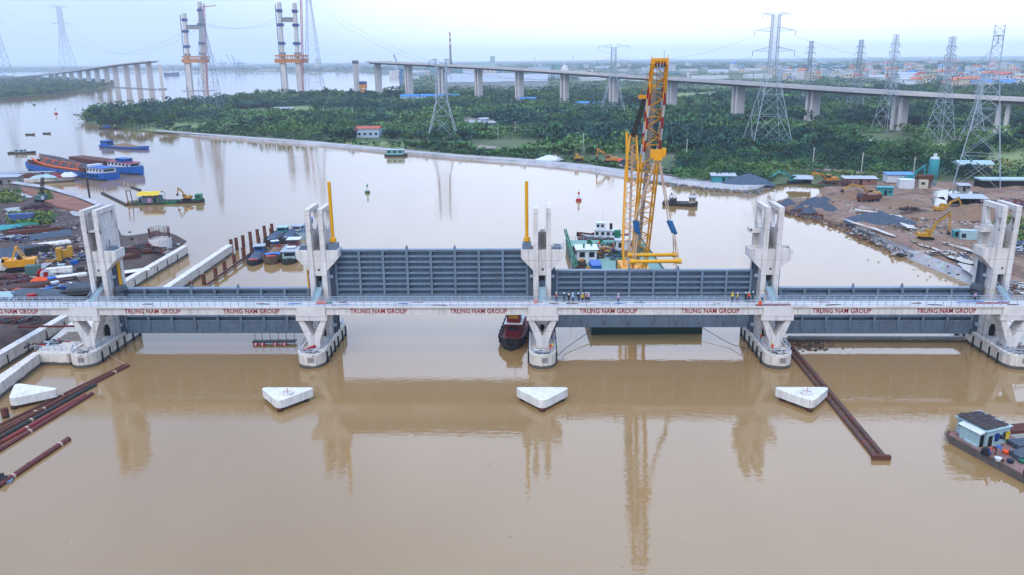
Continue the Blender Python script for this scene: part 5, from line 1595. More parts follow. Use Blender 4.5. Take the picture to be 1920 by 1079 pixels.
far_box('farm_house', 'mint roofed house behind the foot of the large right pylon', 'house', 1822, 323, 14, 8, 4, HOUSEW[1], MINT, R(-8), style='gable', nwin=3)
t = far_box('farm_shed', 'long mint roofed open shed at the right edge behind the scrap', 'shed', 1890, 352, 24, 6, 3.2, DARK, MINT, R(-6))
for k, (px, py) in enumerate(((875,242),(890,236),(905,230),(920,238))):
    far_box('village_hut', ['small tin hut left end of the cluttered clearing', 'small tin hut in the middle of the cluttered clearing', 'small hut at the back of the cluttered clearing', 'small hut right end of the cluttered clearing'][k], 'hut', px, py, 9, 6, 3, HOUSEW[k % 3], TIN, R(20*k), style='gable')
# power poles along the track
for k, (px, py, h) in enumerate(((1523,320,11),(1614,330,10.5),(1711,338,10),(1287,295,10),(1094,283,10),(1178,280,10),(608,219,10),(662,222,10),(966,252,9),(934,262,9))):
    t = thing('utility_pole', ['pale utility pole at the left of the construction track', 'pale utility pole by the tin roofed hut', 'pale utility pole behind the teal excavator', 'pale pole in the forest right of the crane', 'pale pole in the forest left of the crane', 'short pole behind the crane mast', 'pole at the left end of the clearing fence', 'pole in the middle of the clearing', 'pole in the scrub right of the squat pylon', 'short pole by the cluttered clearing'][k], 'pole', G(px, py, .8), 0, 'utility poles')
    MB().tube((0, 0, 0), (0, 0, h), .22, .15, 7).build('shaft', CONC, t); MB().box(-.8, .8, -.08, .08, h-.8, h-.6).build('cross_arm', CONC_D, t)
# dense works behind the viaduct head
wk = random.Random(77)
WB = [CONC_D, CONC, HOUSEW[0], HOUSEW[2], M('teal_far', (120, 168, 166)), TIN]
WN = ['dark grey', 'pale concrete', 'white', 'pale blue', 'teal', 'tin clad']
for k, px in enumerate((742, 762, 778, 790, 804, 818, 836, 856, 872, 930, 948, 962, 1000, 1018, 1052, 1072, 1090, 1112, 1176, 1206, 1262, 1292)):
    c = wk.randrange(6); hh = wk.uniform(9, 34) if px < 1100 else wk.uniform(7, 16)
    t = far_box('factory_block', '%s works block on the skyline %s' % (WN[c], ['behind the viaduct head', 'between the silo and the domed factory', 'left of the crane boom', 'right of the crane boom'][0 if px < 880 else 1 if px < 1030 else 2 if px < 1200 else 3]), 'factory', px, wk.uniform(141, 150), wk.uniform(18, 46), wk.uniform(14, 26), hh, WB[c], WB[(c+1) % 6], wk.uniform(-.2, .2), 'skyline works %s %d' % (WN[c], 0 if px < 880 else 1 if px < 1030 else 2 if px < 1200 else 3), 'flat', 5, max(1, int(hh/4)))
    if k % 3 == 0: MB().tube((4, 0, hh), (4, 0, hh*1.6+6), 1.1, .9, 8).build('stack', CONC, t, smooth=True)
    if k % 4 == 1: MB().tube((-6, -6, 0), (-6, -6, hh*1.2), 4, 4, 12).build('tank', WHITE, t, smooth=True)
    if k % 4 == 2: MB().beam((-14, 0, 3), (6, 0, hh*1.25), 2.0).build('conveyor', RUST, t)
# ================================================================== VEGETATION
lm = bpy.data.materials.new('leaf'); lm.use_nodes = True
_t = lm.node_tree; _b = _t.nodes['Principled BSDF']; _at = _t.nodes.new('ShaderNodeAttribute'); _at.attribute_name = 'Col'
_t.links.new(_at.outputs['Color'], _b.inputs['Base Color']); _b.inputs['Roughness'].default_value = 0.7; _b.inputs['Specular IOR Level'].default_value = 0.15
BARK = M('bark', (96, 84, 72), .9, .2, 1.0)
nrs = np.random.RandomState(77)
def clump_bush(n, seed):
    """leaf quads in a lumpy dome, unit size"""
    rs = np.random.RandomState(seed)
    lob = np.stack([rs.uniform(-.55, .55, 5), rs.uniform(-.55, .55, 5), rs.uniform(.3, .75, 5)], 1); lr = rs.uniform(.3, .5, 5)
    k = rs.randint(0, 5, n); d = rs.randn(n, 3); d[:, 2] = np.abs(d[:, 2])*.9-.2*rs.rand(n); d /= np.linalg.norm(d, axis=1)[:, None]
    c = lob[k] + d*lr[k][:, None]*rs.uniform(.75, 1.08, n)[:, None]
    c[:, 2] = np.maximum(c[:, 2], .03)
    nrm = d + rs.randn(n, 3)*.45; nrm /= np.linalg.norm(nrm, axis=1)[:, None]
    a = np.cross(nrm, rs.randn(n, 3)); a /= np.linalg.norm(a, axis=1)[:, None]; b = np.cross(nrm, a)
    s = rs.uniform(.08, .17, n)[:, None]
    V = np.stack([c-a*s, c+b*s*.7, c+a*s*1.1, c-b*s*.7], 1)
    shade = rs.uniform(.75, 1.25, n)
    return V, np.repeat(shade[:, None], 4, 1)
def clump_nypa(n, seed):
    """upright arching fronds, unit height"""
    rs = np.random.RandomState(seed); Q = []; Sh = []
    for i in range(n):
        az = rs.uniform(0, 2*PI); le = rs.uniform(.12, .55); h = rs.uniform(.65, 1.1); r0 = rs.uniform(0, .25)
        dx, dy = math.cos(az), math.sin(az); px, py = -dy, dx; w = rs.uniform(.07, .12)
        p0 = np.array([dx*r0, dy*r0, .15]); p1 = np.array([dx*(r0+le*.35), dy*(r0+le*.35), h*.7]); p2 = np.array([dx*(r0+le), dy*(r0+le), h*rs.uniform(.75, 1.0)])
        pv = np.array([px, py, 0])*w
        Q.append([p0-pv*.5, p0+pv*.5, p1+pv, p1-pv]); Q.append([p1-pv, p1+pv, p2+pv*.3, p2-pv*.3]); s = rs.uniform(.7, 1.3); Sh += [s, s*1.12]
    V = np.array(Q); Sh = np.array(Sh)
    return V, np.repeat(Sh[:, None], 4, 1)
BUSH = [clump_bush(30, i) for i in range(5)]; NYPA = [clump_nypa(16, i+20) for i in range(5)]
BUSHF = [clump_bush(12, i+60) for i in range(4)]
def scatter(name, label, cat, items):
    """items: list of (x,y,z,sx,sz,rot,template(V,shade),rgb) -> one mesh"""
    Vs = []; Cs = []
    for x, y, z, sx, sz, rot, (V, sh), rgb in items:
        c, s = math.cos(rot), math.sin(rot)
        W = np.empty_like(V)
        W[..., 0] = (V[..., 0]*c-V[..., 1]*s)*sx+x; W[..., 1] = (V[..., 0]*s+V[..., 1]*c)*sx+y; W[..., 2] = V[..., 2]*sz+z
        C = np.empty(V.shape[:2]+(4,)); C[..., :3] = np.array(rgb)[None, None, :]*sh[..., None]; C[..., 3] = 1
        Vs.append(W.reshape(-1, 3)); Cs.append(C.reshape(-1, 4))
    V = np.concatenate(Vs); C = np.concatenate(Cs); F = np.arange(len(V)).reshape(-1, 4)
    o = link(name, npmesh(name, V, F, lm, C)); tag(o, label, None, None, 'stuff')
    return o
def Sv(r, g, b): return S(r, g, b)[:3]
GR = [Sv(36, 74, 64), Sv(40, 80, 62), Sv(62, 102, 60), Sv(80, 114, 60), Sv(92, 122, 66)]
def pin(poly, x, y):
    c = False; n = len(poly)
    for i in range(n):
        x1, y1 = poly[i]; x2, y2 = poly[(i+1) % n]
        if (y1 > y) != (y2 > y) and x < (x2-x1)*(y-y1)/(y2-y1)+x1: c = not c
    return c
# clearings (traced on the ground): grass, village, track, pond edge, building site
CLEAR = [poly_pts(p, 0.9) for p in (
    [(668,264),(722,264),(724,250),(666,250)],
    [(293,252),(420,236),(300,233),(262,240),(280,248)],
    [(430,216),(640,200),(640,197),(420,207)],[(470,214),(600,212),(590,204),(470,207)],
    [(640,262),(800,262),(830,268),(760,276),(660,272)],[(860,240),(935,240),(930,225),(870,222)],
    [(880,262),(1030,262),(1010,275),(930,287),(880,282)],[(720,231),(830,222),(830,228),(720,236)],
    [(1240,190),(1330,182),(1370,172),(1250,176)],[(1590,252),(1680,250),(1720,262),(1640,280),(1600,270)],
    [(1680,262),(1790,262),(1900,252),(1920,262),(1760,280)],[(1840,300),(1920,285),(1920,330),(1850,340)],
    [(1130,309),(1260,331),(1250,318),(1200,300),(1130,300)],[(1380,347),(1760,348),(1800,340),(1700,333),(1510,323),(1420,338)])]
REV = poly_pts(RA, 1.0) + poly_pts([(x, y-5) for x, y in RC], 1.0)[::-1]
sheet('field', poly_pts([(262,243),(300,249),(430,240),(640,203),(560,199),(420,212),(300,235)], 1.0), 1.02, FIELD, .05)
sheet('field', poly_pts([(1238,194),(1340,186),(1420,172),(1250,172)], 1.0), 1.02, FIELD, .05)
sheet('field', poly_pts([(640,266),(800,266),(830,270),(760,279),(660,274)], 1.0), 1.02, FIELD, .05)
sheet('field', poly_pts([(1700,275),(1920,255),(1920,335),(1850,340),(1760,300)], 1.0), 1.02, FIELD, .05)
sheet('field', poly_pts([(1100,172),(1420,168),(1430,164),(1100,167)], 1.0), 1.02, FIELD, .05)
sheet('field', poly_pts([(1560,165),(1760,172),(1750,160),(1600,156)], 1.0), 1.02, FIELD, .05)
sheet('dirt_clearing', poly_pts([(470,216),(600,214),(590,208),(470,210)], 1.0), 1.06, TRACK, .05)
sheet('dirt_clearing', poly_pts([(862,240),(935,240),(930,226),(872,224)], 1.0), 1.06, TRACK, .05)
sheet('dirt_clearing', poly_pts([(1150,312),(1240,329),(1330,342),(1400,346),(1390,338),(1300,328),(1200,306)], 1.0), 1.64, TRACK, .05)
sheet('dirt_track', poly_pts([(1512,321),(1600,328),(1680,334),(1760,336),(1760,333),(1680,330),(1600,324),(1512,318)], 1.0), 1.9, TRACK, .3)
sheet('dirt_track', poly_pts([(720,237),(830,229),(960,218),(960,216),(830,226),(720,233)], 1.0), 1.06, TRACK, .05)
sheet('dirt_clearing', poly_pts([(880,280),(960,290),(1060,296),(1040,288),(900,272)], 1.0), 1.06, TRACK, .05)
items = []; nit = 0
def green(x, y):
    v = .6*vnoise(np.array(x), np.array(y), 60.0, 91)+.4*vnoise(np.array(x), np.array(y), 14.0, 93)+nrs.uniform(-.1, .1); v = (v-.5)*1.9+.46; w = vnoise(np.array(x), np.array(y), 11.0, 92)
    i = int(min(4, max(0, v*5))); a = GR[i]; k = .5+1.0*float(w)
    return tuple(c*k for c in a)
SITE_C = SITE
gx_, gy_, gs_ = [], [], []
sy = 455.0
while sy < 1330:
    step = 4.7*(1+max(0, (sy-600))/1500)
    xs_ = np.arange(-sy*.70, sy*.70, step)
    gx_.append(xs_+nrs.uniform(-.5, .5, len(xs_))*step); gy_.append(sy+nrs.uniform(-.5, .5, len(xs_))*step); gs_.append(np.full(len(xs_), step))
    sy += step*.95
gx_ = np.concatenate(gx_); gy_ = np.concatenate(gy_); gs_ = np.concatenate(gs_)
ok_ = inside_np(MAINLAND, gx_, gy_) & ~inside_np(REV, gx_, gy_) & ~inside_np(SITE_C, gx_, gy_)
for c in CLEAR: ok_ &= ~inside_np(c, gx_, gy_)
for b_, z_ in vp: ok_ &= ~((np.abs(gx_-b_.x*gy_/b_.y) < 13) & (gy_-b_.y > -34) & (gy_-b_.y < 12))       # ground kept open round the viaduct piers
gv_ = vnoise(gx_, gy_, 60.0, 90)
for x, y, step, v in zip(gx_[ok_], gy_[ok_], gs_[ok_], gv_[ok_]):
    px, py = W2P((x, y, 1))
    if px < 430 and py > 226 and nrs.rand() < .5: continue
    isn = v < .58 and px > 430 and px < 1520
    rgb = green(x, y); hm = .36+.95*float(vnoise(np.array(x), np.array(y), 34.0, 97))
    if vnoise(np.array(x), np.array(y), 22.0, 98) < .2 and nrs.rand() < .8: continue
    if isn: items.append((x, y, .8, step*nrs.uniform(1.1, 1.6), hm*nrs.uniform(3.2, 7.2), nrs.uniform(0, 6.28), NYPA[nrs.randint(5)], tuple(c*f for c, f in zip(rgb, (.9, 1.0, 1.0)))))
    else:
        big = 1.9 if nrs.rand() < .14 else 1.0
        items.append((x, y, .8, step*big*nrs.uniform(.8, 1.3), hm*big*nrs.uniform(2.8, 6.2), nrs.uniform(0, 6.28), BUSH[nrs.randint(5)], rgb))
# scrub on the right behind the site, down to the ground's back edge
for _ in range(1500):
    px = nrs.uniform(1270, 1925); py = nrs.uniform(275, 342)
    g = G(px, py, .9)
    if pin(SITE_C, g.x, g.y) or any(pin(c, g.x, g.y) for c in CLEAR) or not pin(MAINLAND, g.x, g.y): continue
    items.append((g.x, g.y, .8, nrs.uniform(3, 6), nrs.uniform(2.5, 6.0), nrs.uniform(0, 6), BUSH[nrs.randint(5)], green(g.x, g.y)))
scatter('mangrove_forest', 'dense dark green mangrove and nipa palm forest covering the peninsula', 'forest', items)
# woods of the plain beyond and of the left bank, far shore
items = []
def far_woods(n, xr, yr, poly, sz, hz):
    k = 0; tries = 0
    while k < n and tries < n*6:
        tries += 1
        px = nrs.uniform(*xr); py = yr[0]+(yr[1]-yr[0])*nrs.rand()
        g = G(px, py, 1.0)
        if poly is not None and not pin(poly, g.x, g.y): continue
        v = float(vnoise(np.array(g.x), np.array(g.y), 260.0, 95))
        if v < .36: continue
        f = g.y/1500.0
        items.append((g.x, g.y, .5, sz*nrs.uniform(.7, 1.4)*f, hz*nrs.uniform(.6, 1.4), nrs.uniform(0, 6), BUSHF[nrs.randint(4)], tuple(c*nrs.uniform(.8, 1.25) for c in GR[nrs.randint(5)])))
        k += 1
far_woods(3600, (700, 1960), (132, 196), MAINLAND, 14, 7)
far_woods(1800, (700, 1960), (118, 134), MAINLAND, 22, 12)
far_woods(700, (-30, 740), (119, 135), None, 26, 14)
scatter('far_woods', 'hazy blue green woods covering the plain to the skyline', 'woods', items)
items = []
for _ in range(2600):
    px = nrs.uniform(-20, 222); py = nrs.uniform(146, 187); g = G(px, py, 1)
    if not pin(LEFTB, g.x, g.y): continue
    items.append((g.x, g.y, .6, nrs.uniform(9, 15), nrs.uniform(6, 11), nrs.uniform(0, 6), BUSH[nrs.randint(5)], tuple(c*nrs.uniform(.8, 1.2) for c in GR[nrs.randint(5)])))
scatter('left_bank_woods', 'dark mangrove woods on the far left bank under the viaduct', 'woods', items)
# grass tufts and weeds in the left yard and round the right site
items = []
for (px0, px1, py0, py1, n, h) in ((18, 100, 404, 424, 420, 1.9), (0, 46, 360, 384, 160, 1.8), (72, 96, 365, 380, 90, 2.2), (1835, 1920, 300, 345, 300, 1.4), (1880, 1920, 410, 470, 160, 1.6), (1500, 1760, 322, 334, 200, 1.2), (1850, 1880, 420, 440, 60, 1.2)):
    for _ in range(n):
        g = G(nrs.uniform(px0, px1), nrs.uniform(py0, py1), 2.0)
        c = GR[nrs.randint(5)] if nrs.rand() < .35 else Sv(122, 140, 66)
        items.append((g.x, g.y, 1.7, nrs.uniform(1.2, 2.4), h*nrs.uniform(.6, 1.3), nrs.uniform(0, 6), NYPA[nrs.randint(5)] if nrs.rand() < .7 else BUSH[nrs.randint(5)], tuple(x*nrs.uniform(.8, 1.25) for x in c)))
scatter('weeds', 'light green weeds and reeds growing on the muddy ground', 'grass', items)

items = []
for k in range(len(RC)-1):
    for _ in range(150):
        u = nrs.rand(); px = RC[k][0]+(RC[k+1][0]-RC[k][0])*u; py = RC[k][1]+(RC[k+1][1]-RC[k][1])*u - 1.2 - nrs.rand()**1.3*8
        if 640 < px < 800 and nrs.rand() < .7: continue
        if 1030 < px < 1260 and nrs.rand() < .75: continue
        g = G(px, py, 1.0)
        items.append((g.x, g.y, .8, nrs.uniform(2.2, 5.0), nrs.uniform(.8, 3.2), nrs.uniform(0, 6), NYPA[nrs.randint(5)] if nrs.rand() < .5 else BUSH[nrs.randint(5)], tuple(c*nrs.uniform(.7, 1.3) for c in GR[nrs.randint(5)])))
scatter('bank_scrub', 'low scrub and young palms along the top of the pale embankment', 'scrub', items)
# individual trees
def tree_meshes(seed, n=420):
    rs = np.random.RandomState(seed); r_ = random.Random(seed)
    tr = MB(); lobes = []
    tr.tube((0, 0, -.3), (.1, .1, 2.6), .3, .2, 7)
    for k in range(6):
        a = 2*PI*k/6+r_.uniform(-.4, .4); e = (1.6*math.cos(a)*r_.uniform(.7, 1.3), 1.6*math.sin(a)*r_.uniform(.7, 1.3), r_.uniform(3.4, 5.4))
        tr.tube((.05, .05, 1.6+.15*k), e, .13, .05, 5); lobes.append((e, r_.uniform(1.0, 1.6)))
    lobes.append(((0, 0, 5.8), 1.5))
    k = rs.randint(0, len(lobes), n); C = np.array([lobes[i][0] for i in k]); RR = np.array([lobes[i][1] for i in k])
    d = rs.randn(n, 3); d /= np.linalg.norm(d, axis=1)[:, None]
    c = C + d*(RR*rs.uniform(.55, 1.1, n))[:, None]*np.array([1.15, 1.15, .85])
    nr = d+rs.randn(n, 3)*.5; nr /= np.linalg.norm(nr, axis=1)[:, None]
    a = np.cross(nr, rs.randn(n, 3)); a /= np.linalg.norm(a, axis=1)[:, None]; b = np.cross(nr, a); s = rs.uniform(.28, .55, n)[:, None]
    V = np.stack([c-a*s, c+b*s*.6, c+a*s, c-b*s*.6], 1).reshape(-1, 3)
    base = np.array(GR[seed % 5])
    cc = np.ones((n, 4, 4)); cc[..., :3] = base[None, None, :]*rs.uniform(.7, 1.35, n)[:, None, None]
    return tr.mesh('trunk', BARK), npmesh('crown', V, np.arange(4*n).reshape(-1, 4), lm, cc.reshape(-1, 4))
TM = [tree_meshes(i) for i in range(5)]
def tree(px, py, s, lab, group, k=None):
    i = rnd.randrange(5) if k is None else k
    t = thing('mangrove_tree', lab, 'tree', G(px, py, .8), rnd.uniform(0, 6.28), group); t.scale = (s*rnd.uniform(.9, 1.15), s*rnd.uniform(.9, 1.15), s*rnd.uniform(.85, 1.15))
    link('trunk', TM[i][0], t); link('crown', TM[i][1], t)
for k in range(46):
    px = 168+ (k % 23)*7.2+rnd.uniform(-4, 4); py = 222+ (k//23)*13 + rnd.uniform(-7, 7) + (px-168)*.02
    if px < 185: py = 225+rnd.uniform(-4, 5)
    tree(px, py, rnd.uniform(1.0, 1.6), 'rounded mangrove tree in the grove on the tip of the peninsula', 'mangroves on the tip')
tree(271, 216, 2.0, 'tallest mangrove rising above the grove on the peninsula tip', None, 0)
for k in range(22):
    tree(325+k*6.0+rnd.uniform(-3, 3), 210-k*.55+rnd.uniform(-2, 5), rnd.uniform(1.0, 1.7), 'mangrove tree along the river edge below the bridge towers', 'trees along the back shore')
for k in range(24):
    tree(470+k*12+rnd.uniform(-5, 5), 187-rnd.uniform(0, 5), rnd.uniform(1.1, 1.9), 'bushy tree on the back shore of the peninsula', 'trees on the back shore')
for k in range(20):
    if 665 < 600+k*14 < 722: continue
    tree(600+k*14+rnd.uniform(-5, 5), 252+rnd.uniform(-6, 8)+k*.6, rnd.uniform(.7, 1.2), 'broad tree in the orchard around the red roofed house', 'orchard trees')
for k in range(44):
    px = rnd.uniform(1460, 1915); py = rnd.uniform(238, 322)
    if px > 1840 and py > 290: py = 285
    if any(abs(px-q[0]) < 22 and py < q[1]+14 for q in VP): continue
    tree(px, py, rnd.uniform(.8, 1.5), 'broad leafed tree in the scrub behind the right construction ground', 'trees behind the site')
for k in range(14):
    tree(rnd.uniform(1250, 1450), rnd.uniform(196, 215), rnd.uniform(1.2, 1.8), 'leafy tree beside the pale field behind the crane', 'trees by the pale field')
# ================================================================== MACHINES
def excavator(lab, base, rz, mat, s=1.0, boom=(55, 5.6), stick=(-70, 3.2), name='excavator', long_=1.0, group='excavators'):
    """arm along +x of the machine"""
    t = thing(name, lab, 'excavator', base, rz, group); t.scale = (s, s, s)
    for y in (-1.15, 1.15):
        MB().extr_x([(-.3, .45), (-.3, .45)], 0, 0) if False else None
        mb = MB().extr_y([(-2.0, .45), (-1.7, .05), (1.7, .05), (2.0, .45), (1.7, .9), (-1.7, .9)], y-.3, y+.3)
        tr = mb.build('track', RUBBER, t)
        for k in range(4): MB().tube((-1.5+k, y-.33, .42), (-1.5+k, y+.33, .42), .24, .24, 8).build('roller', CABLE, tr)
    MB().box(-.9, .9, -.9, .9, .45, 1.15).build('undercarriage', CABLE, t)
    MB().box(-2.2, 1.2, -1.35, 1.35, 1.15, 1.35).box(-2.0, .1, -1.3, .1, 1.35, 2.15).box(-2.0, -.2, .1, 1.3, 1.35, 2.05).build('engine_house', mat, t)
    MB().extr_y([(-2.75, 1.2), (-2.0, 1.15), (-2.0, 2.2), (-2.6, 2.15)], -1.35, 1.35).build('counterweight', mat, t)
    c = MB().extr_y([(-.3, 1.35), (1.15, 1.35), (1.2, 2.1), (.95, 3.0), (-.3, 3.0)], .25, 1.3).build('cab', mat, t)
    MB().extr_y([(.0, 2.0), (1.16, 2.05), (.98, 2.85), (.0, 2.85)], 1.301, 1.325).build('window', GLASS, c)
    MB().box(.96, 1.22, .35, 1.2, 2.1, 2.85).build('windscreen', GLASS, c)
    MB().tube((-1.5, -.6, 2.15), (-1.5, -.6, 2.8), .08, .08, 6).build('exhaust', CABLE, t)
    ba, bl = R(boom[0]), boom[1]*long_
    p0 = Vector((.9, -.25, 1.6)); p1 = p0+Vector((math.cos(ba+.25), 0, math.sin(ba+.25)))*bl*.5; p2 = p1+Vector((math.cos(ba-.35), 0, math.sin(ba-.35)))*bl*.55
    sa = R(stick[0]); p3 = p2+Vector((math.cos(sa), 0, math.sin(sa)))*stick[1]*long_
    MB().beam(p0, p1, .42, .6).beam(p1-(p2-p1)*.05, p2, .4, .55).build('boom', mat, t)
    bk = p2-Vector((math.cos(sa), 0, math.sin(sa)))*.5
    MB().beam(bk, p3, .34, .45).build('stick', mat, t)
    MB().tube(p0+Vector((.3, .35, -.1)), p1+Vector((0, .35, -.1)), .1, .1, 6).tube(p1+Vector((0, 0, .35)), bk+Vector((0, 0, .2)), .1, .1, 6).build('hydraulic_ram', CABLE, t)
    d = Vector((math.cos(sa), 0, math.sin(sa))); n = Vector((d.z, 0, -d.x))
    q = [p3-d*.1, p3+n*.5+d*.1, p3+n*.55+d*.8, p3-n*.15+d*1.1, p3-n*.3+d*.4]
    MB().extr_y([(a.x, a.z) for a in q], p3.y-.5, p3.y+.5).build('bucket', CABLE, t)
    return t
SZ = 1.7
def gs(px, py, z=SZ): return G(px, py, z)
excavator('yellow long reach excavator on the muddy bank right of the water', gs(1736, 450), R(-12), YELD, 1.0, (58, 6.2), (-86, 4.2), long_=1.25)
excavator('yellow excavator digging in front of the dark open shed', gs(1766, 400), R(8), YELD, 1.05, (38, 5.2), (-65, 2.6))
excavator('yellow excavator reaching left behind the dark dump truck', gs(1633, 372), R(172), YELD, 1.15, (32, 6.0), (-35, 3.2))
excavator('orange excavator on the mud bank at the head of the small bay', gs(1553, 345), R(185), M('excavator_orange', (214, 140, 44), .6, .15, .8, (96, 78, 54), .6), 1.3, (30, 4.5), (-60, 2.5))
excavator('turquoise excavator stretching its arm to the left of the bay', gs(1488, 345), R(178), TEAL, 1.2, (34, 5.2), (-38, 3.0))
excavator('large turquoise excavator with arched arm beside the blue shed', gs(1702, 346), R(2), TEAL, 1.3, (52, 5.6), (-84, 3.8))
excavator('orange excavator beside the orange tarpaulin on the far embankment', gs(1143, 307), R(175), M('excavator_orange', (236, 148, 32)), 1.5, (48, 4.6), (-88, 2.6))
t = thing('bulldozer', 'small yellow bulldozer on the far embankment', 'bulldozer', gs(1084, 302), R(10))
for y in (-.9, .9): MB().extr_y([(-1.6, .4), (-1.3, 0), (1.3, 0), (1.6, .4), (1.2, .9), (-1.2, .9)], y-.25, y+.25).build('track', RUBBER, t)
MB().box(-1.4, 1.5, -.65, .65, .5, 1.5).build('body', YELD, t); MB().box(-1.2, .1, -.6, .6, 1.5, 2.6).build('cab', YELD, t); MB().box(-1.21, .11, -.45, .45, 1.7, 2.4).build('window', GLASS, t)
MB().extr_y([(1.9, .1), (2.2, .1), (2.05, 1.2), (1.9, 1.2)], -1.4, 1.4).build('blade', YELD, t); t.scale = (1.4,)*3
def truck(lab, base, rz, cabm, bedm, s=1.0):
    t = thing('dump_truck', lab, 'truck', base, rz, None); t.scale = (s,)*3
    MB().box(-3.2, 3.0, -.5, .5, .7, 1.0).build('chassis', CABLE, t)
    for x in (-2.3, -1.1, 2.1):
        for y in (-1.1, 1.1):
            w = MB().tube((x, y-.22, .5), (x, y+.22, .5), .5, .5, 14).build('wheel', RUBBER, t, smooth=True); MB().tube((x, y-.23, .5), (x, y+.23, .5), .22, .22, 10).build('rim', GREYB, w)
    c = MB().extr_y([(1.4, .8), (3.1, .8), (3.1, 1.8), (2.8, 2.7), (1.4, 2.7)], -1.2, 1.2).build('cab', cabm, t)
    MB().extr_y([(2.78, 1.85), (3.12, 1.85), (2.86, 2.6), (2.7, 2.6)], -1.0, 1.0).build('windscreen', GLASS, c)
    MB().extr_y([(-3.4, 1.05), (1.2, 1.05), (1.2, 2.3), (-3.5, 2.3)], -1.25, 1.25).build('bed', bedm, t)
    link('load', heap_mesh(4.2, 2.3, .7, 3, SANDM, 8, 'load'), t, (-1.1, 0, 2.25))
    return t
truck('dark rusty dump truck parked in front of the yellow excavator', gs(1628, 380), R(195), RUST, RUST, 1.3)
def hut(name, lab, base, rz, w, d, h, wall, roof, op=False, slope=.5, cat='hut'):
    t = thing(name, lab, cat, base, rz)
    if op:
        for x in (-w/2+.1, 0, w/2-.1):
            for y in (-d/2+.1, d/2-.1): MB().box(x-.08, x+.08, y-.08, y+.08, -.3, h+(slope if y > 0 else 0)).build('post', WOODD, t)
        MB().box(-w/2+.1, w/2-.1, d/2-.15, d/2-.05, 0, h).build('back_wall', wall, t)
    else:
        MB().box(-w/2, w/2, -d/2, d/2, -.3, h).build('wall', wall, t)
        MB().box(-.5, .5, -d/2-.04, -d/2, 0, 2.0).build('door', DARK, t)
        MB().box(w*.2, w*.2+1.0, -d/2-.03, -d/2, 1.1, 1.9).build('window', GLASS, t)
    mb = MB().add([(-w/2-.4, -d/2-.5, h), (w/2+.4, -d/2-.5, h), (w/2+.4, d/2+.4, h+slope), (-w/2-.4, d/2+.4, h+slope),
                   (-w/2-.4, -d/2-.5, h+.12), (w/2+.4, -d/2-.5, h+.12), (w/2+.4, d/2+.4, h+slope+.12), (-w/2-.4, d/2+.4, h+slope+.12)],
                  [(0, 3, 2, 1), (4, 5, 6, 7), (0, 1, 5, 4), (1, 2, 6, 5), (2, 3, 7, 6), (3, 0, 4, 7)])
    mb.build('roof', roof, t)
    return t
hut('work_hut', 'long low hut with pale tin roof at the back of the construction ground', gs(1610, 345), R(-6), 13, 5, 2.4, M('brick_red', (150, 104, 92), .9, .15, .5), TIN)
hut('work_hut', 'blue roofed shed behind the large turquoise excavator', gs(1684, 340), R(-4), 11, 5, 3.0, WHITE, TINB)
hut('work_hut', 'turquoise cabin box standing on planks in the sand', gs(1658, 366), R(-12), 5.5, 3, 3.0, TEAL, TEAL, False, .1)
hut('open_shed', 'dark open shed with mint tin roof under the large pylon', gs(1812, 386), R(-10), 11, 6, 3.0, DARK, TIN, True, .6, 'shed')
hut('open_shed', 'small open shed with tilted pale roof beside the turquoise excavator', gs(1505, 346), R(-15), 7, 4, 2.4, WOODD, TIN, True, 1.0, 'shed')
hut('work_hut', 'tin roofed turquoise hut beside the grey gravel heap on the embankment', gs(1355, 340), R(-8), 10, 6, 2.6, TEAL, TIN)
hut('work_hut', 'low hut with pale blue roof at the foot of the large pylon', gs(1805, 358), R(-10), 4, 3, 2.2, CONC_D, TIN)
t = thing('cement_silo', 'tall turquoise cement silo on legs with white top', 'silo', gs(1746, 350)); t.scale = (.86, .86, .88)
for x in (-1.3, 1.3):
    for y in (-1.3, 1.3): MB().beam((x, y, 0), (x, y, 5.2), .25).build('leg', TEAL, t)
MB().lathe([(.5, 2.8), (2.2, 5.2), (2.2, 12.4), (1.6, 13.2)], n=16).build('barrel', TEAL, t, smooth=True); MB().lathe([(2.0, 12.5), (1.9, 13.3), (.8, 13.5), (.8, 15.0)], n=14).build('cap', WHITE, t, smooth=True)
MB().box(-1.25, 1.25, -1.35, -1.28, 2.0, 2.15).beam((-1.3, -1.3, .4), (1.3, -1.3, 4.6), .12).beam((1.3, -1.3, .4), (-1.3, -1.3, 4.6), .12).build('bracing', TEAL, t)
t = thing('batching_plant', 'rusty batching hopper with cream control box beside the cement silo', 'plant', gs(1733, 352), R(-8))
MB().extr_y([(-2.6, 2.2), (2.0, 2.2), (3.0, 5.0), (-3.4, 5.0)], -1.4, 1.4).build('hopper', RUST, t); MB().box(-3.2, .2, -3.2, -1.6, 0, 3.4).build('control_box', M('cream', (214, 204, 176), .7, .1, .6), t); MB().box(-2.4, -1.0, -3.25, -3.19, 1.6, 2.6).build('window', GLASS, t)
for x in (-2.2, 1.8):
    for y in (-1.2, 1.2): MB().beam((x, y, 0), (x, y, 2.4), .25).build('leg', RUST, t)
t = thing('water_tank', 'big white cube shaped tank beside the turquoise excavator', 'tank', gs(1697, 353), R(-12)); MB().box(-2.8, 2.8, -2, 2, 0, 3.4).build('body', WHITE, t); MB().box(-2.9, 2.9, -2.1, 2.1, 3.4, 3.6).build('lid', WHITE, t)
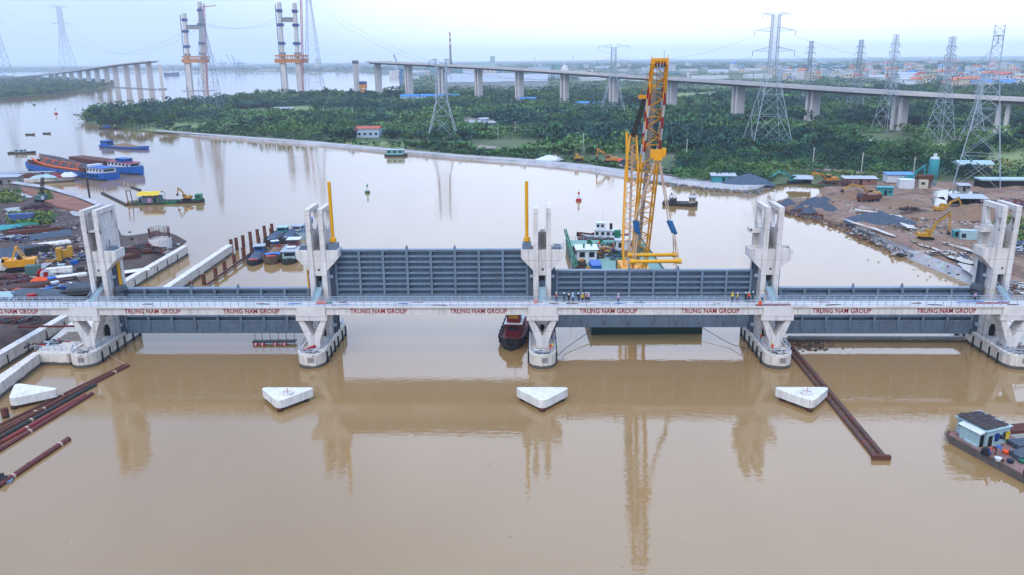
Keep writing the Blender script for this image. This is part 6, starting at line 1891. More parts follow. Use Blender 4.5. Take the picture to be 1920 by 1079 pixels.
for k, (px, py, m, w) in enumerate(((1813, 450, MINT, 4.5), (1797, 447, TEAL, 3.4))):
    t = thing('generator_box', ['mint green machine box with black emblem on the bank', 'smaller green machine box left of the mint one'][k], 'generator', gs(px, py), R(-15))
    MB().box(-w/2, w/2, -1.1, 1.1, .25, 2.8-.6*k).build('body', m, t); MB().box(-w/2+.4, -w/2+1.6, -1.16, -1.1, .8, 2.0).build('grille', DARK if k else GLASS, t); MB().box(-w/2, w/2, -.9, .9, 0, .26).build('skid', CABLE, t); MB().box(-w/2-.05, w/2+.05, -1.15, 1.15, 2.8-.6*k, 2.9-.6*k).build('lid', m, t)
def heap(lab, px, py, L, W, Hh, mat, seed, name='gravel_heap', z=1.4, rz=0.0, cat='heap', group=None):
    o = link(name, heap_mesh(L, W, Hh, seed, mat, 20, name), None, G(px, py, z), (0, 0, rz)); tag(o, lab, cat, group); return o
heap('dark grey gravel heap spread in the middle of the right construction ground', 1648, 415, 22, 13, 3.0, COAL, 1, rz=R(-12))
heap('grey gravel heap on the embankment beside the turquoise hut', 1400, 344, 22, 12, 4.2, GRAVEL, 2, rz=R(-4))
heap('white sand heap on the far embankment', 1030, 300, 16, 7, 2.6, WHITE, 3, 'sand_heap')
heap('big brown sand heap right of the middle excavator', 1822, 406, 26, 16, 4.2, SANDM, 4, 'sand_heap')
heap('brown sand heap in front of the reaching yellow excavator', 1600, 372, 18, 12, 3.2, SANDM, 5, 'sand_heap')
heap('low brown sand ridge under the digging excavator', 1752, 408, 24, 9, 2.0, SANDM, 6, 'sand_heap')
heap('flat dark gravel patch beside the long reach excavator', 1795, 482, 10, 6, .8, COAL, 7)
heap('brown spoil heap in front of the turquoise cabin', 1690, 384, 20, 10, 2.2, SANDM, 8, 'sand_heap')
for k, (px, py, w) in enumerate(((1500,393,5),(1478,383,6.5),(1512,385,5),(1530,389,6.5),(1528,379,7),(1542,384,5.5),(1548,391,6.5),(1517,398,5.5),(1545,378,5),(1556,394,6))):
    heap('dark blue bagged stone heap on the sandy spit at the bay', px, py, w*1.15, w*.9, 2.0, COAL, 20+k, 'stone_heap', 1.3, rnd.uniform(0, 3), 'heap', 'stone heaps on the spit')
# rubble along the water's edge
def rubble(name, lab, edge, n, w, smin, smax, mats, z=.6):
    mb = MB()
    pts = [G(*p, z) for p in edge]
    for _ in range(n):
        k = rnd.randrange(len(pts)-1); p = pts[k].lerp(pts[k+1], rnd.random()) + Vector((rnd.gauss(0, w), rnd.gauss(0, w), 0))
        s = rnd.uniform(smin, smax); mb.mi = rnd.randrange(len(mats))
        a, b, c = s*rnd.uniform(.6, 1.2), s*rnd.uniform(.6, 1.2), s*rnd.uniform(.4, .8)
        vs = [p+Vector((a*math.cos(x)*rnd.uniform(.7, 1.2), b*math.sin(x)*rnd.uniform(.7, 1.2), -c*.4)) for x in (0, 1.26, 2.5, 3.8, 5.0)] + [p+Vector((a*.6*math.cos(x+.4), b*.6*math.sin(x+.4), c*rnd.uniform(.4, .8))) for x in (0, 1.26, 2.5, 3.8, 5.0)]
        mb.add(vs, [(0, 1, 6, 5), (1, 2, 7, 6), (2, 3, 8, 7), (3, 4, 9, 8), (4, 0, 5, 9), (5, 6, 7, 8, 9)])
    o = mb.build(name, mats); tag(o, lab, None, None, 'stuff'); return o
rk = [M('rock_dark', (88, 92, 98), .9, .25, 1), M('rock_grey', (138, 136, 136), .9, .25, 1), M('rock_pale', (186, 180, 174), .9, .2, 1)]
rubble('riprap', 'blue grey riprap boulders along the edge of the right construction ground', [(1610,428),(1650,446),(1690,466),(1712,476)], 700, 1.7, .3, .75, rk, 1.0)
rubble('riprap', 'brown stones and debris along the muddy shore of the spit', [(1455,380),(1466,394),(1500,402),(1545,414),(1600,431),(1640,452)], 500, 1.3, .25, .8, [rk[0], RUST, SANDM], .7)
rubble('shore_stones', 'stones along the foot of the far embankment', [(1180,335),(1260,346),(1340,356),(1400,360),(1440,353)], 420, 1.6, .4, .9, [rk[1], SANDM, rk[0]], .3)
rubble('site_debris', 'pale and dark debris scattered over the construction ground', [(1560,380),(1640,392),(1700,420),(1760,440),(1830,500),(1700,405),(1820,420)], 420, 7, .15, .6, [rk[2], rk[0], RUST], 1.9)
rubble('yard_debris', 'scrap and rubble scattered over the left yard', [(40,440),(120,430),(150,470),(60,490),(140,520),(60,540),(20,400),(120,410),(160,500)], 900, 6, .15, .7, [rk[2], rk[0], RUST, DARK], 2.6)
# stakes along the spit
for k in range(16):
    px = 1488+k*3.6; g = G(px, 401+k*.72, 0)
    t = thing('wooden_stake', 'dark wooden stake in the row edging the sandy spit', 'stake', g, 0, 'stakes along the spit')
    MB().tube((0, 0, -1), (rnd.uniform(-.2, .2), 0, rnd.uniform(1.4, 2.3)), .32, .28, 6).build('shaft', RUST_W, t)

# ---- left yard ------------------------------------------------------
YZ = 2.6
def gy(px, py, z=YZ): return G(px, py, z)
t = thing('crawler_crane', 'bright orange crawler crane body with folded frame in the left yard', 'crane', gy(36, 507), R(200))
OR2 = M('crawler_orange', (244, 166, 22), .45, .1, .8)
for y in (-1.8, 1.8): MB().extr_y([(-2.8, .6), (-2.3, .05), (2.3, .05), (2.8, .6), (2.3, 1.15), (-2.3, 1.15)], y-.4, y+.4).build('crawler', RUBBER, t)
MB().box(-3.2, 2.2, -1.7, 1.7, 1.2, 2.9).build('machine_house', OR2, t); MB().extr_y([(-4.4, 1.3), (-3.2, 1.2), (-3.2, 3.0), (-4.2, 2.9)], -1.75, 1.75).build('counterweight', OR2, t)
c = MB().box(2.2, 3.6, -1.7, -.3, 1.4, 3.3).build('cab', OR2, t); MB().box(3.0, 3.64, -1.72, -.28, 2.2, 3.1).build('window', GLASS, c)
for y in (-1, 1): MB().beam((-1.8, y, 2.9), (-.2, y, 6.0), .25).beam((1.2, y, 2.9), (-.2, y, 6.0), .2).build('gantry', OR2, t)
MB().beam((-.2, -1, 6.0), (-.2, 1, 6.0), .3).build('gantry_head', OR2, t); MB().tube((-.6, -1.1, 3.4), (-.6, 1.1, 3.4), .55, .55, 12).build('winch_drum', CABLE, t, smooth=True)
MB().box(-4.41, -4.3, -1.2, 1.2, 1.7, 2.2).build('name_plate', WHITE, t)
t = thing('drill_heads', 'two yellow upright machine housings standing in the left yard', 'machine', gy(126, 489), R(20)); t.name = 'drill_machine'
MB().box(-2.2, -.9, -1.2, 1.2, .3, 3.6).build('housing', YELD, t); MB().box(.6, 1.7, -1.2, 1.2, .3, 3.9).build('housing', YELD, t); MB().box(-.9, .6, -.7, .7, 1.0, 3.0).build('gearbox', YELD, t); MB().box(-2.6, 2.2, -1.4, 1.4, 0, .32).build('skid', CABLE, t)
MB().box(-2.24, -2.2, -.6, .6, 1.2, 2.6).build('panel', DARK, t); MB().beam((-2.2, -.6, .6), (-5.0, -1.2, .4), .5).build('tow_arm', YELD, t)
t = thing('old_crane', 'black lattice crane boom leaning over green machinery by the red sand', 'crane', gy(80, 378), R(70))
lattice(t, (0, 0, 2.0), (3.4, 2, 8.6), [(0, .5, .5), (1, .4, .4)], CABLE, .14, .08, 8); MB().box(-2, 1.6, -1.4, 1.4, .9, 2.6).build('machine_house', M('dull_green', (86, 116, 108), .7, .2, .6), t)
for y in (-1.3, 1.3): MB().box(-2.2, 2.2, y-.35, y+.35, 0, .9).build('crawler', RUBBER, t)
MB().tube((-1, -1.5, 1.6), (-1, 1.5, 1.6), .8, .8, 12).build('drum', WHITE, t, smooth=True)

def bars(name, lab, cat, px, py, rz, n, L, r, mat, rows=1, gap=2.1, z=YZ, rn=8, square=False, jitter=.02, group=None, mats=None):
    t = thing(name, lab, cat, gy(px, py, z), rz, group); k = 0
    for j in range(rows):
        for i in range(n-j):
            y = (i-(n-j-1)/2)*r*gap; zz = r+j*r*1.78
            a = Vector((-L/2*rnd.uniform(.9, 1.02), y, zz)); b = Vector((L/2*rnd.uniform(.9, 1.02), y+rnd.uniform(-1, 1)*jitter*L, zz))
            m = mats[k % len(mats)] if mats else mat; k += 1
            (MB().beam(a, b, r*1.9, r*1.9) if square else MB().tube(a, b, r, r, rn)).build('bar' if square or r < .2 else 'pipe', m, t)
    return t
bars('steel_bar_stack', 'long brown stack of rusty steel bars in the middle of the left yard', 'steel', 62, 436, R(28), 9, 14, .18, RUST, 3, square=True)
bars('steel_bar_stack', 'dark rusty bar stack under the grey tarpaulin by the bridge', 'steel', 70, 537, R(32), 12, 17, .2, RUST, 2, square=True, mats=[RUST, WOODD])
bars('steel_beam_stack', 'short stack of dark steel beams beside the blue grey plates', 'steel', 66, 474, R(48), 5, 7, .3, WOODD, 3, square=True)
bars('pipe_stack', 'pale concrete pipes lying along the yard track', 'pipe', 98, 462, R(40), 3, 10, .6, CONC, 1)
bars('slab_stack', 'stack of white concrete planks at the left picture edge', 'slab', 8, 505, R(24), 5, 11, .45, CONC, 3, square=True)
bars('steel_bar_stack', 'thin rusty bars lying loose behind the red sand', 'steel', 20, 432, R(20), 7, 9, .16, RUST, 2, square=True)
bars('timber_stack', 'orange brown timber stack near the left tower', 'timber', 80, 445, R(60), 4, 5, .3, M('fresh_timber', (178, 112, 70), .8, .15, .8), 2, square=True)
bars('steel_bar_stack', 'dark scrap beams on the quay beside the lock wall', 'steel', 236, 486, R(60), 8, 7, .2, RUST, 3, square=True, jitter=.12)
bars('steel_bar_stack', 'tangle of rusty girders between the leftmost tower and the lock wall', 'steel', 262, 474, R(20), 7, 7, .22, WOODD, 3, square=True, jitter=.15, mats=[WOODD, RUST])
bars('steel_bar_stack', 'low heap of rusty sheet steel above the weeds', 'steel', 70, 398, R(12), 8, 7, .25, RUST, 2, square=True, jitter=.1, mats=[RUST, REDB, WOODD])
bars('plank_stack', 'pale planks laid out on the quay behind the leftmost tower', 'slab', 134, 520, R(34), 4, 7, .3, CONC_B, 1, square=True)
bars('slab_stack', 'white concrete blocks in a row in front of the yellow machine housings', 'slab', 112, 514, R(24), 3, 6, .45, CONC_B, 2, square=True)
bars('pipe_stack', 'dark pipes stacked near the foot of the leftmost tower', 'pipe', 150, 552, R(15), 4, 8, .3, WOODD, 2)
for k, (px, py, L, rz) in enumerate(((96, 447, 11, 36), (34, 476, 10, 34), (10, 486, 9, 34))):
    t = thing('sheet_pile', ['long blue grey sheet pile wall slanting across the yard, upper piece', 'blue grey sheet pile beside the orange crane', 'blue grey sheet pile at the left picture edge'][k], 'sheet pile', gy(px, py), R(rz), 'blue grey sheet piles')
    MB().beam((-L/2, 0, .9), (L/2, 0, 1.1), .12, 1.9).build('sheet', M('sheet_pile_grey', (122, 142, 162), .6, .1, .4), t)
    for i in range(7): MB().box(-L/2+L*i/6-.1, -L/2+L*i/6+.1, -.16, .16, .1, 2.0).build('rib', M('sheet_pile_grey', (122, 142, 162)), t)
container(gy(42, 414), R(12), 7, M('faded_blue_red', (70, 104, 160), .7, .15, .3, (150, 70, 72), .9), 'faded blue and red container beside the weeds', W=2.6, Hh=2.4)
def tarp(lab, px, py, L, W, Hh, mat, rz, z=YZ, seed=1):
    rs = random.Random(seed); n = 10; mb = MB(); vs = []
    for i in range(n+1):
        for j in range(n+1):
            u = i/n*2-1; v = j/n*2-1; e = max(abs(u), abs(v))
            vs.append((u*L/2, v*W/2, (Hh*(1-e**3)*(rs.uniform(.65, 1.1)) if e < .99 else -.05)))
    mb.add(vs, [(i*(n+1)+j, (i+1)*(n+1)+j, (i+1)*(n+1)+j+1, i*(n+1)+j+1) for i in range(n) for j in range(n)])
    o = mb.build('tarpaulin', mat, None, gy(px, py, z), True); o.rotation_euler = (0, 0, rz); tag(o, lab, 'tarpaulin'); return o
tarp('turquoise tarpaulin spread beside the faded container', 12, 432, 12, 5, 1.6, TEAL, R(10), seed=2)
tarp('green tarpaulin over goods in front of the weeds', 46, 424, 9, 3, 1.2, GREEN, R(15), seed=3)
tarp('large dark grey tarpaulin beside the service bridge', 70, 554, 17, 4.5, 1.5, TARP, R(-2), seed=4)
tarp('grey tarpaulin over a mound near the leftmost tower', 148, 544, 6, 4, 2.0, TARP, R(20), seed=5)
tarp('orange tarpaulin on the far embankment beside the excavator', 1160, 306, 9, 5, 2.4, M('tarp_orange', (236, 100, 52), .7, .1, .5), R(5), 1.5, 6)
tarp('dark navy tarpaulin right of the orange one on the far embankment', 1172, 307, 7, 5, 2.2, NAVY, R(5), 1.5, 7)
tarp('small orange cover on the bar stack', 74, 527, 4, 2, .9, ORV, R(15), 3.2, 8)
tarp('tiny orange cover near the bridge at the left', 34, 547, 3, 2, .8, ORV, R(0), 2.8, 9)
tarp('white sheet lying on the quay right of the leftmost tower', 256, 507, 6, 3, .2, DECKM, R(35), 2.8, 10)
tarp('mint tarpaulin folded at the left edge above the railing', 10, 556, 5, 3, 1.2, MINT, R(0), 2.8, 11)
t = thing('cable_drum', 'red and white cable drum standing in the left yard', 'cable drum', gy(84, 524), R(60))
for y in (-.7, .7): MB().tube((0, y-.08, 1.3), (0, y+.08, 1.3), 1.3, 1.3, 16).build('flange', WHITE if y < 0 else RED, t, smooth=True)
MB().tube((0, -.7, 1.3), (0, .7, 1.3), .8, .8, 14).build('core', RED, t, smooth=True); MB().box(-.6, .6, -.8, -.77, .7, 1.9).build('panel', RED, t)
t = thing('machine_box', 'dark green engine box beside the yard track', 'machine', gy(64, 515), R(20)); MB().box(-1.6, 1.6, -1.2, 1.2, .2, 2.4).build('body', M('dull_green', (86, 116, 108)), t); MB().tube((.8, 0, 2.4), (.8, 0, 3.4), .12, .12, 6).build('exhaust', RUST, t); MB().box(-1.7, 1.7, -1.3, 1.3, 0, .22).build('skid', RUST, t)
for k, (px, py, m) in enumerate(((92, 548, BLUE), (120, 545, BLUE_D), (134, 552, NAVY), (60, 560, RED), (104, 536, WHITE), (98, 528, BLUE_T), (116, 503, MINT), (152, 508, WOODD), (140, 496, BLUE))):
    t = thing('yard_crate', ['blue crate', 'deep blue crate', 'navy crate', 'red crate', 'white crate', 'bright blue crate', 'mint crate', 'dark crate', 'second blue crate'][k] + [' beside the large grey tarpaulin', ' under the leftmost tower', ' at the foot of the leftmost tower', ' by the bridge railing at the left', ' beside the cable drum', ' next to the orange cover', ' behind the white blocks', ' against the leftmost tower wall', ' near the yellow machine housings'][k], 'crate', gy(px, py), rnd.uniform(0, 1))
    MB().box(-.8, .8, -.6, .6, .08, .95).build('box', m, t); MB().box(-.84, .84, -.64, .64, .95, 1.03).build('lid', m, t); MB().box(-.7, .7, -.5, .5, 0, .09).build('skid', WOOD, t)
# concrete block with starter bars at the end of the lock wall
t = thing('rebar_block', 'round pale concrete block bristling with vertical starter bars', 'foundation', gy(302, 464))
MB().lathe([(3.0, -2), (3.0, 2.6), (2.6, 2.62), (2.5, 2.2)], n=20).build('block', CONC, t)
rb = MB().tube((0, 0, 0), (0, 0, 3.4), .06, .05, 4).mesh('starter_bar', RUST)
for k in range(46):
    a = k*2*PI/46; link('starter_bar', rb, t, (2.75*math.cos(a), 2.75*math.sin(a), 2.4), (rnd.uniform(-.04, .04), rnd.uniform(-.04, .04), 0))
# jetty and its load, far left
a = G(0, 340, 1.5); b = G(139, 331, 1.5)
t = thing('concrete_jetty', 'low concrete jetty wall loaded with bundles in front of the blue barges', 'jetty', (0, 0, 0))
MB().beam(G(-60, 349, .6), G(139, 336, .6), 6, 3.2).build('wall', CONC_W, t)
jz = 2.3
bars('steel_bar_stack', 'brown bundles lying on the jetty in front of the blue barge', 'steel', 60, 333, R(12), 6, 30, .4, RUST, 2, z=jz, square=True, jitter=.02)
tarp('mint tarpaulin over goods on the jetty', 84, 333, 12, 5, 1.6, MINT, R(10), jz, 12)
tarp('white tarpaulin at the end of the jetty', 128, 331, 7, 5, 2.0, WHITE, R(10), jz, 13)
tarp('red and blue covered bundle on the jetty', 106, 332, 7, 4, 1.8, M('red_blue_cover', (150, 50, 60), .7, .1, .4, (40, 70, 150), .9), R(10), jz, 14)
hut('work_hut', 'grey roofed hut at the far left end of the jetty', G(8, 345, 2.2), R(10), 14, 6, 3.2, CONC_D, TIN)
bars('plank_stack', 'long grey roofing sheets lying behind the jetty at the far left', 'slab', 30, 328, R(6), 6, 36, .6, TIN, 1, z=1.4, square=True)
t = thing('mooring_pile', 'tall dark single pile standing in the water off the red sand', 'pile', G(168, 371, 0)); MB().tube((0, 0, -3), (.1, 0, 8.2), .38, .38, 10).build('shaft', WOODD, t, smooth=True); MB().tube((.1, 0, 8.2), (.1, 0, 8.35), .44, .44, 10).build('cap', RUST, t)

# ---- floating things on the left --------------------------------------
fs_ = G(270, 384, 0)
t = thing('floating_workshop', 'floating work shed with white and yellow awning on a pontoon', 'pontoon', (fs_.x, fs_.y+3, 0), R(6)); t.scale = (.64, .8, .85)
MB().box(-11, 12, -5, 5, -.3, .7).build('pontoon', WOODD, t); MB().box(-11.2, 12.2, -5.2, 5.2, .7, .8).build('deck', WOOD, t)
mb = MB(); vs = []
for i in range(9):
    for j in range(5): vs.append((-4+13*i/8, -5+10*j/4, 4.3+1.2*math.sin(PI*j/4)+rnd.uniform(-.15, .15)))
mb.add(vs, [(i*5+j, (i+1)*5+j, (i+1)*5+j+1, i*5+j+1) for i in range(8) for j in range(2, 4)]); mb.build('awning', WHITE, t, smooth=True)
mb = MB(); mb.add(vs, [(i*5+j, (i+1)*5+j, (i+1)*5+j+1, i*5+j+1) for i in range(8) for j in range(0, 2)]); mb.build('awning', YLV, t, smooth=True)
for x in (-4, 0.3, 4.6, 9):
    for y in (-4.8, 4.8): MB().beam((x, y, .8), (x, y, 4.4), .18).build('post', RUST, t)
MB().box(-3.5, 1, -3.8, 3, .8, 3.2).build('cabin', GREYB, t); MB().box(1.4, 4.6, -3.6, 3, .8, 3.0).build('cabin', PINK, t); MB().box(5, 8.5, -3.6, 3, .8, 3.3).build('cabin', M('dull_green', (86, 116, 108)), t)
MB().box(-3.0, -1.8, -3.86, -3.79, .9, 2.6).build('door', DARK, t); MB().box(5.6, 6.8, -3.66, -3.59, .9, 2.6).build('door', DARK, t)
for x in (-9, -6.5): MB().beam((x, -4.5, .8), (x-.8, -4.2, 6.8), .4).build('derrick', RUST, t)
MB().beam((-9.8, -4.2, 6.6), (-7.0, -4.2, 6.6), .35).build('derrick_beam', RUST, t)
for k, (x, m) in enumerate(((-8.4, YLV), (-7.2, BLUE_T), (-9.6, RED))): MB().tube((x, -3.8, .8), (x, -3.8, 1.9), .4, .4, 10).build('barrel', m, t, smooth=True)
for k, (pa, pb_, lab) in enumerate((((190, 362), (237, 385), 'pair of long dark floating spars left of the work shed'), ((245, 351), (262, 357), 'short dark floating spars behind the work shed'), ((287, 368), (318, 381), 'rusty floating spars right of the work shed'))):
    a = G(*pa, .3); b = G(*pb_, .3); t = thing('floating_spar', lab, 'pipe', a)
    for o in (0, 1.0): MB().tube(Vector((0, o, 0)), b-a+Vector((0, o, 0)), .32, .32, 8).build('spar', RUST if k == 2 else WOODD, t, smooth=True)
pe = G(352, 380, 0)
t = thing('excavator_pontoon', 'small dark pontoon carrying a yellow excavator', 'pontoon', pe, R(8)); link('hull', hull_mesh(13, 4.5, 1.0, 0, .15, .12, .3, [WOODD, WOODD], .1), t); MB().box(3.2, 5.6, -1.5, 1.5, 1.0, 3.2).build('cabin', GREEN, t); MB().box(3.8, 5, -1.53, -1.49, 2.0, 2.8).build('window', GLASS, t)
excavator('yellow excavator standing on the small dark pontoon', (pe.x-.2, pe.y-.2, 1.0), R(172), YELD, .8, (55, 5.0), (-75, 2.6))

# rusty mooring piles
ORDN = ['first', 'second', 'third', 'fourth', 'fifth', 'sixth', 'seventh', 'eighth', 'ninth', 'tenth']
PR1 = [(360,548),(383,534),(405,521),(422,508),(440,494.5),(457,482),(472,471),(486,461),(498,452),(509,444)]
PR2 = [(435,472),(444.5,469),(457,464),(470.5,457),(484,452),(497,445),(511,441)]
pm = MB().tube((0, 0, -3), (0, 0, 2.6), .5, .5, 14).mesh('shaft', RUST_W, True); pcap = MB().tube((0, 0, 2.6), (0, 0, 2.7), .56, .56, 14).mesh('cap', RUST, True)
for k, p in enumerate(PR1):
    t = thing('mooring_pile', 'rusty round pile, %s of the front row counted from the bridge' % ORDN[k], 'pile', G(*p, 0), 0, 'front row of rusty piles'); link('shaft', pm, t); link('cap', pcap, t)
for k, p in enumerate(PR2):
    t = thing('mooring_pile', 'taller rusty pile, %s of the back row counted from the lock wall end' % ORDN[k], 'pile', G(*p, 0), 0, 'back row of rusty piles'); link('shaft', pm, t, scale=(1, 1, 1.35)); link('cap', pcap, t, (0, 0, .91))
for (a, b) in ((1, 9), ):
    t = thing('waler_beam', 'rusty steel waler beam linking the front row of piles', 'beam', (0, 0, 0)); MB().beam(G(*PR1[a], 1.0)+Vector((.7, 0, 0)), G(*PR1[b], 1.0)+Vector((.7, 0, 0)), .4, .5).build('beam', RUST, t); MB().beam(G(*PR1[a], .4)+Vector((.72, 0, 0)), G(*PR1[b], .4)+Vector((.72, 0, 0)), .3, .3).build('lower_beam', RUST, t)

# ---- foreground floating pipes ----------------------------------------
def fpipe(lab, pa, pb_, r, mat, z=None, bands=3, group='floating pipes at the lower left', endcap=True):
    a = G(*pa, r*.45); b = G(*pb_, r*.45); t = thing('floating_pipe', lab, 'pipe', a, 0, group); d = b-a
    MB().tube((0, 0, 0), d, r, r, 16).build('shell', mat, t, smooth=True)
    for k in range(bands):
        f = (k+.6)/(bands+.2); q = d*f; u = d.normalized()
        MB().tube(q-u*.18, q+u*.18, r*1.1, r*1.1, 16).build('band', ROPE if k % 3 == 1 else RUST, t, smooth=True)
    MB().tube(d-d.normalized()*.12, d+d.normalized()*.05, r*1.05, r*1.05, 16).build('end_flange', RUST, t, smooth=True)
    return t
fpipe('long rusty pipe reaching from the left edge furthest towards the leftmost pier', (-30, 822), (240, 686), .36, RUST, bands=5)
fpipe('thin rusty pipe lying behind the long one at the lower left', (-30, 812), (236, 684), .26, RUST, bands=3)
fpipe('dark pipe in the middle of the floating bundle at the lower left', (-30, 838), (178, 722), .36, WOODD, bands=4)
fpipe('second dark pipe in the floating bundle at the lower left', (-30, 828), (176, 716), .3, RUST, bands=3)
fpipe('bright red pipe in the floating bundle at the lower left', (-30, 848), (160, 742), .34, M('pipe_red', (142, 46, 46), .5, .12, .8), bands=4)
fpipe('nearest dark red pipe of the floating bundle at the lower left', (-30, 862), (172, 739), .36, PIPE_R, bands=4)
fpipe('single dark red pipe floating apart nearest the camera at lower left', (-30, 930), (128, 824), .42, PIPE_R, bands=5, group=None)
g = G(5, 905, 0); t = thing('float_motor', 'small dark motor on a grey float at the lower left edge', 'motor', g, R(20)); MB().box(-1.2, 1.2, -.7, .7, 0, .3).build('float', GREYB, t); MB().tube((-.6, 0, .6), (.6, 0, .6), .35, .35, 10).build('motor', WOODD, t, smooth=True); MB().box(-.2, .3, -.2, .2, .9, 1.3).build('gear', WOODD, t)
g = G(11, 783, 0); t = thing('mooring_pile', 'short rusty round pile below the leftmost pile cap', 'pile', g); MB().tube((0, 0, -3), (0, 0, 1.5), .55, .55, 16).build('shaft', RUST_W, t, smooth=True); MB().tube((0, 0, 1.5), (0, 0, 1.56), .5, .5, 16).build('cap', RUST, t, smooth=True)
# twin pipe boom at the right
a = G(1480, 652, .2); b = G(1652, 860, .2); d = b-a; u = d.normalized(); n = Vector((-u.y, u.x, 0))
t = thing('twin_pipe_boom', 'long pair of rusty pipes floating diagonally past the right pile cap', 'pipe', a)
BOOM = M('boom_rust', (104, 76, 66), .8, .25, 1.0, (76, 54, 46), .7)
for s in (-1, 1): MB().tube(n*s*.58, d+n*s*.58, .36, .36, 16).build('pipe', BOOM, t, smooth=True)
for k in range(34):
    q = d*(k+.5)/34; MB().beam(q-n*.7+Vector((0, 0, .1)), q+n*.7+Vector((0, 0, .1))+u*rnd.uniform(-.3, .3), .2, .16).build('cross_tie', RUST, t)
    for s in (-1, 1): MB().tube(q+n*s*.58-u*.05, q+n*s*.58+u*.05, .4, .4, 14).build('joint_band', BOOM if k % 6 else RED, t, smooth=True) if k % 2 == 0 else None
MB().beam(d-n*1.25+Vector((0, 0, .15)), d+n*1.25+Vector((0, 0, .15)), .5, .7).build('end_beam', RUST, t)
# thin red pipe under the bridge at left, floating pale beams behind the rightmost gate
t = thing('floating_beam', 'long pale concrete beam lying in the water behind the rightmost gate', 'beam', (0, 0, 0))
MB().beam(G(1478, 636, .4), G(1808, 637, .4), 1.2, 1.1).build('beam', CONC_W, t); MB().beam(G(1478, 633, .9), G(1808, 634, .9), .5, .5).build('upper_rail', CONC_D, t)
rubble('floating_debris', 'brown floating debris caught beside the pier right of centre', [(1488,645),(1520,647),(1545,650)], 260, 1.6, .15, .45, [WOODD, RUST, SANDM], .02)
t = thing('long_pipe', 'thin dark red pipe lying across the lock below the bridge', 'pipe', (0, 0, 0)); MB().tube(G(36, 613, 2.9), G(146, 612, 2.9), .22, .22, 10).build('shell', REDB, t, smooth=True); MB().tube(G(34, 613, 2.9), G(37, 613, 2.9), .3, .3, 10).build('flange', RUST, t)
# float frame with red drums
g = G(515, 645, 0); t = thing('scaffold_raft', 'scaffold raft with four red drums below the leftmost gate', 'raft', g)
for k, x in enumerate((-3.4, -2.1, .4, 2.2)): 
    dr = MB().tube((x-.45, -.8, .15), (x+.45, -.8, .15), .36, .36, 12).build('drum', RED, t, smooth=True); MB().tube((x-.1, -.8, .15), (x+.1, -.8, .15), .37, .37, 12).build('label_band', WHITE, dr, smooth=True)
MB().beam((-4.2, -.6, .5), (4.2, -.6, .5), .12).beam((-4.2, .8, .5), (4.2, .8, .5), .12).build('rail', CABLE, t)
for x in (-4, -2.6, -1, .6, 2.2, 3.8): MB().beam((x, -.7, .45), (x, .9, .45), .1).beam((x, .8, .2), (x, .8, 2.0), .08).build('scaffold', RUST, t)
MB().box(-4.3, 4.3, -.5, .7, .55, .62).build('plank', WOODD, t)

# ---- houseboat barge at the lower right --------------------------------
L0 = G(1772, 826, 0); L1 = G(1905, 898, 0); ux = (L1-L0).normalized(); rzb = math.atan2(ux.y, ux.x)
hb = thing('work_barge', 'rusty flat work barge at the lower right corner', 'barge', L0, rzb)
bl = 26.0; bw = 8.0
MB().extr_y([(-.2, 1.15), (1.6, -.5), (bl, -.5), (bl, 1.15)], -.2, bw).build('hull', M('barge_hull', (104, 92, 84), .8, .2, .6, (150, 142, 134), .5), hb)
MB().box(0, bl, -.1, bw-.1, 1.15, 1.2).build('deck', M('barge_deck', (150, 112, 102), .8, .2, .5, (176, 160, 152), .6), hb)
for k, x in enumerate((.3, 9.2, 12.4)): MB().tube((x, .1, 1.2), (x, .1, 1.65), .14, .14, 8).build('bollard', RUST, hb)
MB().box(12.6, 12.9, -.24, bw, 1.0, 1.24).build('joint', CABLE, hb)
ch = thing('barge_cabin', 'mint panelled cabin with dark thatched roof on the work barge', 'cabin', L0 + Vector((-ux.x*1.0, -ux.y*1.0, 0)) + Vector((-ux.y, ux.x, 0))*.3, rzb); ch.scale = (.74, .76, .84)
cz = 1.2
MB().box(1.6, 8.4, 1.6, 6.9, cz, cz+3.0).build('wall', MINT, ch); MB().box(3.6, 8.0, .35, 1.6, cz, cz+2.6).build('front_annex', MINT, ch)
for i in range(9): MB().box(1.75+i*.8, 1.79+i*.8, 1.56, 1.6, cz, cz+2.9).build('panel_seam', TIN, ch) if i < 2 else None
def tilt(name, x0, x1, y0, y1, za, zb, th, mat): 
    MB().add([(x0, y0, za), (x1, y0, za), (x1, y1, zb), (x0, y1, zb), (x0, y0, za+th), (x1, y0, za+th), (x1, y1, zb+th), (x0, y1, zb+th)], [(0, 3, 2, 1), (4, 5, 6, 7), (0, 1, 5, 4), (1, 2, 6, 5), (2, 3, 7, 6), (3, 0, 4, 7)]).build(name, mat, ch)
tilt('roof', 1.2, 8.7, 1.2, 7.2, cz+3.0, cz+3.25, .1, MINT); tilt('awning', 3.3, 8.4, .0, 1.5, cz+2.62, cz+3.02, .08, WHITE)
tm = MB(); rs_ = random.Random(4)
for k in range(240):
    x = rs_.uniform(1.6, 8.0); y = rs_.uniform(1.3, 6.7); a = Vector((x, y, cz+3.38+rs_.uniform(0, .14))); tm.beam(a-Vector((rs_.uniform(.2, .6), rs_.uniform(.2, .8), 0)), a+Vector((rs_.uniform(.2, .6), rs_.uniform(.2, .8), rs_.uniform(-.05, .1))), .09, .06)
tm.box(1.5, 8.2, 1.4, 6.8, cz+3.3, cz+3.42); th_o = tm.build('thatch', THATCH, ch)
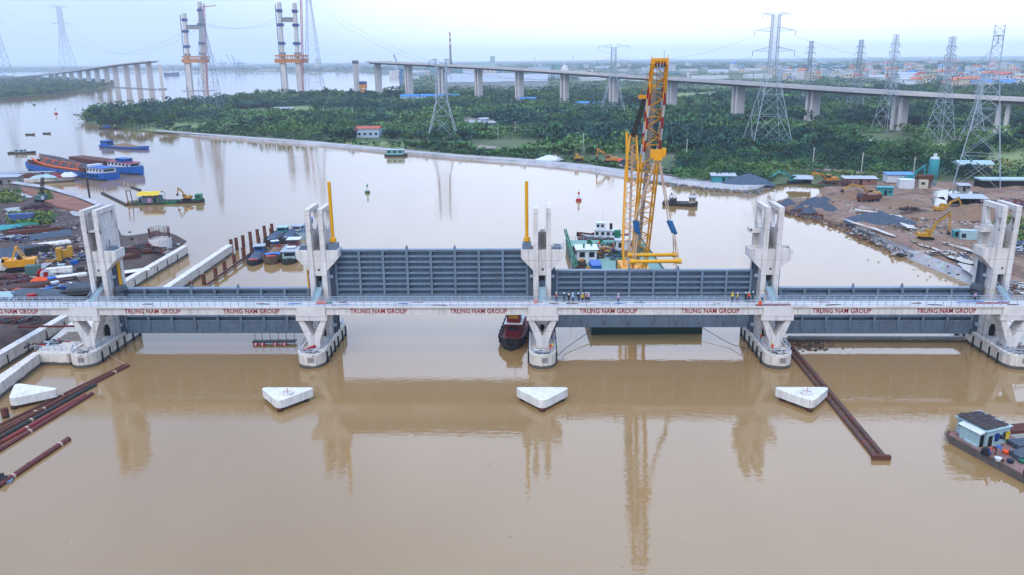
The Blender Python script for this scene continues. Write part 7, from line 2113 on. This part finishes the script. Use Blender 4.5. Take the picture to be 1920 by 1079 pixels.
MB().box(8.4, 8.43, 2.0, 3.0, cz, cz+2.1).build('door', DARK, ch); MB().box(8.4, 8.43, 4.6, 5.4, cz+1.2, cz+1.9).build('window', GLASS, ch); MB().box(2.1, 2.5, 1.56, 1.6, cz+1.6, cz+2.1).build('window', GLASS, ch); MB().box(2.6, 3.3, 1.55, 1.6, cz+.3, cz+1.3).build('shutter', TIN, ch)
MB().box(8.0, 8.06, .5, 1.4, cz, cz+2.3).build('side_door', DARK, ch); MB().extr_x([(.1, cz-.4), (.3, cz-.4), (.33, cz+.6), (.1, cz+.5)], 5.0, 7.9).build('hanging_sheet', MINT, ch)
def on_b(x, y, z=1.2): return L0 + Vector((ux.x*x-ux.y*y, ux.y*x+ux.x*y, z))
for k, (x, y, m, lab) in enumerate(((9.6, 2.3, BLKC, 'black sack on the work barge deck'), (10.6, 1.9, WHITE, 'white basin on the work barge deck'), (11.6, 2.6, NAVY, 'dark blue tub on the work barge deck'), (11.9, 3.6, ORV, 'small orange can on the work barge deck'), (14.6, 3.0, GREEN, 'green crate by the right picture edge on the barge'))):
    t = thing('deck_item', lab, 'container', G(*((1847, 852), (1871, 864), (1894, 868), (1886, 851), (1916, 868))[k], 1.2), rzb); t.name = ['sack', 'basin', 'tub', 'can', 'deck_crate'][k]
    if k == 0: MB().lathe([(.5, 0), (.6, .3), (.45, .8), (.12, 1.0)], n=9).build('bag', m, t, smooth=True); MB().tube((0, 0, .95), (0, 0, 1.1), .1, .14, 6).build('neck', m, t)
    else: MB().lathe([(.34, 0), (.45, .4), (.40, .42), (.3, .08)], n=12).build('bowl', m, t, smooth=True); MB().lathe([(.45, .38), (.48, .4), (.48, .44), (.45, .45)], n=12).build('rim', m, t, smooth=True)
for j, (px, py, lab) in enumerate(((1922, 836, 'bundle of dark grey pipes on the work barge, back one'), (1926, 857, 'bundle of dark grey pipes on the work barge, front one'))):
    bars('pipe_bundle', lab, 'pipe', px, py, R(8), 6, 4.2, .2, TARP, 2, z=1.25, rn=10, group=None)
bars('steel_bar_stack', 'rusty steel sections at the back of the work barge', 'steel', 1915, 806, R(10), 4, 9, .25, RUST, 1, z=1.3, square=True)
for k, (x, y, m) in enumerate(((8.6, 6.3, YLV), (8.55, 5.9, NAVY), (8.5, 3.9, BLUE_D))):
    t = thing('hanging_clothes', ['yellow coat hanging on the barge cabin', 'navy coat hanging on the barge cabin', 'blue overalls hanging on the barge cabin'][k], 'clothing', ch.location + Vector((ux.x*6.3-ux.y*(y*.76), ux.y*6.3+ux.x*(y*.76), 1.9)), rzb); t.name = 'hanging_coat'
    MB().extr_x([(-.35, 0), (.35, 0), (.28, .9), (.5, .7), (.5, .95), (.15, 1.15), (-.15, 1.15), (-.5, .95), (-.5, .7), (-.28, .9)], -.04, .06).build('cloth', m, t); MB().tube((0, 0, 1.1), (0, 0, 1.3), .02, .02, 4).build('hook', CABLE, t)
# ---- clutter on piers and deck -----------------------------------------
t = thing('red_pipe', 'short red pipe lying on the second pier nose', 'pipe', B(-SP-.6, -2.0, 2.7), R(55)); MB().tube((-1.3, 0, .22), (1.3, 0, .22), .2, .2, 12).build('shell', RED, t, smooth=True); MB().tube((1.2, 0, .22), (1.35, 0, .22), .26, .26, 12).build('flange', RED, t)
t = thing('orange_bundle', 'orange safety net bundle on the bridge at the second tower', 'bundle', B(-SP+1.6, .8, 10.62)); MB().lathe([(.5, 0), (.6, .2), (.3, .5)], (-.5, 0, 0), 9).lathe([(.5, 0), (.55, .2), (.25, .45)], (.5, 0, 0), 9).build('net', ORV, t, smooth=True); MB().box(.9, 1.9, -.3, .3, 0, .25).build('mat', GREEN, t)
t = thing('red_beam', 'long red steel beam lying on the bridge at the fourth tower', 'beam', B(SP-1.0, -.7, 10.65)); MB().box(-3, 3.2, -.12, .12, 0, .22).build('beam', RED, t); MB().box(-3, 3.2, -.18, .18, .22, .26).build('top_flange', RED, t)
t = thing('red_beam', 'red beam and blue pipe lying on the bridge near the right end', 'beam', B(2*SP-4, .2, 10.65)); MB().box(-2.8, 3, -.12, .12, 0, .25).build('beam', RED, t); MB().tube((-6, .7, .12), (-1.2, .7, .12), .12, .12, 8).build('blue_pipe', BLUE_T, t)
t = thing('orange_bundle', 'orange bag on the bridge beside the middle tower', 'bundle', B(-1.2, .9, 10.62)); MB().lathe([(.3, 0), (.4, .25), (.2, .55)], n=9).build('bag', ORV, t, smooth=True); MB().tube((0, 0, .5), (0, 0, .65), .08, .1, 6).build('neck', ORV, t)
t = thing('orange_sheet', 'orange sheet over the bridge railing near the fourth tower', 'sheet', B(SP-3.3, -1.08, 10.9)); MB().box(-.3, .3, -.03, .03, -.1, .6).build('sheet', ORV, t); MB().box(-.3, .3, -.06, .1, .6, .64).build('fold', ORV, t)
dbr = random.Random(3)
for k in range(26):
    x = dbr.uniform(-96, 92)
    t = thing('deck_plank', 'small plank or scrap lying on the bridge deck', 'plank', B(x, dbr.uniform(-.6, 1.4), 10.6), dbr.uniform(-.3, .3), 'scraps on the bridge deck')
    MB().box(-dbr.uniform(.4, 1.6), dbr.uniform(.4, 1.6), -.12, .12, 0, .08).build('board', dbr.choice([WOOD, RUST, BLUE_T, TARP, REDB]), t); MB().box(-.1, .1, -.2, .2, .08, .14).build('batten', WOOD, t)
for i, n in ((0, 10), (1, 8), (2, 12), (3, 8), (4, 8)):
    for k in range(n):
        t = thing('scrap_bar', 'steel bar lying on the pier base %s' % ['of the leftmost tower', 'of the second tower', 'of the middle tower', 'of the fourth tower', 'of the rightmost tower'][i], 'steel', B(PX[i]+dbr.uniform(-1.2, 1.2), dbr.uniform(-4.2, -2.0), 2.5), dbr.uniform(-.6, .6) + (0 if k % 3 else 1.5), 'bars on pier %d' % (i+1))
        MB().beam((-dbr.uniform(.5, 1.3), 0, .08), (dbr.uniform(.5, 1.3), 0, .1), .1).build('bar', dbr.choice([GALV, RUST, WOOD, GREYB]), t); MB().box(-.06, .06, -.09, .09, 0, .12).build('tie', CABLE, t)
def rope(lab, pts, r=.05, mat=ROPE):
    q = [Vector(p) for p in pts]; out = []
    for a, b in zip(q[:-1], q[1:]):
        for k in range(8):
            u = k/8; p = a.lerp(b, u); p.z -= .12*(b-a).length*.35*4*u*(1-u)*.25; out.append(p)
    out.append(q[-1]); o = MB().path(out, r, 5).build('mooring_rope', mat); tag(o, lab, 'rope')
rope('pale mooring rope from the leftmost pier down to the water', [B(-81.6, -1.5, 2.6), G(215, 672, .3), G(240, 686, .4)])
rope('dark mooring line from the middle pier to the crane barge', [B(2.6, -2, 1.4), G(1060, 653, .6), (16.5, 151.6, 1.6)], .06, CABLE)
rope('dark mooring line from the crane barge to the pier right of centre', [(37.5, 151.6, 1.6), G(1370, 645, .5), B(SP-2.5, 0, 1.6)], .06, CABLE)
rope('pale rope across the leftmost yard edge', [gy(6, 541, 3.6), gy(30, 553, 3.0)], .06)

# ---- heaps of mixed scrap ------------------------------------------------
def scrap_heap(lab, px, py, L, W, Hh, n, mats, z=2.4, rz=0.0, seed=0, smax=2.6):
    rs = random.Random(seed+91); mb = MB()
    for k in range(n):
        u, v = rs.gauss(0, .33), rs.gauss(0, .33); hgt = Hh*max(.1, 1-(u*u+v*v)*1.6)*rs.random()
        p = Vector((u*L/1.4, v*W/1.4, hgt+.1)); a = rs.uniform(-.5, .5)+(PI/2 if rs.random() < .25 else 0); l = rs.uniform(.4, smax)
        d = Vector((math.cos(a), math.sin(a), rs.uniform(-.18, .18)))*l/2; mb.mi = rs.randrange(len(mats)); q = rs.random()
        if q < .55: mb.beam(p-d, p+d, rs.uniform(.08, .3), rs.uniform(.06, .25))
        elif q < .8: mb.tube(p-d, p+d, rs.uniform(.08, .25), None, 6)
        else: mb.beam(p-d*.6, p+d*.6, rs.uniform(.5, 1.4), .06)
    o = mb.build('scrap_heap', mats, None, G(px, py, z)); o.rotation_euler = (0, 0, rz); tag(o, lab, None, None, 'stuff'); return o
SM1 = [RUST, WOODD, RUST, REDB, TARP]; SM2 = [RUST, CONC_D, WOODD, GREYB, BLUE_D, WHITE]
for k, (px, py, L, W, Hh, n, ms, lab) in enumerate((
    (70, 394, 13, 7, 2.4, 240, SM1, 'rusty scrap steel mound above the weeds in the left yard'), (60, 434, 22, 6, 1.8, 320, SM1, 'long heap of rusty scrap beside the blue grey sheet pile'),
    (20, 450, 14, 7, 1.2, 200, SM2, 'mixed scrap heap at the left picture edge'), (64, 470, 12, 6, 1.6, 180, SM1, 'scrap heap beside the dark steel beams'),
    (150, 490, 10, 6, 1.6, 220, SM2, 'dark scrap heap against the leftmost tower'), (245, 478, 15, 7, 2.0, 420, SM1, 'brown scrap steel heap on the quay right of the leftmost tower'),
    (100, 522, 14, 5, 1.0, 220, SM2, 'pale and rusty clutter around the cable drum'), (45, 534, 16, 6, 1.2, 260, SM1, 'dark scrap between the bar stack and the bridge'),
    (120, 540, 12, 4, 1.0, 200, SM2, 'loose clutter in front of the leftmost tower'), (20, 560, 12, 4, .8, 140, SM2, 'clutter along the bridge railing at the far left'),
    (20, 605, 12, 5, .8, 160, SM1, 'rusty steel lying under the bridge at the left edge'), (60, 330, 40, 6, 1.4, 260, SM1, 'brown bundles and scrap along the jetty'),
    (275, 470, 12, 8, 1.8, 380, SM1, 'rusty scrap heap beside the block with starter bars'), (312, 462, 8, 4, .8, 120, SM2, 'clutter on the quay end beside the starter bars'), (30, 415, 14, 6, 1.0, 180, SM2, 'scrap around the faded container'), (110, 478, 10, 5, .8, 120, SM2, 'loose parts along the yard track'), (15, 525, 12, 6, 1.0, 200, SM1, 'dark scrap left of the cable drum'), (140, 470, 8, 5, .8, 120, SM1, 'scrap on the muddy slope left of the leftmost tower'),
    (1890, 385, 22, 8, 2.2, 320, [RUST, RED, WOODD, TIN, GREYB], 'red and grey scrap heap behind the rightmost tower'), (1912, 470, 12, 12, 2.5, 220, SM2, 'scrap heap at the right picture edge beside the rightmost tower'),
    (1905, 540, 9, 10, 1.0, 160, [CONC, CONC_D, RUST], 'concrete beams and scrap at the right edge by the bridge end'), (1900, 655, 6, 6, .6, 70, [CONC_D, RUST, GALV], 'scrap on the pier base at the right edge'),
    (1705, 396, 7, 4, 1.6, 90, [RUST, WOODD], 'rusty tipped hopper parts in the middle of the construction ground'), (1780, 476, 14, 3, .7, 70, [RUST, WOODD, CONC], 'pipes and timber along the muddy bank'),
    (900, 234, 34, 10, 2.2, 220, [WHITE, TIN, RUST, TINB], 'pale clutter of the clearing behind the squat pylon'), (1570, 345, 16, 5, 1.4, 120, SM1, 'rusty parts beside the orange excavator'),
    (95, 645, 5, 3, .25, 45, [RED, WOOD, GALV, WOODD], 'red bars and planks on the lock platform'), (1110, 480, 5, 9, 1.2, 160, [GREEN, WOODD, YELD, RUST], 'green and dark gear on the left side of the crane barge'), 
    (1118, 472, 9, 10, 1.8, 200, [GREEN, WOODD, YELD, RUST, WHITE], 'heap of winch gear and cable beside the white deck house'), (1160, 478, 8, 12, .9, 120, [GREEN, RUST, WOODD, BLUE_D], 'loose chain and fittings in the middle of the crane barge deck'), (1188, 468, 6, 10, 1.4, 140, [GREEN, WHITE, WOODD, RUST], 'gear stacked on the right side of the crane barge'),
    (1150, 463, 14, 8, 1.0, 160, [GREEN, RUST, TEAL, WOODD], 'green gear and hoses across the far deck of the crane barge'))):
    scrap_heap(lab, px, py, L, W, Hh, n, ms, 2.3, R(20 if px < 300 else -10), k)
# ruts of wet pale mud along the haul roads, weeds adrift on the river
fl = MB(); rs = random.Random(8)
for k in range(70):
    px = rs.uniform(20, 1900); py = rs.uniform(600, 1070) if k % 2 else rs.uniform(300, 450); g = G(px, py, .015)
    if abs(px-960) > 0:
        s_ = rs.uniform(.04, .13); fl.mi = rs.randrange(3); a = rs.uniform(0, 3)
        fl.add([g+Vector((s_*math.cos(a+x)*rs.uniform(.5, 1.4), s_*math.sin(a+x)*rs.uniform(.5, 1.4), .02 if i % 2 else 0)) for i, x in enumerate((0, 1.2, 2.5, 3.8, 5.1))], [(0, 1, 2, 3, 4)])
tag(fl.build('drift_weed', [M('weed_green', (92, 116, 66)), M('driftwood', (118, 92, 66)), M('foam_white', (214, 210, 202))]), 'tiny flecks of weed and litter adrift on the brown river', None, None, 'stuff')
# ================================================================== PEOPLE
def person_mesh(pose):
    J = {'pel': (0, 0, .93), 'bel': (0, 0, 1.10), 'che': (0, .0, 1.30), 'nec': (0, 0, 1.47), 'hea': (0, -.02, 1.58), 'top': (0, -.02, 1.70),
         'shL': (.17, 0, 1.42), 'elL': (.24, .02, 1.14), 'wrL': (.25, -.08, .90), 'haL': (.25, -.11, .81),
         'hiL': (.09, 0, .88), 'knL': (.10, -.02, .48), 'anL': (.11, .02, .09), 'toL': (.12, -.14, .04)}
    rad = {'pel': (.14, .11), 'bel': (.13, .10), 'che': (.17, .12), 'nec': (.055, .06), 'hea': (.085, .10), 'top': (.07, .085), 'shL': (.075, .075), 'elL': (.05, .05), 'wrL': (.035, .035), 'haL': (.04, .025),
           'hiL': (.095, .10), 'knL': (.065, .07), 'anL': (.045, .05), 'toL': (.045, .035)}
    for k in list(J):
        if k.endswith('L'):
            x, y, z = J[k]; J[k[:-1]+'R'] = (-x, y, z); rad[k[:-1]+'R'] = rad[k]
    if pose == 1:      # arms forward on the rail
        for s, n in ((1, 'L'), (-1, 'R')): J['el'+n] = (.24*s, -.08, 1.16); J['wr'+n] = (.2*s, -.32, 1.12); J['ha'+n] = (.19*s, -.40, 1.12)
        J['hea'] = (0, -.06, 1.57); J['top'] = (0, -.07, 1.69)
    if pose == 2:      # bending forward, working
        for n in ('che', 'nec', 'hea', 'top', 'shL', 'shR', 'bel'):
            x, y, z = J[n]; a = R(48); dz = z-.93; J[n] = (x, y-math.sin(a)*dz, .93+math.cos(a)*dz)
        for s, n in ((1, 'L'), (-1, 'R')): J['el'+n] = (.22*s, -.48, .96); J['wr'+n] = (.16*s, -.60, .76); J['ha'+n] = (.15*s, -.63, .68); J['kn'+n] = (.12*s, -.10, .50)
    if pose == 3:      # one arm raised, stride
        J['elL'] = (.30, -.14, 1.34); J['wrL'] = (.24, -.36, 1.46); J['haL'] = (.22, -.43, 1.50); J['knL'] = (.11, -.16, .50); J['anL'] = (.12, -.12, .10); J['toL'] = (.13, -.27, .05); J['anR'] = (-.11, .20, .11); J['toR'] = (-.12, .05, .05); J['knR'] = (-.10, .04, .49)
    E = [('pel', 'bel'), ('bel', 'che'), ('che', 'nec'), ('nec', 'hea'), ('hea', 'top')]
    for n in 'LR': E += [('che', 'sh'+n), ('sh'+n, 'el'+n), ('el'+n, 'wr'+n), ('wr'+n, 'ha'+n), ('pel', 'hi'+n), ('hi'+n, 'kn'+n), ('kn'+n, 'an'+n), ('an'+n, 'to'+n)]
    names = list(J); idx = {n: i for i, n in enumerate(names)}
    me = bpy.data.meshes.new('person_skel'); me.from_pydata([J[n] for n in names], [(idx[a], idx[b]) for a, b in E], [])
    o = bpy.data.objects.new('person_tmp', me); col.objects.link(o)
    o.modifiers.new('skin', 'SKIN'); sd = o.modifiers.new('sub', 'SUBSURF'); sd.levels = 1; sd.render_levels = 1
    lay = me.skin_vertices[0].data
    for n in names: lay[idx[n]].radius = rad[n]
    lay[idx['pel']].use_root = True
    bpy.context.view_layer.update()
    out = bpy.data.meshes.new_from_object(o.evaluated_get(bpy.context.evaluated_depsgraph_get()))
    bpy.data.objects.remove(o)
    out.name = 'body'; out.materials.clear()
    for m in (SKIN, ORV, NAVY, BLKC): out.materials.append(m)
    hd = Vector(J['hea']); 
    segs = []
    def near(p):
        best = None
        for a, b in E:
            A, Bv = Vector(J[a]), Vector(J[b]); ab = Bv-A; u = max(0, min(1, (p-A).dot(ab)/ab.dot(ab))); d = (A+ab*u-p).length
            if best is None or d < best[0]: best = (d, a, b, u)
        return best
    for poly in out.polygons:
        _, a, b, u = near(poly.center); n = a[:2]; m_ = b[:2]
        if b in ('hea', 'top') or m_ == 'ha': mi = 0
        elif b == 'nec' and u > .75: mi = 0
        elif m_ in ('kn', 'an'): mi = 2
        elif m_ == 'hi': mi = 2
        elif m_ == 'to': mi = 3
        elif b == 'bel' and u < .35: mi = 2
        elif m_ == 'wr' and u > .8: mi = 0
        else: mi = 1
        poly.material_index = mi; poly.use_smooth = True
    return out, Vector(J['top']), Vector(J['hea'])
PM = [person_mesh(k) for k in range(4)]
helm_me = MB().lathe([(.145, 0), (.125, .02), (.12, .08), (.08, .14), (.02, .16)], n=12).mesh('helmet', HELM, True)
hair_me = MB().lathe([(.10, -.06), (.115, .0), (.10, .07), (.04, .11)], n=10).mesh('hair', BLKC, True)
face_me = MB().box(-.045, -.02, -.105, -.095, .0, .015).box(.02, .045, -.105, -.095, .0, .015).box(-.012, .012, -.125, -.1, -.035, .0).box(-.03, .03, -.103, -.095, -.06, -.048).mesh('face', BLKC)
def person(lab, loc, rz, shirt, trous, pose=0, helm=HELM, s=1.0, group=None):
    me, top, hea = PM[pose]
    t = thing('person', lab, 'person', loc, rz, group); t.scale = (s, s, s)
    o = link('body', me, t)
    for i, m in ((1, shirt), (2, trous)):
        o.material_slots[i].link = 'OBJECT'; o.material_slots[i].material = m
    if helm is not None:
        h = link('helmet', helm_me, t, top - Vector((0, 0, .05))); h.material_slots[0].link = 'OBJECT'; h.material_slots[0].material = helm
    else: link('hair', hair_me, t, top - Vector((0, 0, .05)))
    link('face', face_me, t, hea)
    return t
def deckpos(px, yl):
    g = P(px, 572, BO.y+yl)
    for _ in range(3):
        xl = (g.x-BO.x)*math.cos(TH)-(g.y-BO.y)*math.sin(TH); g = P(px, 572, B(xl, yl).y)
    return B(xl, yl, 10.6)
SC = 1.08
for px, yl, sh, tr, po, he, lab in (
    (1043, 1.4, ORV, BLUE_D, 0, HELM, 'worker in orange vest and blue trousers nearest the middle tower on the bridge'),
    (1057, 1.2, DGRN, BLKC, 3, HELM, 'worker in green shirt second from the middle tower on the bridge'),
    (1066.5, .4, BLKC, BLKC, 1, HELM, 'person in black with white helmet among the group right of the middle tower'),
    (1074, 1.0, LBLUE, NAVY, 0, HELM, 'person in light blue shirt in the group right of the middle tower'),
    (1085, 1.1, NAVY, NAVY, 1, HELM, 'person in navy standing alone within the middle group on the bridge'),
    (1092, 1.0, YLV, NAVY, 0, HELM, 'worker in yellow vest in the group right of the middle tower'),
    (1098.5, 1.3, SKIN, BLKC, 0, HELM, 'person in beige shirt beside the yellow vested worker'),
    (1103.5, 1.2, PINK, BLKC, 1, HELM, 'person in pink shirt at the right end of the middle group'),
    (1159, .3, PINK, BLKC, 0, HELM, 'person walking alone on the bridge between the two groups'),
    (1372.5, 1.2, YLV, NAVY, 1, HELY, 'worker with yellow helmet and vest at the left of the right group'),
    (1382, 1.0, YLV, BLKC, 0, HELM, 'worker in orange yellow vest second in the right group'),
    (1397, 1.2, BLKC, NAVY, 1, HELM, 'person in black in the right group on the bridge'),
    (1403, 1.4, ORV, NAVY, 0, HELM, 'worker in red orange vest in the right group on the bridge'),
    (1410.5, 1.75, DGRN, DGRN, 3, HELM, 'worker in dark green overalls in the right group on the bridge'),
    (1428.5, .9, LBLUE, NAVY, 0, HELM, 'person in white shirt and navy trousers left of the fourth tower'),
    (1826, 1.2, PINK, BLKC, 1, None, 'person in pink crouching near the right end of the bridge')):
    person(lab, deckpos(px, yl), PI+rnd.uniform(-.6, .6) if po in (1,) else rnd.uniform(0, 6.28), sh, tr, po, he, SC)
def pierpos(i, x, y): return B(PX[i]+x, y, 2.48)
person('worker in orange bending on the right of the middle pier nose', pierpos(2, 1.35, -2.3), R(40), ORV, BLUE_D, 2, HELY, SC)
person('second orange worker crouching on the middle pier nose', pierpos(2, 1.2, -3.1), R(70), ORV, ORV, 2, HELY, SC)
person('worker in orange standing on the nose of the fourth pier', pierpos(3, -1.1, -3.0), R(10), ORV, ORV, 0, HELY, SC)
person('worker in orange beside the left railing of the fourth pier', pierpos(3, -1.75, 2.2), R(90), ORV, NAVY, 1, HELY, SC)
person('worker in orange leaning out beside the middle pier strut', pierpos(2, 1.8, 4.4), R(60), ORV, NAVY, 1, HELM, SC)
person('worker in dark clothes in the doorway of the leftmost tower', B(PX[0]-.2, 5.3, 12.15), R(180), BLKC, BLKC, 1, None, SC)
person('worker in orange sitting at the barge cabin', G(1855, 855, 1.2), rzb+R(70), ORV, BLUE, 2, None, 1.15)
person('worker in blue beside the orange one at the barge cabin', G(1865, 852, 1.2), rzb+R(120), BLUE_T, NAVY, 2, None, 1.15)
for k, (x, y) in enumerate(((23.0, 213), (25.2, 212), (26.4, 209), (28.0, 215), (24.4, 218))):
    person(['orange worker left end of the gang on the crane barge', 'second orange worker of the gang on the crane barge', 'orange and yellow worker in front of the gang on the crane barge', 'orange worker right end of the gang on the crane barge', 'orange worker at the back of the gang on the crane barge'][k], (x, y, BZ), rnd.uniform(0, 6), ORV if k != 2 else YLV, ORV if k % 2 else NAVY, k % 4, HELY, 1.15)
person('orange worker standing left of the blue container', (18.6, 186.8, BZ), 0, ORV, NAVY, 0, HELY, 1.15)
# ------------------------------------------------------------------ haze
HAZE = 0.00010
_hz = MB(); _hz.box(-12400, 12400, -300, 16300, -6, 225)
hz = link("haze", _hz.mesh("haze", []))
hz['kind'] = 'stuff'
hz['label'] = 'pale blue haze hanging over the river and the plain'
_hm = bpy.data.materials.new('haze_air'); _hm.use_nodes = True
_t = _hm.node_tree; _t.nodes.clear()
_o = _t.nodes.new('ShaderNodeOutputMaterial'); _v = _t.nodes.new('ShaderNodeVolumePrincipled')
_v.inputs['Color'].default_value = (0.80, 0.87, 1.0, 1)
_v.inputs['Density'].default_value = HAZE
_v.inputs['Anisotropy'].default_value = 0.0
_t.links.new(_v.outputs['Volume'], _o.inputs['Volume'])
hz.data.materials.append(_hm)
